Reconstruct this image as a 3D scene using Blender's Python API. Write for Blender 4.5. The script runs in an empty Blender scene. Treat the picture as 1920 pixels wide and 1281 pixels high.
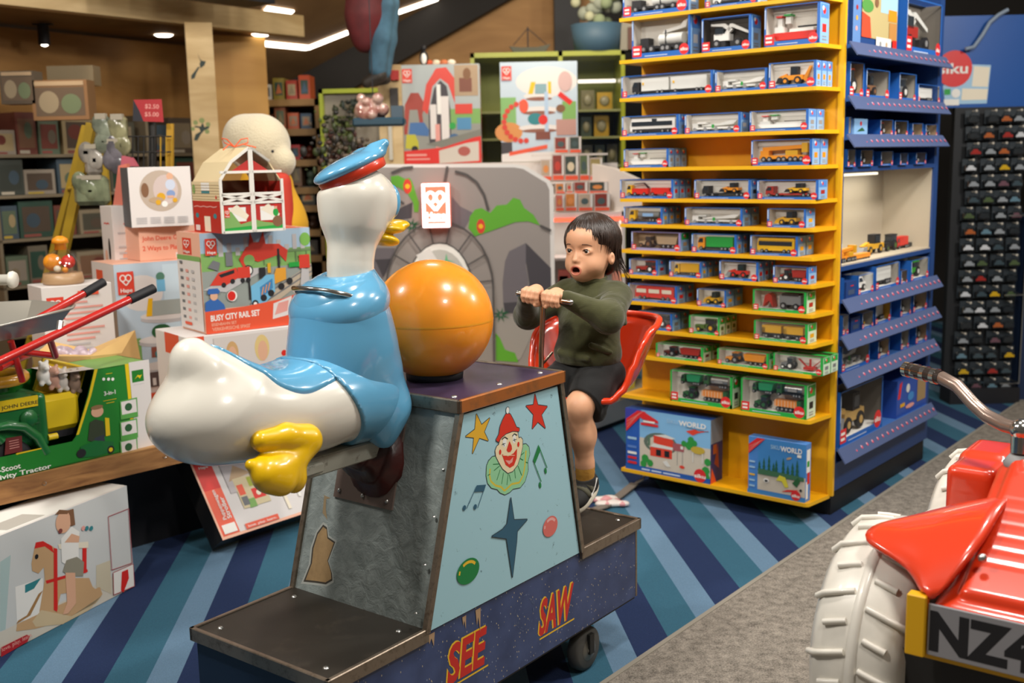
import bpy, math, random
import numpy as np
from mathutils import Matrix, Vector
SC = bpy.context.scene
COL = SC.collection
PI = math.pi
rnd = random.Random(7)

# ------------------------------------------------------------------ camera
FPX = 2044.0
PITCH = math.radians(9.39); ROLL = math.radians(-1.199); CAMH = 1.6
_r0 = Vector((1, 0, 0)); _u0 = Vector((0, math.sin(PITCH), math.cos(PITCH))); DIR = Vector((0, math.cos(PITCH), -math.sin(PITCH)))
RIGHT = _r0*math.cos(ROLL)+_u0*math.sin(ROLL); UP = _u0*math.cos(ROLL)-_r0*math.sin(ROLL)
CAM0 = Vector((0, 0, CAMH))
cd = bpy.data.cameras.new('camera'); cam = bpy.data.objects.new('camera', cd); COL.objects.link(cam)
cd.sensor_width = 36; cd.lens = 36*FPX/1920; cd.clip_start = .05; cd.clip_end = 60
mw = Matrix.Identity(4)
for i, v in enumerate((RIGHT, UP, -DIR)):
    for j in range(3): mw[j][i] = v[j]
for j in range(3): mw[j][3] = CAM0[j]
cam.matrix_world = mw
SC.camera = cam
cd.dof.use_dof = True; cd.dof.focus_distance = 3.0; cd.dof.aperture_fstop = 3.2

# ------------------------------------------------------------------ world, lamps, exposure
SC.view_settings.view_transform = 'Standard'; SC.view_settings.look = 'None'
SC.view_settings.exposure = -.1; SC.view_settings.gamma = 1.0; SC.view_settings.use_curve_mapping = False
w = bpy.data.worlds.new('shop_air'); SC.world = w; w.use_nodes = True
w.node_tree.nodes['Background'].inputs[0].default_value = (.80, .72, .62, 1)
w.node_tree.nodes['Background'].inputs[1].default_value = .16
def lamp(name, loc, aim, power, size=.3, size_y=None, color=(1, .945, .875), kind='AREA', spread=180):
    l = bpy.data.lights.new(name, kind); l.energy = power; l.color = color
    if kind == 'AREA':
        l.size = size
        if size_y: l.shape = 'RECTANGLE'; l.size_y = size_y
        l.spread = math.radians(spread)
    else:
        l.shadow_soft_size = size
        if kind == 'SPOT': l.spot_size = math.radians(spread); l.spot_blend = .6
    o = bpy.data.objects.new(name, l); COL.objects.link(o); o.location = loc
    d = Vector(aim)-Vector(loc)
    o.rotation_euler = d.to_track_quat('-Z', 'Y').to_euler()
    return o
lamp('ceiling_lamp_duck', (-1.37, 1.85, 3.3), (-.3, 3.0, 1.0), 60, .22)
lamp('ceiling_lamp_ride', (.75, 2.5, 3.3), (.3, 3.4, .8), 42, .3)
lamp('ceiling_lamp_stand', (2.0, 3.3, 3.3), (1.4, 5.2, 1.0), 60, .3)
lamp('added_fill_side_tiers', (3.4, 3.9, 3.0), (1.9, 5.2, .9), 58, .4)  # unseen fill light, added to brighten the boxes on the blue side tiers
lamp('ceiling_lamp_tractor', (1.2, .9, 3.3), (1.3, 1.9, .3), 34, .4)
lamp('ceiling_lamp_table', (-2.3, 3.0, 3.3), (-2.0, 4.6, .8), 46, .3)
lamp('ceiling_lamp_shelves', (-3.0, 5.8, 3.2), (-3.2, 7.6, 1.4), 34, .3, color=(1, .86, .68))
lamp('ceiling_lamp_centre', (-.3, 5.0, 3.2), (-.1, 6.4, 1.0), 38, .4)
lamp('ceiling_lamp_back', (.3, 6.9, 3.3), (.6, 8.6, 1.8), 38, .5, color=(1, .86, .66))

# ------------------------------------------------------------------ materials
def lin(c):
    if isinstance(c, str):
        c = c.lstrip('#'); c = [int(c[i:i+2], 16)/255 for i in (0, 2, 4)]
    return tuple(((x/12.92) if x <= .04045 else ((x+.055)/1.055)**2.4) for x in c)
MATS = {}
def mat(hexc, rough=.5, metal=0, emit=0, coat=0, alpha=1, noise=0, nscale=30, bump=0, bscale=60, name=None, spec=.5, sheen=0, noise2=None):
    key = (hexc, rough, metal, emit, coat, alpha, noise, nscale, bump, bscale, name, spec, sheen, noise2)
    if key in MATS: return MATS[key]
    m = bpy.data.materials.new(name or 'm_'+str(hexc).strip('#')); m.use_nodes = True
    nt = m.node_tree; b = nt.nodes['Principled BSDF']; c = lin(hexc)
    b.inputs['Base Color'].default_value = (*c, 1); b.inputs['Roughness'].default_value = rough; b.inputs['Metallic'].default_value = metal
    b.inputs['Specular IOR Level'].default_value = spec
    if coat: b.inputs['Coat Weight'].default_value = coat; b.inputs['Coat Roughness'].default_value = .06
    if sheen: b.inputs['Sheen Weight'].default_value = sheen
    if emit: b.inputs['Emission Color'].default_value = (*c, 1); b.inputs['Emission Strength'].default_value = emit
    if alpha < 1: b.inputs['Alpha'].default_value = alpha
    if noise or bump:
        tc = nt.nodes.new('ShaderNodeTexCoord')
    if noise:
        n = nt.nodes.new('ShaderNodeTexNoise'); n.inputs['Scale'].default_value = nscale; n.inputs['Detail'].default_value = 5
        nt.links.new(tc.outputs['Object'], n.inputs['Vector'])
        r = nt.nodes.new('ShaderNodeValToRGB'); r.color_ramp.elements[0].position = .38; r.color_ramp.elements[1].position = .64
        c2 = lin(noise2) if noise2 else tuple(x*(1-noise) for x in c)
        r.color_ramp.elements[0].color = (*c2, 1); r.color_ramp.elements[1].color = (*(c if noise2 else tuple(min(1, x*(1+noise*.4)) for x in c)), 1)
        nt.links.new(n.outputs['Fac'], r.inputs['Fac']); nt.links.new(r.outputs['Color'], b.inputs['Base Color'])
    if bump:
        n = nt.nodes.new('ShaderNodeTexNoise'); n.inputs['Scale'].default_value = bscale; n.inputs['Detail'].default_value = 6
        nt.links.new(tc.outputs['Object'], n.inputs['Vector'])
        bp = nt.nodes.new('ShaderNodeBump'); bp.inputs['Strength'].default_value = bump; bp.inputs['Distance'].default_value = .01
        nt.links.new(n.outputs['Fac'], bp.inputs['Height']); nt.links.new(bp.outputs['Normal'], b.inputs['Normal'])
    MATS[key] = m
    return m
def nodes_of(name):
    m = bpy.data.materials.new(name); m.use_nodes = True
    nt = m.node_tree; return m, nt, nt.nodes['Principled BSDF']
def ramp(nt, stops, interp='CONSTANT'):
    r = nt.nodes.new('ShaderNodeValToRGB'); cr = r.color_ramp; cr.interpolation = interp
    while len(cr.elements) < len(stops): cr.elements.new(.5)
    for e, (p, c) in zip(cr.elements, stops): e.position = p; e.color = (*lin(c), 1)
    return r
def wood_mat(name, c1, c2, scale=(2, 2, 30), rough=.55):
    m, nt, b = nodes_of(name); tc = nt.nodes.new('ShaderNodeTexCoord'); mp = nt.nodes.new('ShaderNodeMapping')
    mp.inputs['Scale'].default_value = scale
    n = nt.nodes.new('ShaderNodeTexNoise'); n.inputs['Scale'].default_value = 1; n.inputs['Detail'].default_value = 7; n.inputs['Distortion'].default_value = .6
    nt.links.new(tc.outputs['Object'], mp.inputs['Vector']); nt.links.new(mp.outputs['Vector'], n.inputs['Vector'])
    r = ramp(nt, [(.3, c1), (.7, c2)], 'LINEAR'); nt.links.new(n.outputs['Fac'], r.inputs['Fac']); nt.links.new(r.outputs['Color'], b.inputs['Base Color'])
    b.inputs['Roughness'].default_value = rough
    return m
def clear_mat(name, tint=(1, 1, 1), gloss=.12, rough=.08):
    m = bpy.data.materials.new(name); m.use_nodes = True; nt = m.node_tree; nt.nodes.clear()
    o = nt.nodes.new('ShaderNodeOutputMaterial'); mx = nt.nodes.new('ShaderNodeMixShader'); t = nt.nodes.new('ShaderNodeBsdfTransparent'); g = nt.nodes.new('ShaderNodeBsdfGlossy')
    t.inputs[0].default_value = (*tint, 1); g.inputs['Roughness'].default_value = rough; mx.inputs[0].default_value = gloss
    nt.links.new(t.outputs[0], mx.inputs[1]); nt.links.new(g.outputs[0], mx.inputs[2]); nt.links.new(mx.outputs[0], o.inputs[0])
    return m
FILM = clear_mat('clear_film', gloss=.07)
# ------------------------------------------------------------------ mesh builder
_tx = {}
def text_geo(s, bold=0.0):
    k = (s, bold)
    if k in _tx: return _tx[k]
    c = bpy.data.curves.new('t', 'FONT'); c.body = s; c.size = 1; c.align_x = 'LEFT'; c.offset = bold; c.resolution_u = 3
    o = bpy.data.objects.new('t', c); COL.objects.link(o)
    bpy.context.view_layer.update()
    dg = bpy.context.evaluated_depsgraph_get(); me = o.evaluated_get(dg).to_mesh()
    v = [(p.co.x, p.co.y) for p in me.vertices]; f = [tuple(p.vertices) for p in me.polygons]
    o.evaluated_get(dg).to_mesh_clear(); COL.objects.unlink(o); bpy.data.objects.remove(o); bpy.data.curves.remove(c)
    xs = [p[0] for p in v] or [0, 1]
    # consistent facing: make every polygon counter-clockwise
    g = []
    for q in f:
        a = sum(v[q[i]][0]*v[q[(i+1) % len(q)]][1]-v[q[(i+1) % len(q)]][0]*v[q[i]][1] for i in range(len(q)))
        g.append(q if a > 0 else q[::-1])
    x0 = min(xs); v = [(p[0]-x0, p[1]) for p in v]
    _tx[k] = (v, g, max(xs)-x0); return _tx[k]

class MB:
    def __init__(s): s.v = []; s.f = []; s.m = []; s.sm = []; s.mats = []; s.T = Matrix.Identity(4)
    def mi(s, m):
        if m not in s.mats: s.mats.append(m)
        return s.mats.index(m)
    def at(s, x=0, y=0, z=0, rz=0, rx=0, ry=0):
        s.T = Matrix.Translation((x, y, z)) @ Matrix.Rotation(rz, 4, 'Z') @ Matrix.Rotation(rx, 4, 'X') @ Matrix.Rotation(ry, 4, 'Y'); return s
    def add(s, vs, fs, m, smooth=False):
        n = len(s.v); T = s.T; s.v += [tuple(T @ Vector(p)) for p in vs]; k = s.mi(m)
        for f in fs: s.f.append(tuple(i+n for i in f)); s.m.append(k); s.sm.append(smooth)
    def box(s, x0, x1, y0, y1, z0, z1, m, bev=0):
        if bev <= 0:
            v = [(x, y, z) for z in (z0, z1) for y in (y0, y1) for x in (x0, x1)]
            s.add(v, [(0, 2, 3, 1), (4, 5, 7, 6), (0, 1, 5, 4), (2, 6, 7, 3), (0, 4, 6, 2), (1, 3, 7, 5)], m); return
        b = min(bev, (x1-x0)*.49, (y1-y0)*.49, (z1-z0)*.49); v = []; idx = {}
        for ix, (X, sx) in enumerate(((x0, 1), (x1, -1))):
            for iy, (Y, sy) in enumerate(((y0, 1), (y1, -1))):
                for iz, (Z, sz) in enumerate(((z0, 1), (z1, -1))):
                    for ax in range(3):
                        p = [X+sx*b, Y+sy*b, Z+sz*b]; p[ax] = (X, Y, Z)[ax]; idx[(ix, iy, iz, ax)] = len(v); v.append(tuple(p))
        f = []
        for ix in (0, 1):
            q = [idx[(ix, a, c, 0)] for a, c in ((0, 0), (1, 0), (1, 1), (0, 1))]; f.append(tuple(q if ix else q[::-1]))
            q = [idx[(a, ix, c, 1)] for a, c in ((0, 0), (1, 0), (1, 1), (0, 1))]; f.append(tuple(q[::-1] if ix else q))
            q = [idx[(a, c, ix, 2)] for a, c in ((0, 0), (1, 0), (1, 1), (0, 1))]; f.append(tuple(q if ix else q[::-1]))
        for a in (0, 1):
            for c in (0, 1):
                for (k0, k1, mk) in ((1, 2, lambda t: (t, a, c)), (0, 2, lambda t: (a, t, c)), (0, 1, lambda t: (a, c, t))):
                    q = [idx[(*mk(0), k0)], idx[(*mk(1), k0)], idx[(*mk(1), k1)], idx[(*mk(0), k1)]]; f.append(tuple(q))
                for e in (0, 1): pass
        for ix in (0, 1):
            for iy in (0, 1):
                for iz in (0, 1): f.append((idx[(ix, iy, iz, 0)], idx[(ix, iy, iz, 1)], idx[(ix, iy, iz, 2)]))
        # fix winding outward
        cx, cy, cz = (x0+x1)/2, (y0+y1)/2, (z0+z1)/2; g = []
        for q in f:
            P = [Vector(v[i]) for i in q]; n = (P[1]-P[0]).cross(P[2]-P[0]); c = sum(P, Vector())/len(P)-Vector((cx, cy, cz))
            g.append(q if n.dot(c) > 0 else q[::-1])
        s.add(v, g, m)
    def prism(s, pts, z0, z1, m, top=None):   # pts ccw in xy
        n = len(pts); v = [(x, y, z0) for x, y in pts]+[(x, y, z1) for x, y in pts]
        s.add(v, [tuple(range(n))[::-1]]+[(i, (i+1) % n, (i+1) % n+n, i+n) for i in range(n)], m)
        s.add([(x, y, z1) for x, y in pts], [tuple(range(n))], top or m)
    def extr(s, pts, a, b, m, axis='y', smooth=False):   # profile extruded along an axis; pts are the other two coords in order
        def P(p, t): return {'x': (t, p[0], p[1]), 'y': (p[0], t, p[1]), 'z': (p[0], p[1], t)}[axis]
        ar = sum(pts[i][0]*pts[(i+1) % len(pts)][1]-pts[(i+1) % len(pts)][0]*pts[i][1] for i in range(len(pts)))
        if (ar < 0) != (axis == 'y'): pts = pts[::-1]
        n = len(pts); v = [P(p, a) for p in pts]+[P(p, b) for p in pts]
        s.add(v, [tuple(range(n))[::-1], tuple(range(n, 2*n))]+[(i, (i+1) % n, (i+1) % n+n, i+n) for i in range(n)], m, smooth)
    def quad(s, a, b, c, d, m): s.add([a, b, c, d], [(0, 1, 2, 3)], m)
    def cyl(s, p, q, r, m, n=14, r2=None, caps=True, smooth=True):
        s.tube([p, q], r, m, n, radii=[r, r if r2 is None else r2], caps=caps, smooth=smooth)
    def tube(s, path, r, m, n=10, radii=None, caps=True, smooth=True, closed=False):
        P = [Vector(p) for p in path]; K = len(P); up = None; rings = []
        for i in range(K):
            if closed: t = (P[(i+1) % K]-P[i-1]).normalized()
            else: t = (P[min(i+1, K-1)]-P[max(i-1, 0)]).normalized()
            if up is None:
                up = t.orthogonal().normalized()
            else:
                up = (up-t*up.dot(t)); up = up.normalized() if up.length > 1e-6 else t.orthogonal().normalized()
            sd = t.cross(up); rr = radii[i] if radii else r
            rings.append([tuple(P[i]+(up*math.cos(2*PI*j/n)+sd*math.sin(2*PI*j/n))*rr) for j in range(n)])
        v = [p for ring in rings for p in ring]; f = []
        for i in range(K if closed else K-1):
            a = i*n; b = ((i+1) % K)*n
            for j in range(n): f.append((a+j, a+(j+1) % n, b+(j+1) % n, b+j))
        s.add(v, f, m, smooth)
        if caps and not closed:
            s.add(rings[0], [tuple(range(n))[::-1]], m); s.add(rings[-1], [tuple(range(n))], m)
    def lathe(s, prof, m, n=28, axis='z', c=(0, 0, 0), smooth=True):
        v = []; f = []; K = len(prof)
        for (r, z) in prof:
            for j in range(n):
                a = 2*PI*j/n; x, y = r*math.cos(a), r*math.sin(a)
                p = {'z': (x, y, z), 'x': (z, x, y), 'y': (y, z, x)}[axis]; v.append((p[0]+c[0], p[1]+c[1], p[2]+c[2]))
        for i in range(K-1):
            for j in range(n): f.append((i*n+j, i*n+(j+1) % n, (i+1)*n+(j+1) % n, (i+1)*n+j))
        s.add(v, f, m, smooth)
    def ball(s, c, r, m, n=16, k=10, rot=None):
        r = (r, r, r) if not hasattr(r, '__len__') else r; v = []; f = []
        for i in range(k+1):
            t = PI*i/k
            for j in range(n):
                a = 2*PI*j/n; p = Vector((r[0]*math.sin(t)*math.cos(a), r[1]*math.sin(t)*math.sin(a), -r[2]*math.cos(t)))
                if rot: p = rot @ p
                v.append((p.x+c[0], p.y+c[1], p.z+c[2]))
        for i in range(k):
            for j in range(n): f.append((i*n+j, i*n+(j+1) % n, (i+1)*n+(j+1) % n, (i+1)*n+j))
        s.add(v, f, m, True)
    def build(s, name, parent=None, bevel=0):
        me = bpy.data.meshes.new(name); me.from_pydata(s.v, [], s.f)
        for m in s.mats: me.materials.append(m)
        me.polygons.foreach_set('material_index', s.m); me.polygons.foreach_set('use_smooth', s.sm)
        me.update(); me.validate()
        o = bpy.data.objects.new(name, me); COL.objects.link(o)
        if parent: o.parent = parent
        if bevel:
            md = o.modifiers.new('b', 'BEVEL'); md.width = bevel; md.segments = 2; md.limit_method = 'ANGLE'
        return o

class Art:
    """flat print on one face; x, y run 0..1 over the face, each call sits a hair above the last"""
    def __init__(s, mb, O, u, v, step=.00012):
        s.mb = mb; s.O = Vector(O); s.u = Vector(u); s.v = Vector(v); s.n = s.u.cross(s.v).normalized(); s.k = 1; s.step = step
        s.W = s.u.length; s.H = s.v.length
    def P(s, x, y): return s.O+s.u*x+s.v*y+s.n*(s.step*s.k)
    def poly(s, pts, m):
        ar = sum(pts[i][0]*pts[(i+1) % len(pts)][1]-pts[(i+1) % len(pts)][0]*pts[i][1] for i in range(len(pts)))
        if ar < 0: pts = pts[::-1]
        s.mb.add([tuple(s.P(*p)) for p in pts], [tuple(range(len(pts)))], m); s.k += 1
    def rect(s, x0, y0, x1, y1, m): s.poly([(x0, y0), (x1, y0), (x1, y1), (x0, y1)], m)
    def ell(s, x, y, rx, ry, m, n=20, a0=0, a1=2*PI, rot=0):
        full = a1-a0 > 6.28; q = []
        for i in range(n if full else n+1):
            t = a0+(a1-a0)*i/n; ex, ey = rx*math.cos(t), ry*math.sin(t)
            q.append((x+(ex*math.cos(rot)*s.W-ey*math.sin(rot)*s.H)/s.W, y+(ex*math.sin(rot)*s.W+ey*math.cos(rot)*s.H)/s.H))
        s.poly(q, m)
    def circ(s, x, y, r, m, n=20):   # r in units of face height
        s.ell(x, y, r*s.H/s.W, r, m, n)
    def line(s, x0, y0, x1, y1, w, m):   # w in metres
        a = s.P(x0, y0); b = s.P(x1, y1); d = (b-a).normalized(); p = s.n.cross(d)*(w/2)
        s.mb.add([tuple(a-p), tuple(b-p), tuple(b+p), tuple(a+p)], [(0, 1, 2, 3)], m); s.k += 1
    def text(s, t, x, y, h, m, w=None, bold=0.01, shear=0, rot=0):   # h cap height as part of face height; w optional width as part of face width
        v, f, L = text_geo(t, bold); sc = h*s.H/.7; sx = sc if w is None else w*s.W/L; u = s.u.normalized(); vv = s.v.normalized()
        o = s.P(x, y); c, n_ = math.cos(rot), math.sin(rot)
        pts = []
        for a, b in v:
            X = a*sx+b*sc*shear; Y = b*sc; X, Y = X*c-Y*n_, X*n_+Y*c; pts.append(tuple(o+u*X+vv*Y))
        s.mb.add(pts, f, m); s.k += 1
    def sub(s, x0, y0, x1, y1):
        a = Art(s.mb, s.O+s.u*x0+s.v*y0, s.u*(x1-x0), s.v*(y1-y0), s.step); a.k = s.k; s.k += 14; return a

def tag(o, label=None, cat=None, group=None, kind=None):
    if label: o['label'] = label
    if cat: o['category'] = cat
    if group: o['group'] = group
    if kind: o['kind'] = kind
    return o
def thing(name, label, cat, loc=(0, 0, 0), rz=0, group=None, rx=0, ry=0):
    o = bpy.data.objects.new(name, None); COL.objects.link(o); o.empty_display_size = .05
    o.location = loc; o.rotation_euler = (rx, ry, rz); return tag(o, label, cat, group)
def copy_thing(root, loc, rz, label, group=None):
    r = root.copy(); COL.objects.link(r); r.location = loc; r.rotation_euler = (0, 0, rz); r['label'] = label
    if group: r['group'] = group
    for ch in root.children:
        c = ch.copy(); COL.objects.link(c); c.parent = r
        for g in ch.children:
            d = g.copy(); COL.objects.link(d); d.parent = c
    return r
def ray(px, py): return DIR+RIGHT*((px-960)/FPX)-UP*((py-640.5)/FPX)
def on_z(px, py, z): r = ray(px, py); return CAM0+r*((z-CAMH)/r.z)
def on_y(px, py, y): r = ray(px, py); return CAM0+r*(y/r.y)
def on_plane(px, py, P, n): r = ray(px, py); return CAM0+r*((Vector(P)-CAM0).dot(n)/r.dot(n))
W_ = mat('#e8e6e0', .6); K_ = mat('#15151a', .6); RED = mat('#d3261c', .45); ORG = mat('#e2572b', .5)
BLU = mat('#1f5fae', .45); GRN = mat('#1f9a3c', .45); YEL = mat('#e9b515', .45); GREY = mat('#8a8a8a', .6); TEAL = mat('#2f7f86', .6)
SKINP = mat('#d9a888', .6); CREAM = mat('#e6dcc6', .6); BRN = mat('#7c5638', .6); LBL = mat('#9fc3dc', .6); DGRN = mat('#22592f', .6); PNK = mat('#dd9a90', .6)
SILV = mat('#b9b9b6', .3, .9); CHROME = mat('#c8c6c2', .16, 1)

# ------------------------------------------------------------------ floor
def carpet():
    m, nt, b = nodes_of('striped_carpet'); tc = nt.nodes.new('ShaderNodeTexCoord'); sx = nt.nodes.new('ShaderNodeSeparateXYZ')
    nt.links.new(tc.outputs['Object'], sx.inputs[0])
    def mth(op, a, c=None):
        n = nt.nodes.new('ShaderNodeMath'); n.operation = op
        for i, q in enumerate((a, c)):
            if q is None: continue
            if isinstance(q, (int, float)): n.inputs[i].default_value = q
            else: nt.links.new(q, n.inputs[i])
        return n.outputs[0]
    s = mth('ADD', sx.outputs[0], mth('MULTIPLY', mth('SUBTRACT', sx.outputs[1], 3.5), .0945))
    t = mth('FRACT', mth('DIVIDE', mth('ADD', s, 10*.3685-.369), .3685))
    r = ramp(nt, [(0, '#29395f'), (.366, '#3d6c83'), (.733, '#6f8fab')])
    nt.links.new(t, r.inputs['Fac'])
    n = nt.nodes.new('ShaderNodeTexNoise'); n.inputs['Scale'].default_value = 260; n.inputs['Detail'].default_value = 3
    nt.links.new(tc.outputs['Object'], n.inputs['Vector'])
    mx = nt.nodes.new('ShaderNodeMix'); mx.data_type = 'RGBA'; mx.blend_type = 'MULTIPLY'; mx.inputs[0].default_value = .55
    nt.links.new(r.outputs['Color'], mx.inputs[6]); nt.links.new(n.outputs['Color'], mx.inputs[7])
    g = nt.nodes.new('ShaderNodeMix'); g.data_type = 'RGBA'; g.blend_type = 'MULTIPLY'
    nt.links.new(mx.outputs[2], b.inputs['Base Color'])
    bw = nt.nodes.new('ShaderNodeRGBToBW'); nt.links.new(n.outputs['Color'], bw.inputs[0]); nt.links.new(bw.outputs[0], mx.inputs[7])
    b.inputs['Roughness'].default_value = .95; b.inputs['Specular IOR Level'].default_value = .15
    bp = nt.nodes.new('ShaderNodeBump'); bp.inputs['Strength'].default_value = .35; bp.inputs['Distance'].default_value = .004
    nt.links.new(n.outputs['Fac'], bp.inputs['Height']); nt.links.new(bp.outputs['Normal'], b.inputs['Normal'])
    return m
def walk_mat():
    m, nt, b = nodes_of('grey_carpet'); tc = nt.nodes.new('ShaderNodeTexCoord')
    n = nt.nodes.new('ShaderNodeTexNoise'); n.inputs['Scale'].default_value = 190; n.inputs['Detail'].default_value = 4
    n2 = nt.nodes.new('ShaderNodeTexNoise'); n2.inputs['Scale'].default_value = 30; n2.inputs['Detail'].default_value = 8
    for q in (n, n2): nt.links.new(tc.outputs['Object'], q.inputs['Vector'])
    a = nt.nodes.new('ShaderNodeMath'); a.operation = 'MULTIPLY_ADD'; a.inputs[1].default_value = .45
    nt.links.new(n2.outputs['Fac'], a.inputs[0]); 
    h = nt.nodes.new('ShaderNodeMath'); h.operation = 'MULTIPLY'; h.inputs[1].default_value = .6; nt.links.new(n.outputs['Fac'], h.inputs[0]); nt.links.new(h.outputs[0], a.inputs[2])
    r = ramp(nt, [(.36, '#55504a'), (.66, '#9a9287')], 'LINEAR'); nt.links.new(a.outputs[0], r.inputs['Fac']); nt.links.new(r.outputs['Color'], b.inputs['Base Color'])
    b.inputs['Roughness'].default_value = .95; b.inputs['Specular IOR Level'].default_value = .15
    bp = nt.nodes.new('ShaderNodeBump'); bp.inputs['Strength'].default_value = .4; bp.inputs['Distance'].default_value = .004
    nt.links.new(n.outputs['Fac'], bp.inputs['Height']); nt.links.new(bp.outputs['Normal'], b.inputs['Normal'])
    return m
mb = MB(); mb.box(-7, 8, -1.5, 11.5, -.05, 0, carpet()); tag(mb.build('floor'), kind='structure')
wd = Vector((math.cos(math.radians(51)), math.sin(math.radians(51)), 0)); wn = Vector((wd.y, -wd.x, 0)); w0 = Vector((.25, 3.15, 0))
A = w0-wd*6; B = w0+wd*9.5
mb = MB(); mb.prism([tuple(p.xy) for p in (A, A+wn*3.2, B+wn*3.2, B)], 0, .004, walk_mat()); tag(mb.build('floor_walkway'), kind='structure')
mb = MB(); q = mat('#8a8478', .8); mb.prism([tuple(p.xy) for p in (A, A+wn*.018, B+wn*.018, B)], .0005, .0065, q); tag(mb.build('trim_1'), kind='structure')
# ------------------------------------------------------------------ toy vehicles (small, but solid)
class VB:
    """draws in a unit box: x 0..1 left to right, z 0..1 up, y 0..1 front to back"""
    def __init__(s, mb, x0, x1, y0, y1, z0, z1): s.mb = mb; s.a = (x0, y0, z0); s.d = (x1-x0, y1-y0, z1-z0)
    def b(s, x0, x1, z0, z1, m, y0=0.1, y1=.9):
        a, d = s.a, s.d; s.mb.box(a[0]+d[0]*x0, a[0]+d[0]*x1, a[1]+d[1]*y0, a[1]+d[1]*y1, a[2]+d[2]*z0, a[2]+d[2]*z1, m)
    def p(s, pts, m, y0=.1, y1=.9):
        a, d = s.a, s.d; s.mb.extr([(a[0]+d[0]*x, a[2]+d[2]*z) for x, z in pts], a[1]+d[1]*y0, a[1]+d[1]*y1, m, 'y')
    def w(s, x, r, m=None, hub=None, z=None):
        a, d = s.a, s.d; R = r*d[2]; c = (a[0]+d[0]*x, a[2]+(R if z is None else z*d[2]))
        for y0, y1 in ((0, .25), (.75, 1)):
            s.mb.cyl((c[0], a[1]+d[1]*y0, c[1]), (c[0], a[1]+d[1]*y1, c[1]), R, m or K_, 10)
        s.mb.cyl((c[0], a[1]-d[1]*.02, c[1]), (c[0], a[1]+d[1]*.03, c[1]), R*.5, hub or GREY, 8)
    def cx(s, x0, x1, z, r, m):
        a, d = s.a, s.d; s.mb.cyl((a[0]+d[0]*x0, a[1]+d[1]*.5, a[2]+d[2]*z), (a[0]+d[0]*x1, a[1]+d[1]*.5, a[2]+d[2]*z), min(r*d[2], d[1]*.48), m, 12)
GLASSM = mat('#2a3138', .15)
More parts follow.
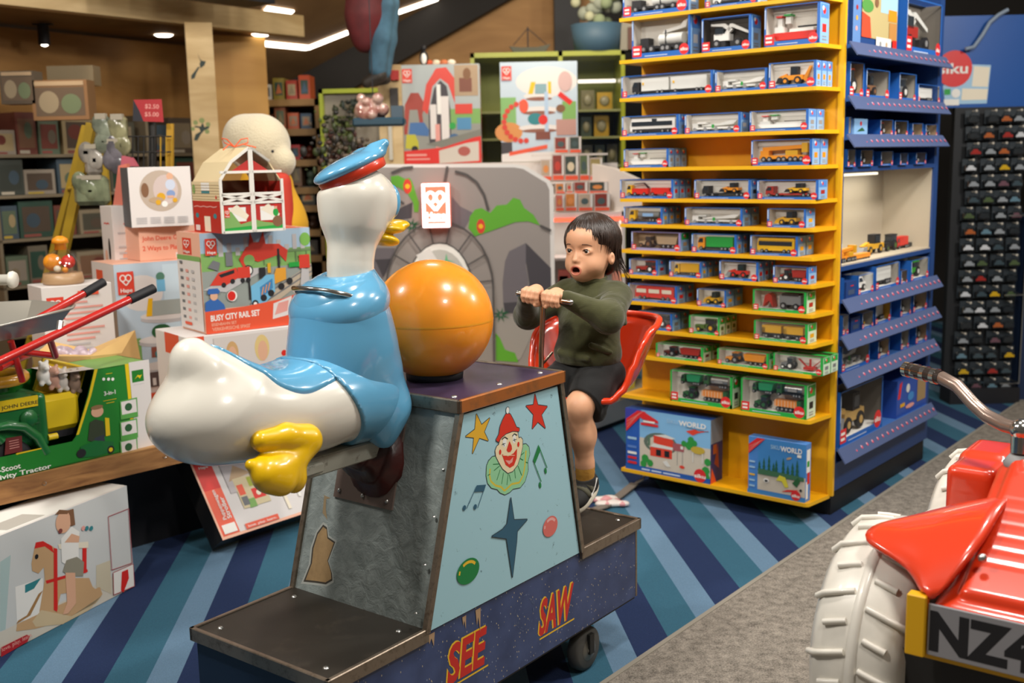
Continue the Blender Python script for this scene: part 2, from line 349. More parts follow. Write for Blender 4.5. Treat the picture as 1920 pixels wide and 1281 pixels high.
def vehicle(mb, kind, x0, x1, y0, y1, z0, z1, A_, B_, C_=None):
    C_ = C_ or GREY; v = VB(mb, x0, x1, y0, y1, z0, z1)
    def cab(x, wd, top, m):
        v.p([(x, .16), (x+wd, .16), (x+wd, top), (x+wd*.25, top), (x, top*.62)], m); v.p([(x+wd*.05, top*.6), (x+wd*.3, top*.92), (x+wd*.75, top*.92), (x+wd*.75, top*.6)], GLASSM, .07, .93)
    if kind in ('truck', 'tanker', 'tipper'):
        cab(0, .2, .95 if kind != 'tipper' else .8, A_); v.b(.18, 1, .14, .24, K_)
        if kind == 'truck': v.b(.24, 1, .26, 1, B_)
        elif kind == 'tanker':
            v.cx(.3, .98, .58, .36, B_); v.b(.45, .8, .45, .7, C_, .02, .1)
        else: v.p([(.3, .5), (.34, .26), (.93, .26), (1, .85), (.3, .85)], B_)
        for x in (.1, .7, .8, .92): v.w(x, .15)
    elif kind == 'artic2':
        cab(0, .1, .8, K_); v.b(.1, .98, .12, .2, K_); v.b(.13, .5, .22, 1, B_); v.b(.53, 1, .22, 1, B_)
        for x in (.05, .36, .42, .6, .88, .94): v.w(x, .12)
        v.b(.145, .165, .6, .75, YEL, .05, .1); v.b(.56, .58, .6, .75, YEL, .05, .1)
    elif kind in ('bus', 'train', 'tram'):
        v.p([(0, .15), (1, .15), (1, .9), (.97, 1), (.05, 1), (0, .6)], A_); v.b(.04, .94, .5, .8, GLASSM if kind != 'tram' else CREAM, .06, .94)
        if kind == 'bus':
            v.b(.03, .98, .85, .9, C_, .05, .95)
        for x in (.14, .26, .74, .86): v.w(x, .13)
        if kind == 'train': v.b(.06, .95, .1, .3, K_, .05, .95); v.b(.5, .6, .82, .98, GLASSM, .04, .96)
        if kind == 'tram': v.b(.3, .36, .15, .9, A_, .03, .97); v.b(.64, .7, .15, .9, A_, .03, .97)
    elif kind == 'crane':
        v.b(0, .95, .18, .36, A_); v.b(.02, .2, .36, .62, A_); v.p([(.05, .6), (.98, .72), (.98, .92), (.05, .8)], A_, .3, .7); v.b(.88, 1, .5, 1, B_); v.b(.55, .8, .36, .62, B_)
        for x in (.1, .22, .42, .52, .66, .76, .88): v.w(x, .15)
    elif kind in ('digger', 'liebherr'):
        v.b(.1, .42, .05, .25, K_); v.b(.55, .9, .05, .25, K_) if kind == 'liebherr' else None
        v.b(.12, .5, .28, .55, A_); v.b(.15, .35, .5, .8, GLASSM); v.p([(.35, .55), (.5, .95), (.56, .95), (.98, .6), (.98, .5), (.54, .82), (.45, .5)], B_, .35, .65)
        v.p([(0, .92), (.3, .86), (.5, .62), (.56, .72), (.36, .98), (0, 1)], B_, .35, .65) if kind == 'liebherr' else v.p([(.9, .55), (1, .5), (.98, .2), (.86, .3)], C_)
        if kind == 'liebherr':
            v.w(.2, .17); v.w(.75, .17)
    elif kind in ('loader', 'backhoe'):
        v.b(.2, .75, .25, .5, A_); v.b(.42, .62, .5, .95, K_); v.b(.45, .59, .58, .88, GLASSM, .07, .93); v.w(.28, .2, None, A_); v.w(.62, .22, None, A_)
        v.p([(0, .1), (.16, .1), (.2, .4), (.08, .4)], C_ if kind == 'loader' else K_); v.p([(.1, .35), (.3, .5), (.3, .6), (.08, .45)], A_, .3, .7)
        if kind == 'backhoe': v.p([(.75, .3), (.92, .95), (.98, .95), (.86, .3), (1, .05), (.9, .05), (.78, .2)], A_, .3, .7)
    elif kind == 'tractor':
        v.b(.05, .5, .25, .52, A_); v.b(.45, .85, .3, .6, A_); v.b(.5, .86, .6, .97, GLASSM); v.b(.47, .89, .93, 1, A_); v.w(.2, .2, None, B_); v.w(.72, .32, None, B_)
    elif kind in ('tractor_trailer', 'tractor_mower'):
        w2 = VB(mb, x0, x0+(x1-x0)*.38, y0, y1, z0, z0+(z1-z0)*.85)
        vehicle(mb, 'tractor', x0, x0+(x1-x0)*.36, y0, y1, z0, z0+(z1-z0)*.9, A_, C_)
        if kind == 'tractor_trailer':
            v.p([(.46, .85), (.5, .3), (.96, .3), (1, .85)], B_); v.b(.4, .98, .22, .3, K_); [v.w(x, .15) for x in (.66, .78, .9)]
        else:
            for s_ in (0, 1, 2): v.p([(.72, .15), (.76, .15), (.5+.26*s_, .9), (.44+.28*s_, .9)], B_, .2+.2*s_, .35+.2*s_)
            v.b(.6, .86, .1, .3, B_)
    elif kind == 'lowload':
        cab(0, .16, .75, A_); v.b(.14, 1, .14, .24, A_)
        vehicle(mb, 'loader', x0+(x1-x0)*.38, x0+(x1-x0)*.96, y0, y1, z0+(z1-z0)*.25, z1, B_, B_, C_)
        for x in (.08, .25, .8, .9): v.w(x, .13)
    elif kind == 'firetrain':
        cab(0, .12, .8, B_); v.b(.12, .5, .15, .55, A_); v.b(.58, 1, .15, .6, A_); v.p([(.15, .9), (.4, .98), (.52, .6), (.48, .55), (.38, .9), (.15, .84)], K_, .4, .6)
        for x in (.06, .2, .42, .62, .92): v.w(x, .14)
    elif kind == 'mixer':
        v.b(0, 1, .14, .22, K_); v.b(0, .18, .2, .5, K_); v.cx(.4, .9, .42, .3, A_); v.p([(.45, .6), (.95, .75), (1, 1), (.9, .95), (.85, .82), (.5, .72)], B_, .3, .7); v.b(.55, .57, .12, .7, K_, .02, .1)
        for x in (.08, .25, .5, .6, .8): v.w(x, .13)
    elif kind == 'ship':
        v.p([(0, .3), (.08, .05), (.95, .05), (1, .3)], A_); v.b(.05, .25, .3, .5, B_); v.b(.4, .95, .3, .4, B_); v.b(.55, .98, .45, .5, K_, .4, .6); v.b(.1, .2, .5, .9, W_, .3, .7); v.b(.28, .4, .6, .95, W_, .3, .7); v.ellipse = None
        v.b(.08, .22, .82, .88, RED); v.b(.26, .42, .86, .92, GRN)
    elif kind == 'pale':
        v.b(0, .12, .15, .55, A_); v.b(.12, 1, .14, .26, B_); v.p([(.2, .3), (.9, .42), (1, .7), (.85, .7), (.6, .5), (.2, .45)], A_, .3, .7); v.b(.45, .5, .2, .45, GRN, .05, .1); v.b(.12, .3, .5, .62, B_)
        for x in (.06, .3, .55, .85): v.w(x, .13, GREY)
    elif kind == 'farm4':
        vehicle(mb, 'tipper', x0+.05*(x1-x0), x0+.45*(x1-x0), y0, y1, z0+.55*(z1-z0), z1, B_, mat('#1f8f5c', .5))
        vehicle(mb, 'tanker', x0+.52*(x1-x0), x1, y0, y1, z0+.55*(z1-z0), z1, DGRN, SILV)
        vehicle(mb, 'tractor', x0+.08*(x1-x0), x0+.36*(x1-x0), y0, y1, z0, z0+.45*(z1-z0), DGRN, DGRN)
        v.b(.48, .9, .16, .38, mat('#e28a3a', .5)); [v.b(.5+.06*i, .505+.06*i, .15, .4, CREAM, .05, .1) for i in range(7)]; v.b(.9, .98, .16, .42, DGRN)
        for x in (.56, .64, .72, .8): v.w(x, .08)
    elif kind == 'pair':
        for q in (0, .52):
            v.b(q, q+.46, .35, .85, A_); v.b(q, q+.08, .25, .7, K_); v.b(q, q+.46, .2, .34, K_); [v.w(q+x, .15) for x in (.12, .34, .42)]
    elif kind == 'implement':
        v.p([(.05, .05), (.1, .8), (.18, .95), (.26, .8), (.3, .05), (.2, .5), (.12, .3)], A_); v.b(.45, .95, .3, .9, B_); v.w(.55, .22); v.w(.85, .2); v.b(.5, .9, .85, 1, K_)
    else:  # car / van
        v.p([(0, .2), (1, .2), (1, .55), (.85, .6), (.7, .95), (.3, .95), (.18, .58), (0, .5)], A_); v.p([(.24, .6), (.34, .88), (.66, .88), (.78, .6)], GLASSM, .08, .92); v.w(.22, .22, None, B_); v.w(.78, .22, None, B_)

CARD = mat('#dad5cb', .7); BXB = mat('#2563b4', .4); BXG = mat('#25a544', .4); SIDEB = mat('#86b2dd', .5); SIDEG = mat('#c7dcc4', .5); REDL = mat('#d42a2a', .4)
def logo_disc(a, x, y, r, text=True):
    a.circ(x, y, r, REDL, 18)
    if text: a.text('siku', x-r*.78*a.H/a.W, y-r*.28, r*.55, W_, w=r*1.55*a.H/a.W, bold=.03)
def window_box(w, d, h, theme, kind, A_, B_, C_=None, parent=None, inner=None, logo=True):
    F_ = {'b': BXB, 'g': BXG, 'p': mat('#8b83b8', .5)}[theme]; S_ = {'b': SIDEB, 'g': SIDEG, 'p': SIDEB}[theme]; B2 = inner or CARD
    mb = MB(); t = .0012; fl = min(.008, w*.05); fb = h*.13; fr = min(.010, w*.05)
    mb.box(0, w, d*.88, d, 0, h, F_); mb.box(0, w, 0, d, 0, t, F_); mb.box(0, t, 0, d, 0, h, F_); mb.box(w-t, w, 0, d, 0, h, F_)
    mb.box(0, w, d*.6, d, h-t, h, F_)
    mb.box(0, fl, -.0006, t, 0, h, F_); mb.box(w-fr, w, -.0006, t, 0, h, F_); mb.box(0, w, -.0006, t, 0, fb, F_); mb.box(0, w, -.0006, t, h*.975, h, F_)
    mb.box(t, w-t, d*.82, d*.88, t, h-t, B2); mb.box(t, t+.0008, .002, d*.82, fb*.6, h-t, B2); mb.box(w-t-.0008, w-t, .002, d*.82, fb*.6, h-t, B2)
    mb.box(t, w-t, t, d*.82, t, h*.1, mat('#e4e1da', .6))
    a = Art(mb, (0, -.0007, 0), (w, 0, 0), (0, 0, h))
    asp = h/w
    if logo:
        r = .17 if w/h > 1.9 else .13
        logo_disc(a, 1-r*1.25*asp, r*1.15, r); a.rect(.012, .05, .012+.26*asp, .31, REDL); a.rect(.03, .1, .012+.2*asp, .15, W_); a.rect(.03, .2, .012+.2*asp, .25, W_)
        a.rect(.3*asp+.04, .045, .62, .065, mat('#b9c8e2', .6)); 
        if theme != 'g': a.rect(.006, .45, .006+fl/w*.6, .93, mat('#bcd0ea', .6))
    s = Art(mb, (w+.0003, 0, 0), (0, d, 0), (0, 0, h))
    s.rect(0.06, .02, 1, .98, S_); s.rect(.12, .62, .95, .96, mat('#4c86cf', .5) if theme == 'b' else BXG); s.circ(.5, .8, .09, REDL, 10); s.circ(.38, .86, .06, mat('#e8e6e0', .6), 8); s.rect(.3, .28, .72, .48, A_ if A_ not in (W_, CARD) else GREY)
    s.rect(.3, .08, .75, .12, GREY); s.rect(.3, .16, .75, .19, GREY)
    c = mb.build('carton', parent)
    v = MB(); vy0, vy1 = d*.18, d*.78
    vw = w-fl-fr; vh = h*(.72 if kind != 'farm4' else .8)
    vehicle(v, kind, fl+vw*.08, w-fr-vw*.07, vy0, vy1, h*.13, h*.13+vh, A_, B_, C_)
    nm = {'digger': 'toy_digger', 'liebherr': 'toy_digger', 'loader': 'toy_loader', 'backhoe': 'toy_digger', 'tractor': 'toy_tractor', 'tractor_trailer': 'toy_tractor', 'tractor_mower': 'toy_tractor', 'bus': 'toy_bus', 'train': 'toy_train', 'tram': 'toy_tram', 'ship': 'toy_ship', 'crane': 'toy_crane', 'car': 'toy_car', 'farm4': 'toy_farm_set', 'implement': 'toy_farm_machines'}.get(kind, 'toy_truck')
    v.build(nm, parent)
    f = MB(); f.quad((fl, .0002, fb), (w-fr, .0002, fb), (w-fr, .0002, h*.975), (fl, .0002, h*.975), FILM); f.build('window_film', parent)
    return c

# ------------------------------------------------------------------ the big yellow and blue display stand
TYAW = math.radians(49.8); TA = Vector((math.cos(TYAW), math.sin(TYAW), 0)); TB = Vector((-math.sin(TYAW), math.cos(TYAW), 0)); TO = Vector((1.403, 4.677, 0))
def tfront(px, py, a=-.187): p = on_plane(px, py, TO+TA*a, TA)-TO; return p.dot(TB), p.z
def tside(px, py, b=0.): p = on_plane(px, py, TO+TB*b, TB)-TO; return p.dot(TA), p.z
stand = thing('display_stand', 'tall shop display stand with yellow front shelves and blue side tiers', 'display stand', TO, TYAW)
YW = mat('#e2a008', .42, noise=.12, nscale=3); YE = mat('#e4ad12', .4); DB = mat('#1c417c', .45); DBK = mat('#0c1a38', .7); LIP = mat('#4c5a80', .42); PL = mat('#0c0c10', .6)
mb = MB(); mb.box(0, .016, .0, .994, .105, 2.75, YW); mb.box(-.006, .012, -.012, .012, .1, 2.75, YE); mb.build('yellow_back_panel', stand)
SZ = [2.236, 2.048, 1.877, 1.703, 1.559, 1.4165, 1.298, 1.1765, 1.06, .934, .804, .675, .475, .105]
for z in [2.44]+SZ:
    mb = MB(); r = .02; pts = [(0, 0), (0, .994), (-.187, .994)]+[(-.187+r-r*math.cos(t), .018+r-r*math.sin(t)) for t in (0, PI/6, PI/3, PI/2)]
    mb.prism(pts[::-1], z-.016, z, YE, YW); mb.build('shelf', stand)
mb = MB(); mb.box(.016, 1.207, .26, .99, .11, 2.75, DB); mb.box(.016, .05, 0, .26, .11, 2.75, DB); mb.box(1.15, 1.207, 0, .26, .11, 2.75, DB)
mb.box(.05, 1.15, 0, .26, .11, .235, DB); mb.build('blue_body', stand)
mb = MB(); mb.box(.03, 1.19, .01, .975, 0, .11, PL); mb.build('plinth', stand)
TIERS = [(2.06, 2.008), (1.84, 1.787), (1.68, 1.63), (1.545, None), (1.118, None), (.978, .926), (.817, .766), (.65, .597), (.312, .257)]
DOT = mat('#d9b7c4', .5); DOTR = mat('#d24a5a', .5)
for zt, zb in TIERS:
    mb = MB(); mb.box(.05, 1.15, -.022 if zb else .0, .26, zt-.02, zt-.004 if zb else zt, DB if zb is None else mat('#3a66a8', .5)); o = mb.build('tier_shelf', stand)
    if zb:
        mb = MB(); mb.extr([(-.026, zt-.002), (-.030, zt+.004), (-.068, zb), (-.064, zb-.004)], -.0, 1.165, LIP, 'x')
        a = Art(mb, (0, -.0685, zb), (1.165, 0, 0), (0, .038, zt-zb))
        for i in range(19):
            x = .03+i*.0525; a.circ(x, .5, .13, DOTR, 8); a.circ(x-.003, .56, .075, DOT, 6)
        mb.build('tier_lip', stand)
# lit showcase niche in the side
BG = mat('#b8ad98', .6); mb = MB(); mb.box(.05, 1.15, .255, .262, 1.118, 1.53, BG); mb.box(.05, .056, .01, .26, 1.118, 1.53, BG); mb.box(1.144, 1.15, .01, .26, 1.118, 1.53, BG); mb.box(.05, 1.15, .005, .26, 1.116, 1.124, BG)
mb.build('showcase_lining', stand)
mb = MB(); mb.box(.06, .5, .03, .05, 1.505, 1.516, mat('#fff3d8', .4, emit=1.6)); mb.build('showcase_light_tube', stand)
lp = lamp('showcase_lamp', tuple(TO+TA*.55+TB*.12+Vector((0, 0, 1.5))), tuple(TO+TA*.55+TB*.16+Vector((0, 0, 1.1))), 2.6, .8, .05, (1, .93, .8)); lp.rotation_euler.z = TYAW
mb = MB(); mb.quad((.05, .003, 1.12), (1.15, .003, 1.12), (1.15, .003, 1.525), (.05, .003, 1.525), FILM); mb.build('showcase_pane', stand)

ORANGE = mat('#e8921e', .4); LG = mat('#d8d8d2', .5); MG = mat('#77797a', .5); OLV = mat('#4d6b2a', .5); GOLD = mat('#d7a21d', .45); TAN = mat('#b39877', .55); BRED = mat('#a8281f', .45)
# shelf, face left px, face right px, top py, theme, kind, colours, rows deep, what it looks like
FB = [
 (0, 1168, 1290, -30, 'b', 'mixer', LG, LG, None, 1, 'blue box with a pale grey toy truck at left of the topmost shelf'),
 (0, 1322, 1420, -22, 'b', 'truck', W_, MG, None, 1, 'blue box whose foot alone shows beside the topmost mixer box'),
 (1, 1185, 1294, 33, 'b', 'mixer', LG, W_, None, 1, 'large blue box with a silver concrete-mixer style toy truck'),
 (1, 1316, 1408, 36, 'b', 'liebherr', W_, W_, None, 1, 'dark-windowed blue box with a white long-armed toy digger', mat('#3b342e', .7)),
 (1, 1434, 1537, 14, 'b', 'ship', RED, W_, None, 1, 'tall blue box with a red toy harbour boat and two buoys'),
 (2, 1165, 1336, 144, 'b', 'artic2', K_, LG, None, 1, 'very long blue box with a pale double-trailer toy truck'),
 (2, 1341, 1438, 134, 'b', 'pale', W_, LG, None, 1, 'blue box with white toy vehicles between the long truck and the yellow digger'),
 (2, 1442, 1530, 119, 'b', 'backhoe', ORANGE, ORANGE, K_, 3, 'blue box with an orange toy backhoe digger on the third shelf in view'),
 (3, 1166, 1271.5, 219, 'b', 'train', W_, LG, None, 1, 'blue box with a white toy train at the left end of its shelf'),
 (3, 1284, 1388, 215, 'b', 'pale', LG, W_, None, 2, 'blue box with white toy vehicles in the middle of the white train shelf'),
 (3, 1406, 1515.5, 209, 'b', 'ship', W_, LG, None, 2, 'blue box with a white toy ship at the right end of its shelf'),
 (4, 1169.5, 1253, 280, 'b', 'ship', W_, LG, None, 3, 'blue box with a white toy boat alone at the left of a half-empty shelf'),
 (4, 1409, 1522.5, 263, 'b', 'crane', ORANGE, GOLD, None, 2, 'blue box with an orange mobile toy crane at the right of a half-empty shelf'),
 (5, 1162.6, 1262, 337, 'b', 'firetrain', RED, YEL, None, 3, 'blue box with a red toy crane truck and trailer with a yellow cab'),
 (5, 1302, 1407, 337, 'b', 'lowload', K_, ORANGE, K_, 2, 'blue box with a black low-loader toy carrying an orange loader'),
 (5, 1420, 1534, 338, 'b', 'lowload', BRED, YEL, K_, 1, 'blue box with a dark red low-loader toy carrying a yellow machine'),
 (6, 1169.5, 1242, 388, 'b', 'tanker', YEL, MG, SIDEB, 3, 'blue box with a yellow-cab toy tanker truck'),
 (6, 1284, 1392, 389, 'b', 'pale', W_, LG, None, 2, 'blue box with white toy vehicles beside the yellow-cab tanker'),
 (6, 1439, 1511, 391, 'b', 'loader', GOLD, GOLD, GOLD, 1, 'blue box with a yellow toy dump truck'),
 (7, 1184, 1276, 434, 'p', 'tractor_trailer', TAN, TAN, BRN, 2, 'lilac box with a tan toy army transporter', mat('#9c8465', .7)),
 (7, 1297, 1381, 438, 'b', 'truck', ORANGE, GRN, None, 3, 'blue box with a green toy lorry with an orange cab'),
 (7, 1407, 1496, 441, 'b', 'bus', YEL, YEL, GOLD, 2, 'blue box with a yellow toy bus'),
 (8, 1180, 1232.5, 485, 'b', 'tractor', BRED, W_, None, 2, 'small blue box with dark red toys beside the hair of the child'),
 (8, 1255, 1315, 489, 'b', 'truck', YEL, GOLD, None, 3, 'blue box with a yellow toy waste truck on the shelf under the green lorry'),
 (8, 1349, 1421.6, 488, 'b', 'loader', RED, RED, None, 3, 'blue box with a red toy crane truck in a grey window'),
 (8, 1450, 1515.5, 498, 'b', 'tractor_trailer', BRED, BRED, W_, 1, 'blue box with dark red toy farm vehicles at the right end of its shelf'),
 (9, 1177.5, 1269, 531, 'b', 'tram', RED, RED, None, 2, 'blue box with a long red toy tram'),
 (9, 1307, 1361, 541, 'b', 'loader', GOLD, GOLD, GOLD, 2, 'small blue box with a yellow and black toy road machine'),
 (9, 1412, 1512, 542, 'g', 'implement', BRED, MG, None, 1, 'green box with a red toy plough and a dark grey toy trailer'),
 (10, 1195, 1260, 583, 'b', 'tractor', MG, W_, None, 2, 'blue box with a grey toy machine just behind the rim of the red seat'),
 (10, 1292, 1349, 591, 'g', 'tractor', OLV, GOLD, None, 3, 'small green box with an olive toy tractor'),
 (10, 1414, 1514, 600, 'g', 'pair', GOLD, K_, None, 1, 'green box with two yellow toy tipper wagons'),
 (11, 1230, 1318, 643, 'g', 'tractor_trailer', mat('#5f231d', .5), BRED, None, 2, 'green box with a brown toy tractor and a red trailer'),
 (11, 1345, 1441, 653, 'g', 'tractor_trailer', ORANGE, ORANGE, None, 1, 'green box with an orange-roofed toy tractor and an orange trailer'),
 (11, 1450, 1543, 662, 'g', 'tractor_mower', MG, BRED, W_, 2, 'green box with a grey toy tractor and red mowing arms'),
 (12, 1257, 1373, 693, 'g', 'farm4', K_, DGRN, None, 2, 'left one of the two large green farm-set boxes'),
 (12, 1389.6, 1513, 708, 'g', 'farm4', K_, DGRN, None, 1, 'right one of the two large green farm-set boxes'),
]
fr_ = -.178
SHELFW = ['topmost shelf in view', 'second shelf', 'third shelf', 'fourth shelf', 'fifth shelf', 'sixth shelf', 'seventh shelf', 'eighth shelf', 'ninth shelf', 'tenth shelf', 'eleventh shelf', 'twelfth shelf', 'second shelf from the floor', 'bottom shelf']
WORDN = ['', 'second box', 'third box', 'fourth box']
def short(s): return ' '.join(s.split()[:10])
def trim_(t):
    w_ = t.split()[:12]
    while w_[-1] in ('a', 'the', 'of', 'at', 'in', 'on', 'its', 'and', 'with', 'left', 'right', 'behind', 'under', 'beside', 'between', 'red', 'same'): w_ = w_[:-1]
    return ' '.join(w_)
for e in FB:
    si, xl, xr, yt, th, kind, A_, B_, C_, rows, lab = e[:11]; inner = e[11] if len(e) > 11 else None
    z = SZ[si]; bl, _ = tfront(xl, yt, fr_); zt = tfront(xl, yt, fr_)[1]; br, _ = tfront(xr, yt+8, fr_)
    wd_ = bl-br; hh = max(.05, zt-z); dd = min(.075, .155/rows) if rows > 1 else min(.09, .5*wd_)
    if rows == 3: dd = .05
    root = None
    for k in range(rows):
        loc = TO+TA*(fr_+k*(dd+.004))+TB*bl+Vector((0, 0, z)); rz = TYAW-PI/2
        if k == 0:
            root = thing('toy_vehicle_box', lab, 'toy box', loc, rz, 'boxed toy vehicles on the yellow shelves'); window_box(wd_, dd, hh, th, kind, A_, B_, C_, root, inner)
        else:
            nm = lab.split(' with ')[-1] if ' with ' in lab else lab
            copy_thing(root, loc, rz, WORDN[k]+' back, behind '+trim_(lab), 'boxed toy vehicles on the yellow shelves')
# two play-set cartons on the bottom shelf
SKY = mat('#7fb4dc', .5); SKY2 = mat('#3f84c4', .5); SAND = mat('#c9bfae', .6)
def playset(lab, xl, xr, yt, big):
    z = SZ[13]; bl, zt = tfront(xl, yt, fr_+.003); br, _ = tfront(xr, yt+14, fr_+.003); w_ = bl-br; h = zt-z; d = .11 if big else .05
    root = thing('play_set_box', lab, 'toy box', TO+TA*(fr_+.003)+TB*bl+Vector((0, 0, z)), TYAW-PI/2)
    mb = MB(); mb.box(0, w_, 0, d, 0, h, mat('#2a5bb0', .4) if big else mat('#4a83c9', .4), .001)
    a = Art(mb, (0, -.0002, 0), (w_, 0, 0), (0, 0, h)); fx = .17
    a.rect(fx, .08 if big else .06, 1, 1 if big else .985, SKY if big else SKY2); a.rect(fx, .08, 1, .55 if big else .42, SAND)
    if big:
        RS = mat('#d8402a', .5); GD = mat('#2e8f3c', .5)
        a.ell(.42, .5, .2, .17, mat('#5b6a5e', .6)); a.ell(.43, .49, .165, .13, SAND); a.rect(.27, .44, .3, .6, mat('#55735c', .6))
        a.poly([(.34, .62), (.56, .6), (.6, .52), (.58, .44), (.34, .5)], RS); a.rect(.3, .28, .56, .43, RS); a.rect(.37, .3, .43, .4, K_); a.rect(.47, .3, .53, .4, K_); a.poly([(.34, .62), (.48, .66), (.6, .62), (.56, .6)], LG); a.poly([(.3, .43), (.56, .43), (.6, .47), (.34, .49)], LG)
        a.rect(.57, .43, .7, .55, mat('#a0555a', .5)); a.rect(.66, .47, .69, .52, LG); a.rect(.62, .2, .625, .43, GREY); a.rect(.68, .2, .685, .43, GREY)
        a.poly([(.72, .77), (.82, .82), (.87, .8), (.99, .83), (.86, .77), (.8, .72)], RS); a.line(.72, .83, .98, .81, .002, K_)
        for x, y, r in ((.76, .55, .07), (.7, .57, .05), (.82, .6, .05), (.78, .64, .06), (.24, .22, .07), (.3, .16, .06), (.22, .13, .06), (.95, .2, .07), (.97, .34, .06), (.96, .1, .06)): a.circ(x, y, r, GD, 7)
        a.ell(.86, .5, .08, .06, mat('#bda23a', .5)); a.rect(.8, .3, .81, .46, LG); a.rect(.91, .3, .92, .46, LG); a.poly([(.45, .22), (.5, .25), (.55, .16), (.5, .15)], LG); a.ell(.68, .19, .03, .025, RS)
        a.text('SIKU', .5, .86, .06, LBL, w=.13); a.text('WORLD', .64, .85, .075, W_, w=.31, bold=.03)
        a.rect(0, 0, 1, .08, mat('#2258a8', .4)); [a.rect(x_, .03, x_+w__, .052, mat('#c4d4ea', .5)) for x_, w__ in ((.2, .1), (.32, .12), (.46, .2))]
        a.poly([(.0, .68), (0, 1), (.2, 1)], mat('#3a3f9a', .5)); a.poly([(.01, .62), (.01, .82), (.15, .98), (.25, .98)], REDL)
        for i in range(3): a.line(.02, .68+i*.05, .17+i*.02, .94+i*.015-.0, .0016, PNK)
        a.poly([(.17, .93), (.24, .97), (.4, .86), (.4, .82), (.2, .86)], REDL); a.rect(.19, .76, .4, .8, REDL); a.rect(.22, .81, .36, .84, W_)
        for y in (.1, .18, .26, .36, .5): a.rect(.03, y, .14, y+.04, (LBL, REDL, W_, mat('#5a7fc0', .5), BLU)[int(y*10) % 5])
        a.circ(.89, .11, .105, REDL, 24); a.text('siku', .825, .075, .055, W_, w=.13, bold=.03)
        s = Art(mb, (w_+.0002, 0, 0), (0, d, 0), (0, 0, h)); s.rect(0, 0, 1, .62, mat('#2a2f66', .5)); s.rect(0, .62, 1, 1, mat('#8e98a2', .5)); s.poly([(0, 0), (.5, 0), (.1, .25)], ORG); s.poly([(.3, .3), (.7, .2), (.6, .6)], mat('#a5452e', .5)); s.rect(.2, .45, .5, .6, mat('#c9622e', .5))
    else:
        FG = mat('#1f5c44', .6)
        for i, x in enumerate((.2, .28, .37, .45, .5, .62, .7, .78, .86)):
            hh = .18+.06*((i*37) % 3); 
            for q in range(3): a.poly([(x-.035+q*.007, .42+q*hh*.28), (x+.035-q*.007, .42+q*hh*.28), (x, .42+hh*(.45+.28*q))], FG)
        a.poly([(.18, .36), (.98, .36), (.98, .43), (.18, .46)], mat('#3d6b4a', .6)); a.poly([(.5, .3), (.56, .4), (.66, .38), (.72, .22), (.66, .2), (.6, .3)], mat('#d8cc3a', .5)); a.ell(.33, .27, .05, .04, W_); a.ell(.33, .26, .03, .02, K_)
        a.poly([(.6, .12), (.8, .15), (.9, .2), (.7, .17)], RED); a.poly([(.78, .3), (.88, .42), (.92, .36), (.86, .24)], DGRN); a.circ(.93, .2, .025, K_, 8); a.ell(.72, .72, .05, .02, TAN, rot=.4)
        a.rect(0, 0, 1, .07, SKY2); a.text('SIKU', .4, .84, .07, LBL, w=.16); a.text('WORLD', .57, .825, .085, W_, w=.37, bold=.03); a.rect(.86, .76, .93, .81, W_)
        a.poly([(.01, .7), (.01, .86), (.16, .99), (.3, .99)], REDL)
        for i in range(3): a.line(.02, .74+i*.04, .22+i*.02, .95+i*.01, .0014, PNK)
        for y, c in ((.12, LBL), (.22, LBL), (.32, YEL), (.45, LBL), (.55, LBL)): a.rect(.03, y, .13, y+.03, c)
        a.circ(.85, .1, .085, REDL, 22); a.text('siku', .785, .07, .05, W_, w=.13, bold=.03)
        s = Art(mb, (w_+.0002, 0, 0), (0, d, 0), (0, 0, h)); s.rect(.15, .5, .85, .9, W_); s.rect(.1, .05, .5, .35, W_); s.rect(.25, .6, .7, .7, GRN); s.rect(.3, .3, .8, .5, RED)
    mb.build('carton', root)
playset('large play-set box with a red fire station scene on the bottom yellow shelf', 1173.5, 1333, 764, True)
playset('smaller square blue play-set box with pine trees printed on it, bottom yellow shelf', 1404, 1512, 817, False)
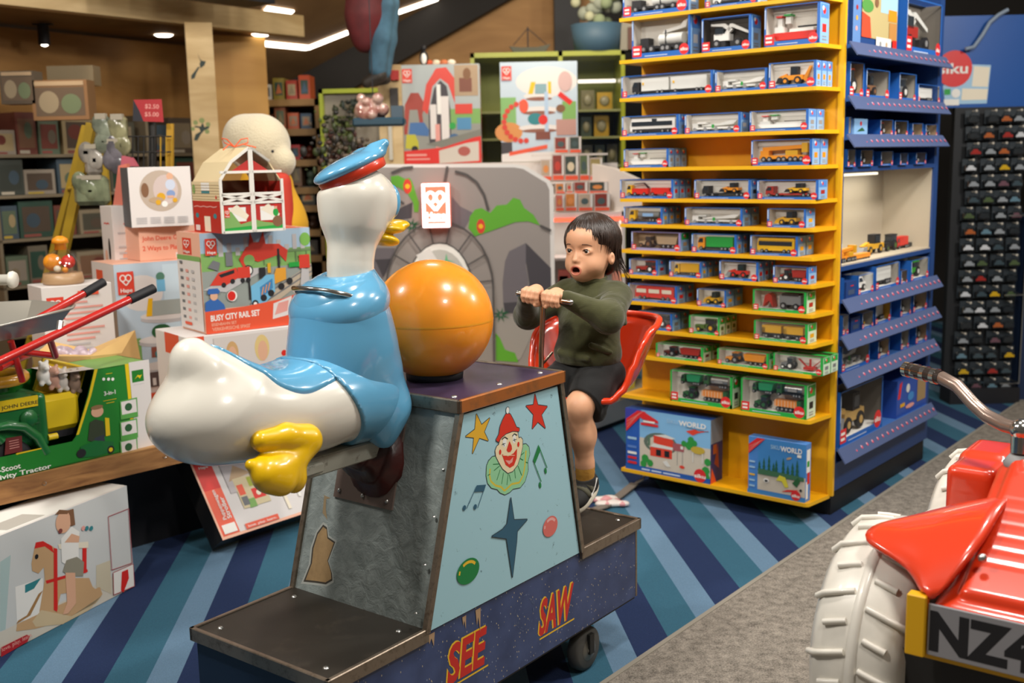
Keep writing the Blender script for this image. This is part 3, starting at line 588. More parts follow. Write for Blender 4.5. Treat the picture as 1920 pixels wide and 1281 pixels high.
# things on the blue side tiers: tier, px left, px right, py top, main colour, kind, card colour
DKC = mat('#4b4138', .7); GCR = mat('#a8a296', .7)
SB = [
 (0, 1602, 1685, -60, None, 'picture', None, 'large upright blue box printed with an orange and green toy landscape'),
 (0, 1702, 1768, -8, BRED, 'liebherr', mat('#6d675e', .7), 'upright blue box with a red toy crane on the top blue tier'),
 (1, 1587, 1621, 114, ORG, 'tractor', TAN, 'box with a reddish toy machine at the near end of the second blue tier'),
 (1, 1625, 1669, 128, BRN, 'loader', GCR, 'box with a brown and yellow toy machine on the second blue tier'),
 (1, 1687, 1719, 136, MG, 'tractor', GCR, 'grey-windowed box with a small dark toy on the second blue tier'),
 (1, 1722, 1764, 157, LG, 'truck', GCR, 'low box with a white toy truck at the far end of the second blue tier'),
 (2, 1583, 1597, 219, MG, 'car', GCR, 'narrow box at the near end of the third blue tier'),
 (2, 1602, 1627, 222, None, 'bluecard', None, 'light blue box end with a red logo and a green toy printed on it'),
 (2, 1651, 1675, 224, ORG, 'tractor', TAN, 'small box with an orange toy on the third blue tier'),
 (2, 1678, 1703, 226, BRN, 'tractor', mat('#7a6a52', .7), 'small box with a brown toy on the third blue tier'),
 (2, 1711, 1731, 231, MG, 'loader', TAN, 'small box with a grey toy, last but one on the third blue tier'),
 (2, 1736, 1758, 233, MG, 'car', TAN, 'small box with a dark toy at the far end of the third blue tier'),
 (3, 1584, 1605, 280, K_, 'loader', GCR, 'small box with a black toy at the near end of the tier above the showcase'),
 (3, 1614, 1638, 281, K_, 'tractor', TAN, 'second small box above the showcase, holding a dark toy'),
 (3, 1652, 1675, 284, BRN, 'loader', GCR, 'third small box above the showcase, holding a brown toy'),
 (3, 1688, 1703, 287, MG, 'car', mat('#5f6a86', .7), 'fourth small box above the showcase, bluish and dim'),
 (3, 1718, 1737, 286, PNK, 'tractor', mat('#6a6678', .7), 'fifth small box above the showcase, with a pinkish toy'),
 (5, 1576, 1583, 523, LG, 'car', GCR, 'narrow white box at the near end of the tier under the showcase'),
 (5, 1587, 1606, 530, None, 'darkcard', None, 'dark blue box end on the tier under the showcase'),
 (5, 1610, 1639, 517, W_, 'car', LG, 'box with a white toy car on the tier under the showcase'),
 (5, 1643, 1687, 500, LG, 'truck', GCR, 'box with a pale grey toy lorry on the tier under the showcase'),
 (5, 1690, 1702, 508, BRED, 'car', DKC, 'narrow dark box with a red toy on the tier under the showcase'),
 (5, 1709, 1742, 489, mat('#38a02c', .5), 'tractor', GCR, 'box with a bright green toy tractor on the tier under the showcase'),
 (6, 1574, 1592, 594, RED, 'loader', LG, 'red and white toy in a box at the near end, last tier but two'),
 (6, 1596, 1613, 597, None, 'darkcard', None, 'dark box end beside the red and white toy box'),
 (6, 1617, 1638, 588, GOLD, 'loader', GCR, 'small box with a dark yellow toy digger beside the big yellow one'),
 (6, 1642, 1671, 573, YEL, 'truck', GOLD, 'box with a bright yellow toy truck on the blue tiers'),
 (6, 1689, 1709, 562, K_, 'tractor', GCR, 'box with a black and white toy between the yellow truck and the brown toy'),
 (6, 1713, 1739, 552, BRN, 'loader', TAN, 'box with a brown toy at the far end of the last tier but two'),
 (7, 1575, 1631, 652, LG, 'pale', GCR, 'wide box with a white toy at the near end, last tier but one'),
 (7, 1647, 1668, 640, BRED, 'tractor', TAN, 'box with a dark red toy on the last tier but one'),
 (7, 1690, 1705, 622, LG, 'tractor', GCR, 'narrow grey box on the last tier but one'),
 (7, 1718, 1739, 607, ORG, 'tractor', TAN, 'box with a pale orange toy at the far end of the last tier but one'),
 (8, 1573, 1655, 738, mat('#c7a25e', .5), 'loader', mat('#6a655d', .7), 'large box with a sand-coloured toy digger on the lowest blue tier'),
 (8, 1683, 1738, 716, None, 'bluebox', None, 'closed dark blue box with small printed pictures on the lowest blue tier'),
]
for e in SB:
    ti, xl, xr, yt, A_, kind, card, lab = e; z = TIERS[ti][0]-.003+(.003 if TIERS[ti][1] is None else 0)
    b0 = -.012; a0, _ = tside(xl, yt, b0); zt = tside(xl, yt, b0)[1]; a1, _ = tside(xr, yt, b0); a0 = max(a0, .055); w_ = a1-a0; h = zt-z
    if ti == 2 or ti == 1 or ti == 0: h = min(h, [9, 2.03, 1.81, 1.65][ti]-z)
    d = .18 if kind in ('picture', 'bluebox') else (.13 if w_ > .1 else .1)
    loc = TO+TA*a0+TB*b0+Vector((0, 0, z)); root = thing('toy_vehicle_box', lab, 'toy box', loc, TYAW, 'boxed toys on the blue tiers')
    if kind in ('picture', 'bluecard', 'darkcard', 'bluebox'):
        mb = MB(); mb.box(0, w_, 0, d, 0, h, {'picture': DB, 'bluecard': SIDEB, 'darkcard': mat('#1c3c78', .5), 'bluebox': mat('#2b4fa4', .4)}[kind])
        a = Art(mb, (0, -.0002, 0), (w_, 0, 0), (0, 0, h), .0004)
        if kind == 'picture':
            a.rect(0, 0, .17, 1, mat('#5f86bd', .5)); [a.circ(.08, y, .035, c, 8) for y, c in ((.22, PNK), (.36, GOLD), (.5, BRED), (.64, CREAM))]
            a.rect(.18, .12, 1, 1, mat('#b5a573', .6)); a.rect(.6, .5, 1, 1, mat('#9fc4d8', .6)); a.poly([(.18, .12), (.4, .12), (.36, .4), (.18, .46)], mat('#d0492a', .5)); a.ell(.3, .55, .13, .09, mat('#4f8f3f', .6)); a.rect(.78, .4, .98, .56, ORANGE); a.circ(.5, .62, .07, BRN, 9); a.rect(.8, .12, .98, .38, mat('#b7803f', .6)); a.rect(.5, -.02, .85, .15, W_); a.circ(.6, .06, .04, GREY); a.circ(.74, .06, .04, TAN); a.rect(.88, .02, .98, .14, RED)
        elif kind == 'bluecard': a.circ(.5, .72, .14, REDL, 12); a.poly([(.2, .25), (.8, .3), (.6, .5), (.4, .4)], DGRN)
        elif kind == 'darkcard': a.rect(.2, .2, .8, .5, mat('#42506c', .5)); a.rect(.4, .7, .7, .76, RED)
        else:
            a.poly([(.02, .5), (.08, .9), (.16, .95), (.1, .5)], REDL); a.ell(.35, .7, .06, .12, LG); a.ell(.45, .45, .1, .12, SKY2); a.rect(.66, .2, .95, .9, mat('#9a8058', .6)); a.rect(.1, .25, .25, .35, GOLD); a.ell(.42, .2, .14, .06, PNK)
        mb.build('carton', root)
    else: window_box(w_, d, h, 'b', kind, A_, LG, None, root, card, logo=w_ > .055)
# models inside the showcase
SHOW = [(1578, 1608, 455, 484, 'orange toy crane model at the left end of the showcase', 'crane', ORANGE, GOLD), (1590, 1634, 468, 478, 'orange toy low-loader in front of the showcase models', 'truck', ORANGE, ORANGE), (1585, 1612, 436, 460, 'white toy truck with thin masts in the showcase', 'truck', W_, LG),
 (1618, 1672, 424, 462, 'yellow and clear toy harvester in the middle of the showcase', 'loader', GOLD, YEL), (1660, 1686, 440, 470, 'black toy tractor in the showcase', 'tractor', K_, OLV), (1684, 1704, 450, 472, 'red toy wagon in the showcase', 'truck', RED, RED), (1704, 1728, 458, 466, 'flat black toy trailer at the right of the showcase', 'truck', K_, K_)]
for i, (xl, xr, yt, yb, lab, kind, A_, B_) in enumerate(SHOW):
    bb = .09 if i not in (0, 1) else .035
    a0, _ = tside(xl, yb, bb); a1, _ = tside(xr, yb, bb); a0 = max(.07, a0); zt = tside((xl+xr)/2, yt, bb)[1]-tside((xl+xr)/2, yb, bb)[1]
    loc = TO+TA*a0+TB*(bb if i != 2 else .17)+Vector((0, 0, 1.124)); mb = MB(); vehicle(mb, kind, 0, a1-a0, 0, .045, 0, max(.02, zt), A_, B_); root = mb.build('toy_vehicle'); root.location = loc; root.rotation_euler.z = TYAW; tag(root, lab, 'toy', 'models in the showcase')
# ------------------------------------------------------------------ smooth solid shapes (distance field + surface nets)
class Field:
    def __init__(s, lo, hi, h):
        s.lo = np.array(lo, float); s.h = h; s.n = [int(math.ceil((b-a)/h))+1 for a, b in zip(lo, hi)]
        s.D = np.full(s.n, 9., np.float32)
    def _win(s, lo, hi):
        i0 = np.maximum(0, np.floor((np.array(lo)-s.lo)/s.h).astype(int)); i1 = np.minimum(s.n, np.ceil((np.array(hi)-s.lo)/s.h).astype(int)+1)
        i0 = np.minimum(i0, s.n); i1 = np.maximum(i1, i0)
        sl = tuple(slice(a, b) for a, b in zip(i0, i1))
        g = np.ogrid[sl]; return sl, [(g[k]*s.h+s.lo[k]).astype(np.float32) for k in range(3)]
    def _put(s, sl, d, k, op):
        a = s.D[sl]
        if op == 'sub':
            d = -d; hh = np.maximum(k-np.abs(a-d), 0)/k if k else 0; s.D[sl] = np.maximum(a, d)+(hh*hh*k/4 if k else 0)
        else:
            hh = np.maximum(k-np.abs(a-d), 0)/k if k else 0; s.D[sl] = np.minimum(a, d)-(hh*hh*k/4 if k else 0)
    def ell(s, c, r, k=.02, rot=None, op='add'):
        r = np.array((r, r, r) if not hasattr(r, '__len__') else r, float); R = float(max(r))+k+3*s.h; c = np.array(c, float)
        sl, (X, Y, Z) = s._win(c-R, c+R); X = X-c[0]; Y = Y-c[1]; Z = Z-c[2]
        if rot is not None:
            M = np.array(rot.to_3x3().transposed()) if hasattr(rot, 'to_3x3') else np.array(rot).T
            X, Y, Z = (M[i][0]*X+M[i][1]*Y+M[i][2]*Z for i in range(3))
        k0 = np.sqrt((X/r[0])**2+(Y/r[1])**2+(Z/r[2])**2); k1 = np.sqrt((X/r[0]**2)**2+(Y/r[1]**2)**2+(Z/r[2]**2)**2)+1e-6
        s._put(sl, (k0*(k0-1)/k1), k, op); return s
    def cap(s, a, b, ra, rb=None, k=.015, op='add'):
        rb = ra if rb is None else rb; a = np.array(a, float); b = np.array(b, float); R = max(ra, rb)+k+3*s.h
        sl, (X, Y, Z) = s._win(np.minimum(a, b)-R, np.maximum(a, b)+R); d = b-a; L = float(d@d)+1e-12
        X = X-a[0]; Y = Y-a[1]; Z = Z-a[2]; t = np.clip((X*d[0]+Y*d[1]+Z*d[2])/L, 0, 1)
        s._put(sl, np.sqrt((X-t*d[0])**2+(Y-t*d[1])**2+(Z-t*d[2])**2)-(ra+(rb-ra)*t), k, op); return s
    def chain(s, pts, rs, k=.01, op='add'):
        for i in range(len(pts)-1): s.cap(pts[i], pts[i+1], rs[i], rs[i+1], k, op)
        return s
    def plane(s, p, n, k=0):   # keep the side n points away from
        n = np.array(n, float)/np.linalg.norm(n); g = np.ogrid[0:s.n[0], 0:s.n[1], 0:s.n[2]]
        d = sum((g[i]*s.h+s.lo[i]-p[i])*n[i] for i in range(3)).astype(np.float32); a = s.D
        hh = np.maximum(k-np.abs(a-d), 0)/k if k else 0; s.D = np.maximum(a, d)+(hh*hh*k/4 if k else 0); return s
    def coords(s): return [(g*s.h+s.lo[i]).astype(np.float32) for i, g in enumerate(np.ogrid[0:s.n[0], 0:s.n[1], 0:s.n[2]])]
    def mesh(s):
        D = s.D; S = D < 0; c = np.zeros([n-1 for n in s.n], np.int8)
        offs = [(i, j, k) for i in (0, 1) for j in (0, 1) for k in (0, 1)]
        for o in offs: c += S[o[0]:s.n[0]-1+o[0], o[1]:s.n[1]-1+o[1], o[2]:s.n[2]-1+o[2]]
        act = (c > 0) & (c < 8); idx = np.argwhere(act); N = len(idx); vid = -np.ones(c.shape, np.int64); vid[act] = np.arange(N)
        C = {o: D[idx[:, 0]+o[0], idx[:, 1]+o[1], idx[:, 2]+o[2]].astype(float) for o in offs}
        acc = np.zeros((N, 3)); cnt = np.zeros(N)
        for o in offs:
            for ax in range(3):
                if o[ax]: continue
                q = list(o); q[ax] = 1; a, b = C[o], C[tuple(q)]; m = (a < 0) != (b < 0); t = np.where(m, a/(a-b+1e-12), 0)
                P = np.tile(np.array(o, float), (N, 1)); P[:, ax] = t; acc[m] += P[m]; cnt[m] += 1
        V = (idx+acc/np.maximum(cnt, 1)[:, None])
        for _ in range(3):   # settle on the surface
            f, g = s._samp(V); V = V-(f/np.maximum((g*g).sum(1), 1e-9))[:, None]*g*.8
        F = []
        for ax in range(3):
            u, v = (ax+1) % 3, (ax+2) % 3; sl0 = [slice(None)]*3; sl1 = [slice(None)]*3; sl0[ax] = slice(0, -1); sl1[ax] = slice(1, None)
            a, b = S[tuple(sl0)], S[tuple(sl1)]; e = np.argwhere(a != b)
            e = e[(e[:, u] > 0) & (e[:, v] > 0) & (e[:, u] < s.n[u]-1) & (e[:, v] < s.n[v]-1)]
            if not len(e): continue
            ins = a[e[:, 0], e[:, 1], e[:, 2]]; q = []
            for du, dv in ((-1, -1), (0, -1), (0, 0), (-1, 0)):
                w_ = e.copy(); w_[:, u] += du; w_[:, v] += dv; q.append(vid[w_[:, 0], w_[:, 1], w_[:, 2]])
            q = np.stack(q, 1); q[~ins] = q[~ins][:, ::-1]; F.append(q)
        F = np.concatenate(F); F = F[(F >= 0).all(1)]
        return V*s.h+s.lo, F
    def _samp(s, V):
        def tri(P):
            P = np.clip(P, 0, np.array(s.n)-1.001); i = P.astype(int); f = P-i; o = 0
            for a in (0, 1):
                for b in (0, 1):
                    for c in (0, 1):
                        o = o+s.D[i[:, 0]+a, i[:, 1]+b, i[:, 2]+c]*(f[:, 0] if a else 1-f[:, 0])*(f[:, 1] if b else 1-f[:, 1])*(f[:, 2] if c else 1-f[:, 2])
            return o/s.h
        g = np.stack([(tri(V+np.eye(3)[k]*.5)-tri(V-np.eye(3)[k]*.5)) for k in range(3)], 1); return tri(V), g
    def build(s, name, mats, parent=None, pick=None):
        V, F = s.mesh(); me = bpy.data.meshes.new(name); me.vertices.add(len(V)); me.vertices.foreach_set('co', V.astype(np.float32).ravel())
        me.loops.add(F.size); me.loops.foreach_set('vertex_index', F.astype(np.int32).ravel()); me.polygons.add(len(F))
        me.polygons.foreach_set('loop_start', np.arange(0, F.size, 4, dtype=np.int32)); me.polygons.foreach_set('loop_total', np.full(len(F), 4, np.int32))
        mats = mats if isinstance(mats, (list, tuple)) else [mats]
        for m in mats: me.materials.append(m)
        if pick is not None:
            Cc = V[F].mean(1); me.polygons.foreach_set('material_index', pick(Cc).astype(np.int32))
        me.update(calc_edges=True); me.validate(); me.polygons.foreach_set('use_smooth', np.ones(len(me.polygons), bool))
        o = bpy.data.objects.new(name, me); COL.objects.link(o)
        if parent: o.parent = parent
        return o

def rbox(f, c, hlf, r, k=.01, rot=None, op='add'):
    c = np.array(c, float); hlf = np.array(hlf, float); R = float(np.linalg.norm(hlf))+k+3*f.h; sl, (X, Y, Z) = f._win(c-R, c+R); X = X-c[0]; Y = Y-c[1]; Z = Z-c[2]
    if rot is not None: M = np.array(rot.to_3x3().transposed()); X, Y, Z = (M[i][0]*X+M[i][1]*Y+M[i][2]*Z for i in range(3))
    q = [np.abs(X)-hlf[0]+r, np.abs(Y)-hlf[1]+r, np.abs(Z)-hlf[2]+r]; d = np.sqrt(sum(np.maximum(a, 0)**2 for a in q))+np.minimum(np.maximum(np.maximum(q[0], q[1]), q[2]), 0)-r
    f._put(sl, d.astype(np.float32), k, op)
def rbox_(f, c, h, r): rbox(f, c, h, r, .01)
# ------------------------------------------------------------------ the see-saw ride
RYAW = math.radians(52.4); RA = Vector((math.cos(RYAW), math.sin(RYAW), 0)); RB = Vector((-math.sin(RYAW), math.cos(RYAW), 0)); RO = Vector((.411, 3.42, 0))
def rp(px, py, b=0.): p = on_plane(px, py, RO+RB*b, RB)-RO; return p.dot(RA), p.z
ride = thing('see_saw_ride', 'coin-operated see-saw ride with a blue box base, white duck seat and red bucket seat', 'kiddie ride', RO, RYAW)
def speck():
    m, nt, b = nodes_of('speckled_blue'); tc = nt.nodes.new('ShaderNodeTexCoord'); mp = nt.nodes.new('ShaderNodeMapping'); mp.inputs['Scale'].default_value = (1, 1, .55)
    v = nt.nodes.new('ShaderNodeTexVoronoi'); v.inputs['Scale'].default_value = 125; n = nt.nodes.new('ShaderNodeTexNoise'); n.inputs['Scale'].default_value = 11; n.inputs['Detail'].default_value = 6
    nt.links.new(tc.outputs['Object'], mp.inputs[0]); nt.links.new(mp.outputs[0], v.inputs['Vector']); nt.links.new(tc.outputs['Object'], n.inputs['Vector'])
    th = nt.nodes.new('ShaderNodeMath'); th.operation = 'LESS_THAN'; th.inputs[1].default_value = .17; nt.links.new(v.outputs['Distance'], th.inputs[0])
    sel = nt.nodes.new('ShaderNodeSeparateColor'); nt.links.new(v.outputs['Color'], sel.inputs[0]); g = nt.nodes.new('ShaderNodeMath'); g.operation = 'GREATER_THAN'; g.inputs[1].default_value = .5; nt.links.new(sel.outputs[0], g.inputs[0])
    an = nt.nodes.new('ShaderNodeMath'); an.operation = 'MULTIPLY'; nt.links.new(th.outputs[0], an.inputs[0]); nt.links.new(g.outputs[0], an.inputs[1])
    r = ramp(nt, [(.35, '#2d3c62'), (.7, '#3d4d77')], 'LINEAR'); nt.links.new(n.outputs['Fac'], r.inputs['Fac'])
    r2 = ramp(nt, [(0, '#b5a98a'), (.5, '#8f9cb4')]); nt.links.new(sel.outputs[1], r2.inputs['Fac'])
    mx = nt.nodes.new('ShaderNodeMix'); mx.data_type = 'RGBA'; nt.links.new(an.outputs[0], mx.inputs[0]); nt.links.new(r.outputs['Color'], mx.inputs[6]); nt.links.new(r2.outputs['Color'], mx.inputs[7]); nt.links.new(mx.outputs[2], b.inputs['Base Color'])
    b.inputs['Roughness'].default_value = .38
    return m
def scuffed(name, base, spot, scale=22, lo=.66, hi=.72, rough=.45, bump=0):
    m, nt, b = nodes_of(name); tc = nt.nodes.new('ShaderNodeTexCoord'); n = nt.nodes.new('ShaderNodeTexNoise'); n.inputs['Scale'].default_value = scale; n.inputs['Detail'].default_value = 9; n.inputs['Roughness'].default_value = .7
    nt.links.new(tc.outputs['Object'], n.inputs['Vector']); r = ramp(nt, [(lo, base), (hi, spot)], 'LINEAR'); nt.links.new(n.outputs['Fac'], r.inputs['Fac']); nt.links.new(r.outputs['Color'], b.inputs['Base Color']); b.inputs['Roughness'].default_value = rough
    if bump:
        bp = nt.nodes.new('ShaderNodeBump'); bp.inputs['Strength'].default_value = bump; bp.inputs['Distance'].default_value = .006; nt.links.new(n.outputs['Fac'], bp.inputs['Height']); nt.links.new(bp.outputs['Normal'], b.inputs['Normal'])
    return m
SPK = speck(); NAVY = scuffed('scuffed_navy', '#15233a', '#3b4652', 30, .68, .74, .4); STEP = scuffed('worn_rubber_tread', '#27221b', '#4a4338', 7, .55, .85, .5)
TRIM = scuffed('worn_metal_edge', '#8a7d6e', '#5a4a3c', 40, .5, .75, .33); TRIM.node_tree.nodes['Principled BSDF'].inputs['Metallic'].default_value = .7
COPP = scuffed('brown_edge_strip', '#b06a34', '#7c5a3c', 20, .5, .75, .3); COPP.node_tree.nodes['Principled BSDF'].inputs['Metallic'].default_value = .45
PANEL = scuffed('pale_blue_panel', '#9cc6d2', '#4f6973', 42, .635, .70, .35)
mb = MB(); mb.box(-1.375, -.012, .012, .5, .175, .426, NAVY); mb.quad((-1.375, .0115, .175), (-.012, .0115, .175), (-.012, .0115, .4265), (-1.375, .0115, .4265), SPK)
mb.quad((-.0115, .012, .175), (-.0115, .5, .175), (-.0115, .5, .426), (-.0115, .012, .426), SPK)
mb.box(-1.376, -1.366, .010, .02, .175, .426, TRIM); mb.box(-.02, -.0105, .0105, .02, .175, .426, TRIM)
a = Art(mb, (-1.375, .011, .175), (1.363, 0, 0), (0, 0, .251), .00003)
def fa(px, py): q = rp(px, py, .011); return (q[0]+1.375)/1.363, (q[1]-.175)/.251
SY = mat('#e2b62c', .45); SR = mat('#c2241c', .4)
for s_, (x0, y0), (x1, _), hh in (('SAW', (1010, 1192), (1071, 1160), .10), ('SEE', (838, 1284), (908, 1240), .098)):
    X0, Y0 = fa(x0, y0); X1, Y1 = fa(x1, _)
    a.text(s_, X0-.004, Y0+.012, hh/.251, SY, w=X1-X0, bold=.05, shear=.16); a.text(s_, X0, Y0, hh/.251, SR, w=X1-X0, bold=.035, shear=.16)
    a.line(X0+.003, Y0-.055, X1+.012, Y0-.055, .005, SY)
# scratches round the coin door
for i in range(26):
    t = rnd.uniform(0, 2*PI); cx, cy = fa(985, 1150); r = rnd.uniform(.75, 1.15)*.05; a.line(cx+r*math.cos(t)*.7, cy+r*math.sin(t)*4.4, cx+r*math.cos(t+.2)*.7, cy+r*math.sin(t+.2)*4.4, .0011, mat('#66738c', .6))
TANW = mat('#a98b6c', .7)
for x, y, w_, h_ in ((870, 1160, .012, .05), (896, 1147, .016, .09), (808, 1187, .02, .05)):
    X, Y = fa(x, y); a.poly([(X-w_/2, .97), (X-w_*.3, .97-h_*2), (X, .97-h_), (X+w_*.3, .97-h_*3), (X+w_/2, .97)], TANW)
mb.build('base_box', ride)
mb = MB(); mb.box(-1.35, -.04, .10, .41, .11, .175, K_); mb.box(-1.37, -.015, .018, .495, .165, .176, mat('#14161c', .5)); mb.build('chassis', ride)
for x0, x1 in ((-1.387, -1.04), (-.345, 0)):
    st = MB(); st.box(x0+.012, x1-.004, .012, .501, .424, .437, STEP); 
    for x in (x0+.05, x1-.05):
        for y in (.06, .45): st.lathe([(0, .4405), (.006, .440), (.008, .437)], SILV, 8, c=(x, y, 0))
    o = st.build('step_board', ride)
    t = MB(); t.box(x0, x1, 0, .013, .405, .441, TRIM, .002); t.box(x0, x1, .5, .513, .405, .441, TRIM, .002)
    if x0 < -1: t.box(x0, x0+.013, 0, .513, .405, .441, TRIM, .002)
    else: t.box(x1-.013, x1, 0, .513, .405, .441, TRIM, .002)
    t.build('step_edging', o)
for x, y in ((-.255, .062), (-.255, .45), (-1.13, .062), (-1.13, .45)):
    mb = MB(); rub = mat('#4b4a46', .75); mb.lathe([(.0, -.022), (.058, -.022), (.070, -.015), (.072, 0), (.070, .015), (.058, .022), (0, .022)], rub, 26, 'y', (x, y, .072))
    o = mb.build('wheel', ride); h = MB(); h.lathe([(0, -.03), (.012, -.03), (.014, -.026), (.022, -.026), (.036, -.0225)], mat('#77756d', .4, .6), 16, 'y', (x, y, .072)); h.lathe([(0, .03), (.014, .028), (.036, .0225)], GREY, 16, 'y', (x, y, .072)); h.build('hub', o)
    h = MB(); h.box(x-.012, x+.012, y-.034, y-.022, .06, .125, mat('#33322e', .5, .5)); h.box(x-.012, x+.012, y+.022, y+.034, .06, .125, K_); h.build('fork', o)
# tower housing
zb, zt = .43, .992; aL0, aL1, aR0, aR1 = -1.046, -.885, -.344, -.448
HOUS = scuffed('grey_housing', '#4d5554', '#6d7672', 12, .4, .7, .5, .5)
def peel():
    m, nt, b = nodes_of('flaking_grey_paint'); tc = nt.nodes.new('ShaderNodeTexCoord'); n = nt.nodes.new('ShaderNodeTexNoise'); n.inputs['Scale'].default_value = 24; n.inputs['Detail'].default_value = 9; n.inputs['Distortion'].default_value = .5
    v = nt.nodes.new('ShaderNodeTexVoronoi'); v.inputs['Scale'].default_value = 34; v.feature = 'DISTANCE_TO_EDGE'; nw = nt.nodes.new('ShaderNodeMix'); nw.data_type = 'VECTOR'; nw.inputs[0].default_value = .12
    nt.links.new(tc.outputs['Object'], n.inputs['Vector']); nt.links.new(tc.outputs['Object'], nw.inputs[4]); nt.links.new(n.outputs['Color'], nw.inputs[5]); nt.links.new(nw.outputs[1], v.inputs['Vector'])
    r = ramp(nt, [(.3, '#747d7b'), (.72, '#929b99')], 'LINEAR'); nt.links.new(n.outputs['Fac'], r.inputs['Fac']); nt.links.new(r.outputs['Color'], b.inputs['Base Color']); b.inputs['Roughness'].default_value = .42
    a1 = nt.nodes.new('ShaderNodeMath'); a1.operation = 'MINIMUM'; a1.inputs[1].default_value = .12; nt.links.new(v.outputs['Distance'], a1.inputs[0])
    bp = nt.nodes.new('ShaderNodeBump'); bp.inputs['Strength'].default_value = .5; bp.inputs['Distance'].default_value = .012; bp2 = nt.nodes.new('ShaderNodeBump'); bp2.inputs['Strength'].default_value = .3; bp2.inputs['Distance'].default_value = .008
    nt.links.new(a1.outputs[0], bp2.inputs['Height']); nt.links.new(n.outputs['Fac'], bp.inputs['Height']); nt.links.new(bp2.outputs['Normal'], bp.inputs['Normal']); nt.links.new(bp.outputs['Normal'], b.inputs['Normal'])
    return m
mb = MB(); v = [(aL0, .008, zb), (aR0, .008, zb), (aR0, .505, zb), (aL0, .505, zb), (aL1, .008, zt), (aR1, .008, zt), (aR1, .505, zt), (aL1, .505, zt)]
PE = peel(); mb.add(v, [(3, 2, 1, 0), (4, 5, 6, 7), (1, 2, 6, 5), (2, 3, 7, 6)], HOUS); mb.add(v, [(3, 0, 4, 7)], PE)
s_ = Art(mb, (aL0, .505, zb), (0, -.497, 0), (aL1-aL0, 0, zt-zb))
def sa(px, py):
    n = Vector((zt-zb, 0, -(aL1-aL0))).normalized(); nw = (RA*n.x+Vector((0, 0, n.z))); p = on_plane(px, py, RO+RA*aL0+Vector((0, 0, zb)), nw)-RO; return (.505-p.dot(RB))/.497, (p.z-zb)/(zt-zb)
TORN = [(571, 1090), (583, 1057), (585, 1028), (596, 1000), (606, 985), (612, 990), (616, 1008), (628, 1017), (620, 1036), (616, 1052), (622, 1075), (622, 1088), (612, 1095), (590, 1092)]
def grow(P, d): cx = sum(p[0] for p in P)/len(P); cy = sum(p[1] for p in P)/len(P); return [(cx+(x-cx)*(1+d)+((i*7) % 3-1)*1.0, cy+(y-cy)*(1+d*.6)) for i, (x, y) in enumerate(P)]
s_.poly([sa(*p) for p in grow(TORN, .17)], mat('#a3a7a2', .5)); s_.poly([sa(*p) for p in grow(TORN, .03)], mat('#3b352d', .7)); s_.poly([sa(*p) for p in grow(TORN, -.09)], scuffed('bare_board', '#9c8058', '#7d6544', 18, .4, .8, .8))
T2 = [(605, 962), (608, 930), (606, 928), (620, 934), (612, 936), (611, 955), (614, 975)]; s_.poly([sa(*p) for p in T2], mat('#8d7a5c', .7))
mb.build('housing', ride)
mb = MB(); mb.add([(aL0+.012, .0055, zb), (aR0-.012, .0055, zb), (aR1-.01, .0055, zt-.03), (aL1+.01, .0055, zt-.03)], [(0, 1, 2, 3)], PANEL)
O0 = (-1.046, .0053, .43); a = Art(mb, O0, (.702, 0, 0), (0, 0, .562), .000012)
def pa(px, py): q = rp(px, py, .0053); return (q[0]+1.046)/.702, (q[1]-.43)/.562
def c7(*P): return [pa(880+x/5.568, 730+y/5.568) for x, y in P]
def c2(*P): return [pa(480+x/3, 854+y/3) for x, y in P]
OUT = mat('#26333a', .5); GL = mat('#8cc79a', .5); GD2 = mat('#12703a', .5); YB = mat('#cdb93a', .5); FC = mat('#e2d3ae', .5); CR = mat('#d0301c', .45); CW = mat('#e4e6e2', .5); DBL = mat('#2c5a72', .5)
def outl(P, m, g=.07, o=OUT):
    cx = sum(p[0] for p in P)/len(P); cy = sum(p[1] for p in P)/len(P); w_ = .0024
    for i in range(len(P)): a.line(*P[i], *P[(i+1) % len(P)], w_*1.9, o)
    a.poly(P, m)
Y_ = lambda *P: [pa(700+x/5.333, 660+y/5.333) for x, y in P]
outl(Y_((1030, 620), (1082, 730), (1165, 660), (1108, 800), (1150, 890), (1060, 860), (990, 1020), (1005, 858), (920, 848), (1015, 775)), mat('#d9a92c', .45))
outl(Y_((1615, 420), (1645, 532), (1740, 545), (1680, 630), (1720, 765), (1645, 700), (1588, 770), (1600, 625), (1525, 540), (1600, 530)), CR)
ruff = [(240, 705), (200, 750), (180, 800), (175, 900), (190, 980), (230, 1030), (290, 1045), (320, 1080), (370, 1100), (420, 1075), (455, 1040), (530, 1025), (580, 960), (612, 850), (608, 760), (628, 680), (620, 605), (590, 572), (555, 578), (540, 640), (500, 760), (400, 850), (320, 790), (290, 700)]
outl(c7(*ruff), GL)
inner = [(215, 830), (210, 900), (222, 960), (270, 1005), (330, 1020), (365, 1060), (400, 1030), (440, 990), (520, 975), (560, 900), (578, 800), (590, 640)]
for i in range(len(inner)-1): a.line(*c7(inner[i])[0], *c7(inner[i+1])[0], .0055, YB)
for p, q in (((245, 785), (310, 780)), ((255, 850), (315, 800)), ((285, 950), (320, 840)), ((335, 990), (355, 870)), ((390, 1000), (405, 880)), ((430, 960), (415, 890)), ((480, 930), (470, 840)), ((545, 900), (505, 800)), ((560, 740), (520, 720)), ((570, 660), (535, 690)), ((190, 900), (215, 885)), ((585, 760), (612, 770))): a.line(*c7(p)[0], *c7(q)[0], .0024, GD2)
face = [(305, 580), (285, 595), (268, 640), (275, 700), (305, 760), (345, 830), (400, 875), (450, 855), (500, 790), (530, 700), (552, 600), (553, 530), (535, 503), (512, 512), (500, 450), (440, 440), (370, 465), (325, 510)]
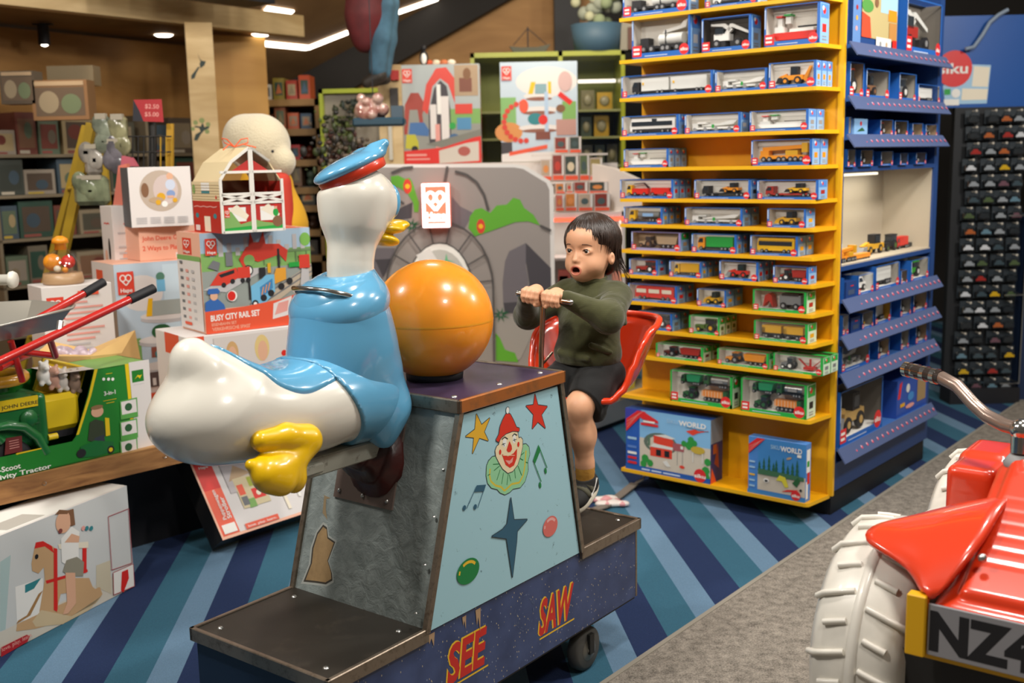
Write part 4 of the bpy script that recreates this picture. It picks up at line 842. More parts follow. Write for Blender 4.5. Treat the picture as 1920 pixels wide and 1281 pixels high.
outl(c7(*face), FC); hat = [(375, 262), (400, 250), (425, 262), (460, 330), (488, 398), (520, 408), (515, 440), (450, 436), (380, 462), (330, 505), (300, 552), (275, 530), (308, 465), (318, 390), (345, 320)]
outl(c7(*hat), CR); q = c7((397, 220))[0]; a.ell(*q, .0115, .019, OUT); a.ell(*q, .0095, .016, CW)
for e, ex in (((365, 560), 44), ((465, 520), 36)): q = c7(e)[0]; a.ell(*q, .0125*ex/42, .022, CW)
for p, q in (((335, 580), (372, 565)), ((345, 560), (362, 595)), ((452, 535), (488, 522)), ((462, 512), (474, 550))): a.line(*c7(p)[0], *c7(q)[0], .0022, OUT)
for P in (((335, 525), (365, 498), (398, 520)), ((445, 490), (465, 465), (495, 480))):
    for i in (0, 1): a.line(*c7(P[i])[0], *c7(P[i+1])[0], .0032, OUT)
a.poly(c7((415, 540), (438, 590), (442, 625), (425, 655), (400, 658), (385, 635), (395, 600)), CR)
a.poly(c7((335, 678), (400, 700), (455, 670), (495, 618), (490, 720), (462, 795), (420, 820), (375, 790)), CR); a.poly(c7((370, 740), (420, 745), (455, 705), (445, 760), (410, 785)), PNK); a.line(*c7((345, 690))[0], *c7((470, 690))[0], .0016, FC)
for e in ((318, 656), (508, 575)): q = c7(e)[0]; a.ell(*q, .007, .013, CR)
GN = mat('#127a3e', .5); a.poly(c7((718, 578), (738, 640), (683, 775), (660, 745)), GN)
for p, q in (((725, 600), (808, 820)), ((672, 765), (748, 965))): a.line(*c7(p)[0], *c7(q)[0], .003, GN)
for e in ((792, 850), (735, 1000)): q = c7(e)[0]; a.ell(*q, .0075, .017, GN, rot=.3)
a.poly(c2((1240, 168), (1292, 164), (1280, 202), (1222, 206)), DBL)
for p, q in (((1238, 175), (1182, 300)), ((1288, 170), (1245, 295))): a.line(*c2(p)[0], *c2(q)[0], .0024, DBL)
for e in ((1170, 295), (1231, 289)): q = c2(e)[0]; a.ell(*q, .0095, .0125, DBL)
P = [pa(*p) for p in ((957, 933), (963, 975), (988, 974), (969, 996), (968, 1015), (960, 1083), (949, 1010), (921, 1006), (941, 993), (950, 982))]; outl(P, DBL)
def bub(c, rx, ry, m, hl):
    q = pa(*c); a.ell(*q, rx, ry, m, 28)
    pts = [(q[0]+rx*.72*math.cos(t), q[1]+ry*.72*math.sin(t)) for t in np.linspace(.5, 2.2, 7)]
    for i in range(6): a.line(*pts[i], *pts[i+1], .008, hl)
    t0, t1 = 2.75, 3.15; a.line(q[0]+rx*.78*math.cos(t0), q[1]+ry*.75*math.sin(t0), q[0]+rx*.78*math.cos(t1), q[1]+ry*.75*math.sin(t1), .006, hl)
bub((877, 1071), .066, .064*.95, GN, SY); bub((1031, 987), .052, .054, mat('#d06a62', .45), mat('#e0a8a4', .5))
mb.build('front_panel', ride)
for (p, q) in (((aR0, .006, zb), (aR1, .006, zt)), ((aL0, .505, zb), (aL1, .505, zt)), ((aR0, .505, zb), (aR1, .505, zt)), ((aL0, .006, zb), (aL1, .006, zt))):
    mb = MB(); mb.tube([p, q], .011, TRIM, 4, smooth=False)
    if p[0] != aL0 or p[1] > .1: mb.build('corner_edging', ride)
for i in range(5):
    for yy, tt in ((.02, i/4),): mb.lathe([(0, .003), (.004, .002), (.005, 0)], SILV, 8, c=(aL0+(aL1-aL0)*tt-.009, .03, zb+.05+(zt-zb-.1)*tt))
mb.build('corner_edging', ride)
mb = MB(); TOPM = scuffed('purple_top', '#463a55', '#221c2a', 5, .35, .8, .28); mb.box(-.898, -.436, .004, .51, .985, 1.0, TOPM)
for x in (-.86, -.67, -.48):
    for y in (.05, .46): mb.lathe([(0, 1.0035), (.007, 1.003), (.009, 1.0)], SILV, 8, c=(x, y, 0))
o = mb.build('top_board', ride); t = MB(); t.box(-.905, -.429, -.006, .006, .968, 1.004, COPP, .003); t.box(-.905, -.893, -.006, .518, .968, 1.004, TRIM, .003); t.box(-.441, -.429, -.006, .518, .968, 1.004, TRIM, .003); t.box(-.905, -.429, .506, .518, .968, 1.004, TRIM, .003); t.build('top_edging', o)
BALLM = mat('#ff9e28', .27, coat=.35); BALLM.node_tree.nodes['Principled BSDF'].inputs['Subsurface Weight'].default_value = .45; BALLM.node_tree.nodes['Principled BSDF'].inputs['Subsurface Radius'].default_value = (.09, .04, .01)
bc = (-.695, .262, 1.167); br = .168; mb = MB(); prof = [(br*math.sin(t)*(1.0+.012*math.sin(t)), -br*math.cos(t)) for t in np.linspace(.42, PI, 28)]
mb.lathe(prof, BALLM, 48, c=bc); mb.lathe([(br*1.014, -.003), (br*1.0155, 0), (br*1.014, .003)], BALLM, 48, c=bc); o = mb.build('orange_ball', ride)
mb = MB(); mb.lathe([(0, 1.0), (.080, 1.0), (.082, 1.016), (.07, 1.03), (0, 1.035)], K_, 32, c=(bc[0], bc[1], 0)); mb.build('ball_base_ring', o)
# beam, flange and rubber boot
BEAM = scuffed('grey_beam', '#a3a498', '#5c5a4c', 25, .58, .68, .4); mb = MB(); mb.box(-1.30, -.7, .20, .285, .846, .894, BEAM, .004); mb.box(-.7, .12, .225, .285, .765, .80, BEAM, .004); mb.box(-.72, -.68, .225, .285, .765, .892, BEAM, .004); mb.box(-1.30, -1.2, .18, .33, .86, .885, BEAM, .004); mb.build('beam', ride)
def ap(z): return aL0+(aL1-aL0)*(z-zb)/(zt-zb)
mb = MB(); FLG = scuffed('red_brown_plate', '#665750', '#857a70', 16, .6, .8, .4)
v = [(ap(z)-d, y, z) for d in (0, .006) for y, z in ((.18, .70), (.40, .70), (.40, .965), (.18, .965))]; mb.add(v, [(0, 1, 2, 3), (4, 7, 6, 5), (0, 4, 5, 1), (1, 5, 6, 2), (2, 6, 7, 3), (3, 7, 4, 0)], FLG)
for y, z in ((.2, .72), (.38, .72), (.38, .945), (.2, .945), (.29, .72)): mb.ball((ap(z)-.007, y, z), .006, SILV, 8, 6)
mb.build('boot_plate', ride)
BOOT = mat('#4c1a15', .35, noise=.4, nscale=9, bump=.3, bscale=16, noise2='#2a0f0d')
rings = []
for i in range(9):
    t = i/8; cx = ap(.84)-.005-t*.115; ry = .095*(1-t)+.045*t+.009*math.sin(t*16); rz_ = .105*(1-t)+.032*t+.009*math.sin(t*16); cz = .82+.05*t
    rings.append([(cx-(.0 if i else 0)+(.02*math.sin(j*2*PI/20*3)*t*(1-t)*2)+(ap(cz+rz_*math.sin(2*PI*j/20))-ap(cz))*(1-t), .262+ry*math.cos(2*PI*j/20)*(1+.05*math.sin(j*1.9+i)), cz+rz_*math.sin(2*PI*j/20)) for j in range(20)])
mb = MB(); mb.add([p for r in rings for p in r], [(i*20+j, i*20+(j+1) % 20, (i+1)*20+(j+1) % 20, (i+1)*20+j) for i in range(8) for j in range(20)], BOOT, True); mb.build('rubber_boot', ride)

# ---------------- duck
DW = mat('#dcd8cc', .25, coat=.5, bump=.02, bscale=9); DBU = mat('#5b9dc2', .22, coat=.6); DYL = mat('#e5b800', .3, coat=.4); DRD = mat('#d53a1c', .3, coat=.4)
duck = thing('duck_seat', None, None); duck.parent = ride
def body(F, off=0):
    F.ell((-1.20, .25, 1.02), (.27+off, .145+off, .12+off), .05); F.ell((-1.435, .25, 1.045), (.185+off, .135+off, .115+off), .05)
    F.ell((-1.02, .25, 1.0), (.115+off, .115+off, .10+off), .05)
    F.cap((-1.46, .25, 1.09), (-1.515, .25, 1.175), .09+off, .040+off, .07); F.cap((-1.46, .255, 1.12), (-1.505, .255, 1.195), .055+off, .026+off, .05); F.cap((-1.42, .215, 1.11), (-1.485, .21, 1.165), .05+off, .024+off, .045)
    F.ell((-1.27, .25, 1.213+off), (.14, .12, .075), .05, op='sub')
f = Field((-1.70, .06, .87), (-.84, .44, 1.26), .0055); body(f)
f.build('body', DW, duck)
# head and neck
f = Field((-1.22, .10, 1.25), (-.80, .40, 1.64), .005)
f.ell((-.992, .25, 1.500), (.090, .086, .09), .03); f.ell((-.985, .25, 1.53), (.088, .085, .06), .04); f.cap((-1.0, .25, 1.44), (-1.015, .25, 1.36), .070, .052, .05); f.cap((-1.015, .25, 1.36), (-1.02, .25, 1.27), .052, .066, .03)
f.ell((-.92, .25, 1.50), (.045, .07, .06), .03)
f.plane((-.995, .25, 1.572), tuple(Matrix.Rotation(-.40, 3, Vector((.62, .78, 0)).normalized()) @ Vector((0, 0, 1))), .01)
f.build('head', DW, duck)
# shirt
f = Field((-1.30, .05, .88), (-.82, .45, 1.38), .0055)
f.ell((-1.045, .25, 1.15), (.122, .118, .20), .03); f.cap((-1.03, .25, 1.12), (-.99, .25, 1.0), .115, .10, .05); f.cap((-1.05, .25, 1.24), (-1.03, .25, 1.30), .10, .07, .03)
f.cap((-1.07, .25, 1.22), (-1.105, .25, 1.08), .108, .108, .06); f.cap((-1.0, .25, 1.05), (-.965, .25, .975), .10, .085, .05)
f.ell((-.975, .25, .975), (.08, .125, .07), .05); f.ell((-1.00, .17, .95), (.045, .04, .075), .03); f.ell((-1.00, .33, .95), (.045, .04, .075), .03)
f.cap((-1.03, .25, 1.27), (-1.02, .25, 1.42), .06, .056, .012, 'sub')
f.plane((-1.02, .25, 1.325), (-.15, 0, 1), .008)
f.build('shirt', DBU, duck)
# sailor collar laid over the shoulders
f = Field((-1.28, .06, 1.13), (-.84, .44, 1.40), .005)
f.ell((-1.045, .25, 1.255), (.119, .119, .074), .02, rot=Matrix.Rotation(-.25, 3, 'Y')); f.cap((-1.03, .25, 1.27), (-1.02, .25, 1.345), .082, .062, .03); f.ell((-1.085, .25, 1.238), (.094, .108, .060), .06, rot=Matrix.Rotation(-.15, 3, 'Y'))
f.cap((-1.03, .25, 1.15), (-1.02, .25, 1.45), .058, .054, .012, 'sub'); f.plane((-1.02, .25, 1.335), (-.15, 0, 1), .008); f.plane((-1.12, .25, 1.205), (.30, .12, -1), .01)
f.build('sailor_collar', DBU, duck)
# saddle
f = Field((-1.50, .06, .98), (-1.0, .44, 1.26), .005); body(f, .0055)
X, Y, Z = f.coords(); reg = np.sqrt(((X+1.255)/.205)**2+((Y-.25)/.122)**2)-1; f.D = np.maximum(f.D, (reg*.15).astype(np.float32)+0*Z); f.D = np.maximum(f.D, 1.045-Z+0*X+0*Y)
f.build('saddle', DBU, duck)
# skirt of the shirt running down the flank
f = Field((-1.25, .06, .86), (-.84, .44, 1.24), .0055); body(f, .009)
q1, q2 = rp(634, 705, .12), rp(682, 802, .12); m_ = (q2[0]-q1[0])/(q2[1]-q1[1])
X, Y, Z = f.coords(); f.D = np.maximum(f.D, (-(X-q1[0]-m_*(Z-q1[1])))*.7+0*Y); f.D = np.maximum(f.D, (X+.955+(-.5)*(Z-.98))*.8+0*Y)
f.build('shirt_tail', DBU, duck)
for sy in (-1, 1):
    y0_ = .115; dz = 0 if sy < 0 else .045; ds = 0 if sy < 0 else .02
    def L3(px, py, b=y0_): a_, z_ = rp(px, py, b); return (a_+ds, b if sy < 0 else .5-b+.0-.02, z_+dz)
    f = Field((-1.58, .02 if sy < 0 else .26, .76), (-1.16, .22 if sy < 0 else .47, 1.08), .004)
    f.chain([L3(488, 826), L3(535, 820), L3(574, 824)], [.023, .031, .037], .015)
    f.chain([L3(574, 828), L3(550, 856), L3(510, 872)], [.036, .036, .033], .006)
    f.cap(L3(470, 872, .11), L3(510, 884, .11), .013, .034, .03); f.ell(L3(520, 890, .105), (.056, .036, .042), .03); f.ell(L3(550, 893, .108), (.030, .032, .040), .010); f.ell(L3(529, 902, .09), (.036, .028, .034), .012); f.ell(L3(502, 892, .09), (.036, .028, .036), .02)
    f.build('leg', DYL, duck)
R_ = Matrix.Rotation(-.40, 3, Vector((.62, .78, 0)).normalized()); cc_ = Vector((-.993, .25, 1.575))
RR_ = lambda v: cc_+R_ @ Vector(v)
f = Field((-1.16, .06, 1.48), (-.78, .44, 1.72), .0045)
f.ell(tuple(RR_((0, 0, .022))), (.100, .094, .026), .01, rot=R_); f.cap(tuple(RR_((.05, -.06, .034))), tuple(RR_((.068, -.082, .040))), .016, .010, .03); f.cap(tuple(RR_((.06, .0, .03))), tuple(RR_((.10, .0, .032))), .015, .009, .03)
f.plane(tuple(RR_((0, 0, .008))), tuple(R_ @ Vector((0, 0, -1))), .005)
cap_o = f.build('cap', DBU, duck)
mb = MB(); rr = []
for k, (r, dz) in enumerate(((.084, -.012), (.0885, -.009), (.0905, .008), (.088, .013))): rr.append([tuple(RR_((r*1.02*math.cos(2*PI*j/40), r*.97*math.sin(2*PI*j/40), dz))) for j in range(40)])
mb.add([p for r in rr for p in r], [(i*40+j, i*40+(j+1) % 40, (i+1)*40+(j+1) % 40, (i+1)*40+j) for i in range(3) for j in range(40)], DRD, True); mb.build('cap_band', duck)
f = Field((-.95, .14, 1.36), (-.74, .36, 1.50), .0035)
f.ell((-.865, .25, 1.445), (.05, .052, .016), .01, rot=Matrix.Rotation(.12, 3, 'Y')); f.ell((-.825, .25, 1.452), (.034, .042, .015), .012); f.cap((-.89, .25, 1.455), (-.9, .25, 1.475), .02, .012, .015)
f.ell((-.875, .25, 1.417), (.045, .045, .016), .006, rot=Matrix.Rotation(.3, 3, 'Y'))
bk = f.build('beak', DYL, duck); bk.location = (-.02, 0, -.012)
for sy in (-1, 1):
    mb = MB(); mb.ball((-.908, .25+sy*.045, 1.505), (.026, .028, .045), mat('#5aa4cc', .2, coat=.5), 16, 12); mb.build('eye', duck)
mb = MB(); P = [(-1.085, .155, 1.275), (-1.125, .16, 1.29), (-1.155, .19, 1.30), (-1.165, .25, 1.303), (-1.155, .31, 1.30), (-1.125, .34, 1.29), (-1.085, .345, 1.275)]
mb.tube(P, .0065, CHROME, 10); [mb.ball(p, .014, mat('#2b2c30', .35, .6), 12, 8) for p in (P[0], P[-1])]; mb.build('grab_handle', duck)
# ------------------------------------------------------------------ red bucket seat and T handle of the ride (x towards the duck, y towards the camera side)
CR_ = RYAW+PI; CORG = RO+RA*.10+RB*.25
seat = thing('bucket_seat', None, None); seat.parent = ride; seat.location = (.10, .25, 0); seat.rotation_euler.z = PI
SRED = mat('#dc3a16', .25, coat=.5)
ZR = [(0, 1.065), (60, 1.065), (85, 1.045), (100, 1.0), (113, .93), (125, .86), (140, .825), (180, .815)]
def zrim(ph):
    d = abs(math.degrees(ph)); d = 360-d if d > 180 else d
    for i in range(len(ZR)-1):
        if d <= ZR[i+1][0]:
            t = (d-ZR[i][0])/(ZR[i+1][0]-ZR[i][0]); t = t*t*(3-2*t) if i else t; return ZR[i][1]+(ZR[i+1][1]-ZR[i][1])*t
    return ZR[-1][1]
NP, NS = 72, 14; g = []
def rimdir(ph):
    c, s_ = math.cos(ph), math.sin(ph); e = .8; return (-math.copysign(abs(c)**e, c)*(.185 if c > 0 else .15), math.copysign(abs(s_)**e, s_)*.205)
for i in range(NS+1):
    s_ = i/NS
    for j in range(NP):
        ph = -PI+2*PI*j/NP; dx, dy = rimdir(ph); k = s_**.62; flare = 1+.06*max(0, s_-.8)/.2
        g.append((.0+dx*k*flare+.0, dy*k*flare, .803+(zrim(ph)-.803)*s_**2.3))
mb = MB(); mb.add(g, [(i*NP+j, (i+1)*NP+j, (i+1)*NP+(j+1) % NP, i*NP+(j+1) % NP) for i in range(NS) for j in range(NP)], SRED, True); o = mb.build('shell', seat); md = o.modifiers.new('s', 'SOLIDIFY'); md.thickness = .007; md.offset = 0
mb = MB(); mb.tube(g[-NP:], .0115, SRED, 10, closed=True); mb.build('rim', seat)
mb = MB(); mb.box(-.1, .16, -.03, .03, .795, .806, K_); mb.cyl((0, 0, .76), (0, 0, .80), .03, SILV); mb.build('seat_mount', seat)
E1 = Vector((.297, -.088, 1.181)); E2 = Vector((.262, .092, 1.160)); EM = E1.lerp(E2, .49)
hb = thing('steering_handle', None, None); hb.parent = ride; hb.location = (.10, .25, 0); hb.rotation_euler.z = PI
BRS = mat('#b5a08c', .22, 1); mb = MB(); mb.tube([E1, E2], .0085, BRS, 12); mb.ball(E1, .0095, CHROME, 10, 6); mb.ball(E2, .0095, CHROME, 10, 6); mb.build('cross_bar', hb)
mb = MB(); mb.tube([EM, (.298, .0, 1.0), (.302, 0, .79)], .0085, BRS, 12); mb.tube([(.302, 0, .955), (.26, -.01, .965), (.22, -.012, .985)], .004, BRS, 8); mb.build('upright', hb)

# ------------------------------------------------------------------ the child
SKIN = mat('#d6a17e', .5, name='skin'); SKIN.node_tree.nodes['Principled BSDF'].inputs['Subsurface Weight'].default_value = .12; SKIN.node_tree.nodes['Principled BSDF'].inputs['Subsurface Radius'].default_value = (.012, .005, .003)
LIPM = mat('#c4765f', .45); MOUTHM = mat('#3a100e', .6); HAIRM = mat('#2e1f17', .38, noise=.35, nscale=40); CHEEK = mat('#d3937a', .5)
child = thing('person', 'toddler in a green jumper, black shorts and black trainers riding the see-saw, gripping its handle', 'person', CORG, CR_)
f = Field((-.125, -.235, .43), (.335, .215, 1.44), .0027)
# torso, arms and legs under the clothes
f.ell((.02, 0, .91), (.08, .105, .07), .03); f.ell((.015, 0, 1.02), (.07, .095, .12), .03); f.ell((.005, 0, 1.13), (.06, .1, .055), .03)
f.cap((0, 0, 1.15), (.012, 0, 1.245), .046, .042, .03)
ARM = {1: [(.0, .10, 1.15), (.14, .150, 1.10), (.250, .055, 1.170)], -1: [(.01, -.10, 1.15), (.13, -.175, 1.085), (.262, -.082, 1.168)]}
for sy in (1, -1): f.chain(ARM[sy], [.035, .03, .019], .02)
for sy in (1, -1):
    y = sy*.062
    f.chain([(.03, y*.9, .88), (.165, y, .815)], [.06, .046], .03); f.ell((.183, y, .802), (.041, .041, .043), .02)
    f.chain([(.18, y, .80), (.160, y, .70), (.148, y, .605), (.145, y, .555)], [.040, .039, .0285, .027], .02); f.ell((.150, y, .715), (.040, .038, .055), .02)
    f.chain([(.135, y, .545), (.19, y, .50)], [.025, .02], .02)
# head
f.ell((-.004, 0, 1.330), (.094, .081, .088), .02); f.ell((.028, 0, 1.272), (.064, .067, .062), .03)
for sy in (1, -1):
    f.ell((.050, sy*.031, 1.255), (.036, .034, .032), .02); f.ell((.004, sy*.080, 1.276), (.013, .010, .021), .006); f.ell((.010, sy*.090, 1.278), (.006, .006, .011), .004, op='sub')
f.ell((.066, 0, 1.222), (.025, .026, .020), .02); f.ell((.052, 0, 1.345), (.040, .052, .036), .03)
f.cap((.082, 0, 1.300), (.097, 0, 1.279), .0065, .008, .016); f.ell((.101, 0, 1.275), (.0085, .0095, .0075), .006); f.ell((.094, .0095, 1.272), (.007, .006, .0055), .004); f.ell((.094, -.0095, 1.272), (.007, .006, .0055), .004)
for sy in (1, -1):
    f.ell((.098, sy*.032, 1.306), (.014, .021, .012), .014, op='sub'); f.ell((.0745, sy*.033, 1.304), (.0155, .0185, .0135), .006)
    f.ell((.092, sy*.034, 1.3035), (.014, .0135, .0052), .002, op='sub')
    f.cap((.100, sy*.005, 1.268), (.098, sy*.005, 1.270), .0022, .0022, .002, 'sub')
f.ell((.082, 0, 1.241), (.022, .026, .022), .02)
for t in range(14):
    t0, t1 = 2*PI*t/14, 2*PI*(t+1)/14; P = lambda q: (.0985-.007*abs(math.cos(q))-.004*(math.sin(q) < 0), .0190*math.cos(q), 1.2415+(.0125 if math.sin(q) > 0 else .0145)*math.sin(q)); f.cap(P(t0), P(t1), .0036, .0036, .004)
f.ell((.098, 0, 1.2405), (.028, .0162, .0112), .003, op='sub'); f.ell((.078, 0, 1.231), (.013, .011, .004), .003)
# hands closed on the cross bar
bd = (E2-E1).normalized()
for sy, tc, wr in ((1, .655, ARM[1][2]), (-1, .27, ARM[-1][2])):
    c = E1.lerp(E2, tc); out = Vector((1, 0, 0)); out = (out-bd*out.dot(bd)).normalized(); upv = Vector((0, 0, 1))
    def H(u, o_, z): return tuple(c+bd*u+out*o_+upv*z)
    f.cap(wr, H(0, -.034, .012), .019, .021, .012); f.ell(H(0, -.022, .012), (.024, .027, .018), .012); f.ell(H(0, -.006, .017), (.018, .0265, .0115), .01)
    for i, ln in enumerate((.95, 1.05, 1.0, .85)):
        u = (-.0225+.015*i)*sy*-1
        f.chain([H(u, -.008, .019), H(u*1.04, .0150, .0150), H(u*1.04, .0205*ln, -.0015), H(u*1.02, .0140, -.0165*ln), H(u, .0005, -.0185*ln)], [.0085, .0082, .0076, .0072, .0066], .0025)
    s2 = -sy
    f.chain([H(s2*.020, -.024, .004), H(s2*.029, -.010, -.010), H(s2*.024, .006, -.0215), H(s2*.017, .014, -.0245)], [.0105, .009, .008, .007], .004)
def pick(C):
    x, y, z = C[:, 0], C[:, 1], C[:, 2]; out = np.zeros(len(C), int)
    r = np.sqrt((y/.0198)**2+((z-1.2405)/.0148)**2); m = (x > .06) & (z > 1.2) & (z < 1.28)
    out[m & (r < 1.16)] = 1; out[m & (r < 1.0) & (x < .0915)] = 2; out[m & (r < .8) & (x < .0915) & (z < 1.2345)] = 1
    return out
body_o = f.build('body', [SKIN, LIPM, MOUTHM], child, pick)
EW = mat('#e9e4dc', .15, coat=.6); IR = mat('#140c08', .1, coat=.8)
for sy in (1, -1):
    mb = MB(); c = (.0735, sy*.0335, 1.304); mb.ball(c, .0142, EW, 20, 14); mb.build('eye', child)
    e = child.children[-1]; ib = MB(); dirv = Vector((.985, -.02, -.02)).normalized(); ic = Vector(c)+dirv*.0068; ib.ball(ic, .0090, IR, 16, 12); ib.ball(tuple(Vector(c)+dirv*.0148+Vector((0, .003, .003))), .0007, W_, 6, 4); ib.build('iris', e)
    bm = MB(); BR = mat('#5b4030', .7); bm.tube([(.0905, sy*.014, 1.3225), (.0920, sy*.024, 1.3268), (.0868, sy*.038, 1.3268), (.0765, sy*.051, 1.3215)], .002, BR, 6, radii=[.0011, .0019, .0017, .0007]); bm.build('eyebrow', child)
    bm = MB(); bm.tube([(.0855, sy*.0205, 1.3052), (.0895, sy*.028, 1.3098), (.0875, sy*.038, 1.3105), (.0785, sy*.0485, 1.3072)], .0014, mat('#2a1812', .6), 6); bm.build('upper_lash', child)
# hair: a cap under loose locks
f = Field((-.135, -.125, 1.17), (.125, .125, 1.445), .003)
f.ell((-.010, 0, 1.338), (.1005, .0885, .0875), .02); f.ell((-.040, 0, 1.275), (.062, .078, .07), .03)
f.ell((.115, 0, 1.265), (.09, .085, .088), .012, op='sub'); f.ell((.03, 0, 1.20), (.075, .09, .062), .02, op='sub')
for sy in (1, -1): f.ell((.05, sy*.075, 1.27), (.058, .03, .052), .01, op='sub')
f.build('hair', HAIRM, child)
hair = child.children[-1]; mb = MB(); hr = random.Random(3); crown = Vector((-.03, .01, 1.422)); HC = Vector((-.008, 0, 1.333)); HRAD = Vector((.1035, .0915, .0915))
for i in range(430):
    az = hr.uniform(-PI, PI); fr = math.cos(az)
    el_end = {1: 34, 0: -35}[1 if fr > .55 else 0]
    if fr > .55: el_end = hr.uniform(20, 33) if -.2 < math.sin(az) < .35 else (hr.uniform(2, 20) if math.sin(az) < 0 else hr.uniform(0, 22))
    elif fr > -.1: el_end = hr.uniform(-30, -8)
    else: el_end = hr.uniform(-72, -48)
    n = 8; P = []; sw = hr.uniform(-.25, .25)+(.25 if fr > .5 else 0); lift = hr.uniform(0, .0035); e0 = hr.uniform(60, 86)
    for k in range(n+1):
        t = k/n; el = math.radians(e0+(el_end-e0)*t); a_ = az+sw*t
        p = HC+Vector((math.cos(el)*math.cos(a_)*HRAD.x, math.cos(el)*math.sin(a_)*HRAD.y, math.sin(el)*HRAD.z))*(1+lift)
        if fr < -.1 and t > .72: q = (t-.72)/.28; p += Vector((math.cos(a_), math.sin(a_), 0))*(.030*q*q+.012*q)+Vector((0, 0, -.012*q))
        P.append(p)
    rr = hr.uniform(.0014, .0027); mb.tube(P, rr, HAIRM, 5, radii=[rr*(.8+.4*math.sin(PI*min(1, k/n*1.1)))*(1 if k < n-1 else (.6 if k < n else .15)) for k in range(n+1)])
for i in range(26):   # wispy ends flying out at the nape
    az = PI+hr.uniform(-1.25, 1.0); b0 = HC+Vector((math.cos(az)*.085, math.sin(az)*.085, -.055-hr.uniform(0, .03))); o_ = Vector((math.cos(az), math.sin(az), 0))
    L = hr.uniform(.02, .045); mb.tube([b0, b0+o_*L*.45+Vector((0, 0, -.018)), b0+o_*L*.8+Vector((0, 0, -.045)), b0+o_*L+Vector((0, 0, -.065-hr.uniform(0, .02)))], .0012, HAIRM, 5, radii=[.002, .0016, .0011, .0003])
mb.build('loose_locks', hair)
def knit():
    m, nt, b = nodes_of('olive_knit'); tc = nt.nodes.new('ShaderNodeTexCoord'); wv = nt.nodes.new('ShaderNodeTexWave'); wv.bands_direction = 'Z'; wv.inputs['Scale'].default_value = 85; wv.inputs['Distortion'].default_value = 1.2; wv.inputs['Detail'].default_value = 2
    n = nt.nodes.new('ShaderNodeTexNoise'); n.inputs['Scale'].default_value = 14; n.inputs['Detail'].default_value = 6; n3 = nt.nodes.new('ShaderNodeTexNoise'); n3.inputs['Scale'].default_value = 9; n3.inputs['Distortion'].default_value = 1.2
    for q in (wv, n, n3): nt.links.new(tc.outputs['Object'], q.inputs['Vector'])
    r = ramp(nt, [(.3, '#3a3b22'), (.7, '#4b4c2e')], 'LINEAR'); nt.links.new(n.outputs['Fac'], r.inputs['Fac']); nt.links.new(r.outputs['Color'], b.inputs['Base Color'])
    b1 = nt.nodes.new('ShaderNodeBump'); b1.inputs['Strength'].default_value = .25; b1.inputs['Distance'].default_value = .002; b2 = nt.nodes.new('ShaderNodeBump'); b2.inputs['Strength'].default_value = .55; b2.inputs['Distance'].default_value = .02
    nt.links.new(wv.outputs['Fac'], b1.inputs['Height']); nt.links.new(n3.outputs['Fac'], b2.inputs['Height']); nt.links.new(b2.outputs['Normal'], b1.inputs['Normal']); nt.links.new(b1.outputs['Normal'], b.inputs['Normal'])
    b.inputs['Roughness'].default_value = .9; b.inputs['Sheen Weight'].default_value = .25; b.inputs['Specular IOR Level'].default_value = .2; return m
KN = knit(); f = Field((-.125, -.24, .86), (.31, .215, 1.24), .0034)
f.ell((.032, 0, .955), (.098, .122, .075), .03); f.ell((.020, 0, 1.05), (.085, .112, .12), .04); f.ell((.006, 0, 1.135), (.07, .108, .058), .03); f.cap((0, .07, 1.155), (0, -.07, 1.155), .045, .045, .03)
f.chain(ARM[1][:2]+[(.238, .063, 1.166)], [.050, .048, .027], .025); f.chain(ARM[-1][:2]+[(.252, -.09, 1.163)], [.048, .045, .027], .025)
f.cap((.236, .065, 1.165), (.247, .057, 1.169), .0245, .0245, .004); f.cap((.25, -.092, 1.162), (.258, -.086, 1.166), .0245, .0245, .004)
f.cap((0, 0, 1.16), (.005, 0, 1.215), .056, .052, .02)
# folds
for (p, q, r) in (((.115, .07, 1.0), (.075, .12, .975), .010), ((.12, -.05, .965), (.125, .06, .955), .012), ((.10, .02, 1.13), (.06, .10, 1.16), .009), ((.095, .175, 1.13), (.10, .19, 1.08), .010), ((.08, .12, 1.16), (.10, .17, 1.10), .008)): f.cap(p, q, r, r*.7, .012)

f.plane((.03, 0, .915), (.12, 0, -1), .006); f.cap((0, 0, 1.13), (.01, 0, 1.30), .043, .044, .006, 'sub'); f.plane((.0, 0, 1.205), (-.18, 0, 1), .005)
f.build('jumper', KN, child)
jp = child.children[-1]; mb = MB(); mb.tube([(.006+.050*math.cos(t), .050*math.sin(t), 1.206+.010*math.cos(t)*-.9) for t in np.linspace(0, 2*PI, 33)[:-1]], .0055, KN, 8, closed=True); mb.build('collar', jp)
SHT = mat('#0f1011', .85, sheen=.1, noise=.3, nscale=12, bump=.3, bscale=12); f = Field((-.12, -.16, .73), (.22, .16, .95), .0034)
f.ell((.022, 0, .892), (.10, .125, .062), .03)
for sy in (1, -1): f.chain([(.03, sy*.062, .885), (.11, sy*.066, .848), (.165, sy*.068, .800)], [.068, .066, .060], .025); f.cap((.11, sy*.07, .84), (.105, sy*.08, .775), .052, .035, .02)
for sy in (1, -1): f.cap((.16, sy*.063, .825), (.21, sy*.063, .76), .043, .047, .004, 'sub')
f.plane((.158, 0, .815), (.86, 0, -.5), .004); f.cap((.14, .0, .76), (.19, 0, .74), .012, .012, .01, 'sub')
f.build('shorts', SHT, child)
SOCK = mat('#a87a2e', .9, bump=.2, bscale=90); SHB = mat('#1b1b1a', .75); SHW = mat('#d9d2c0', .6); STR = mat('#4d4b3b', .8)
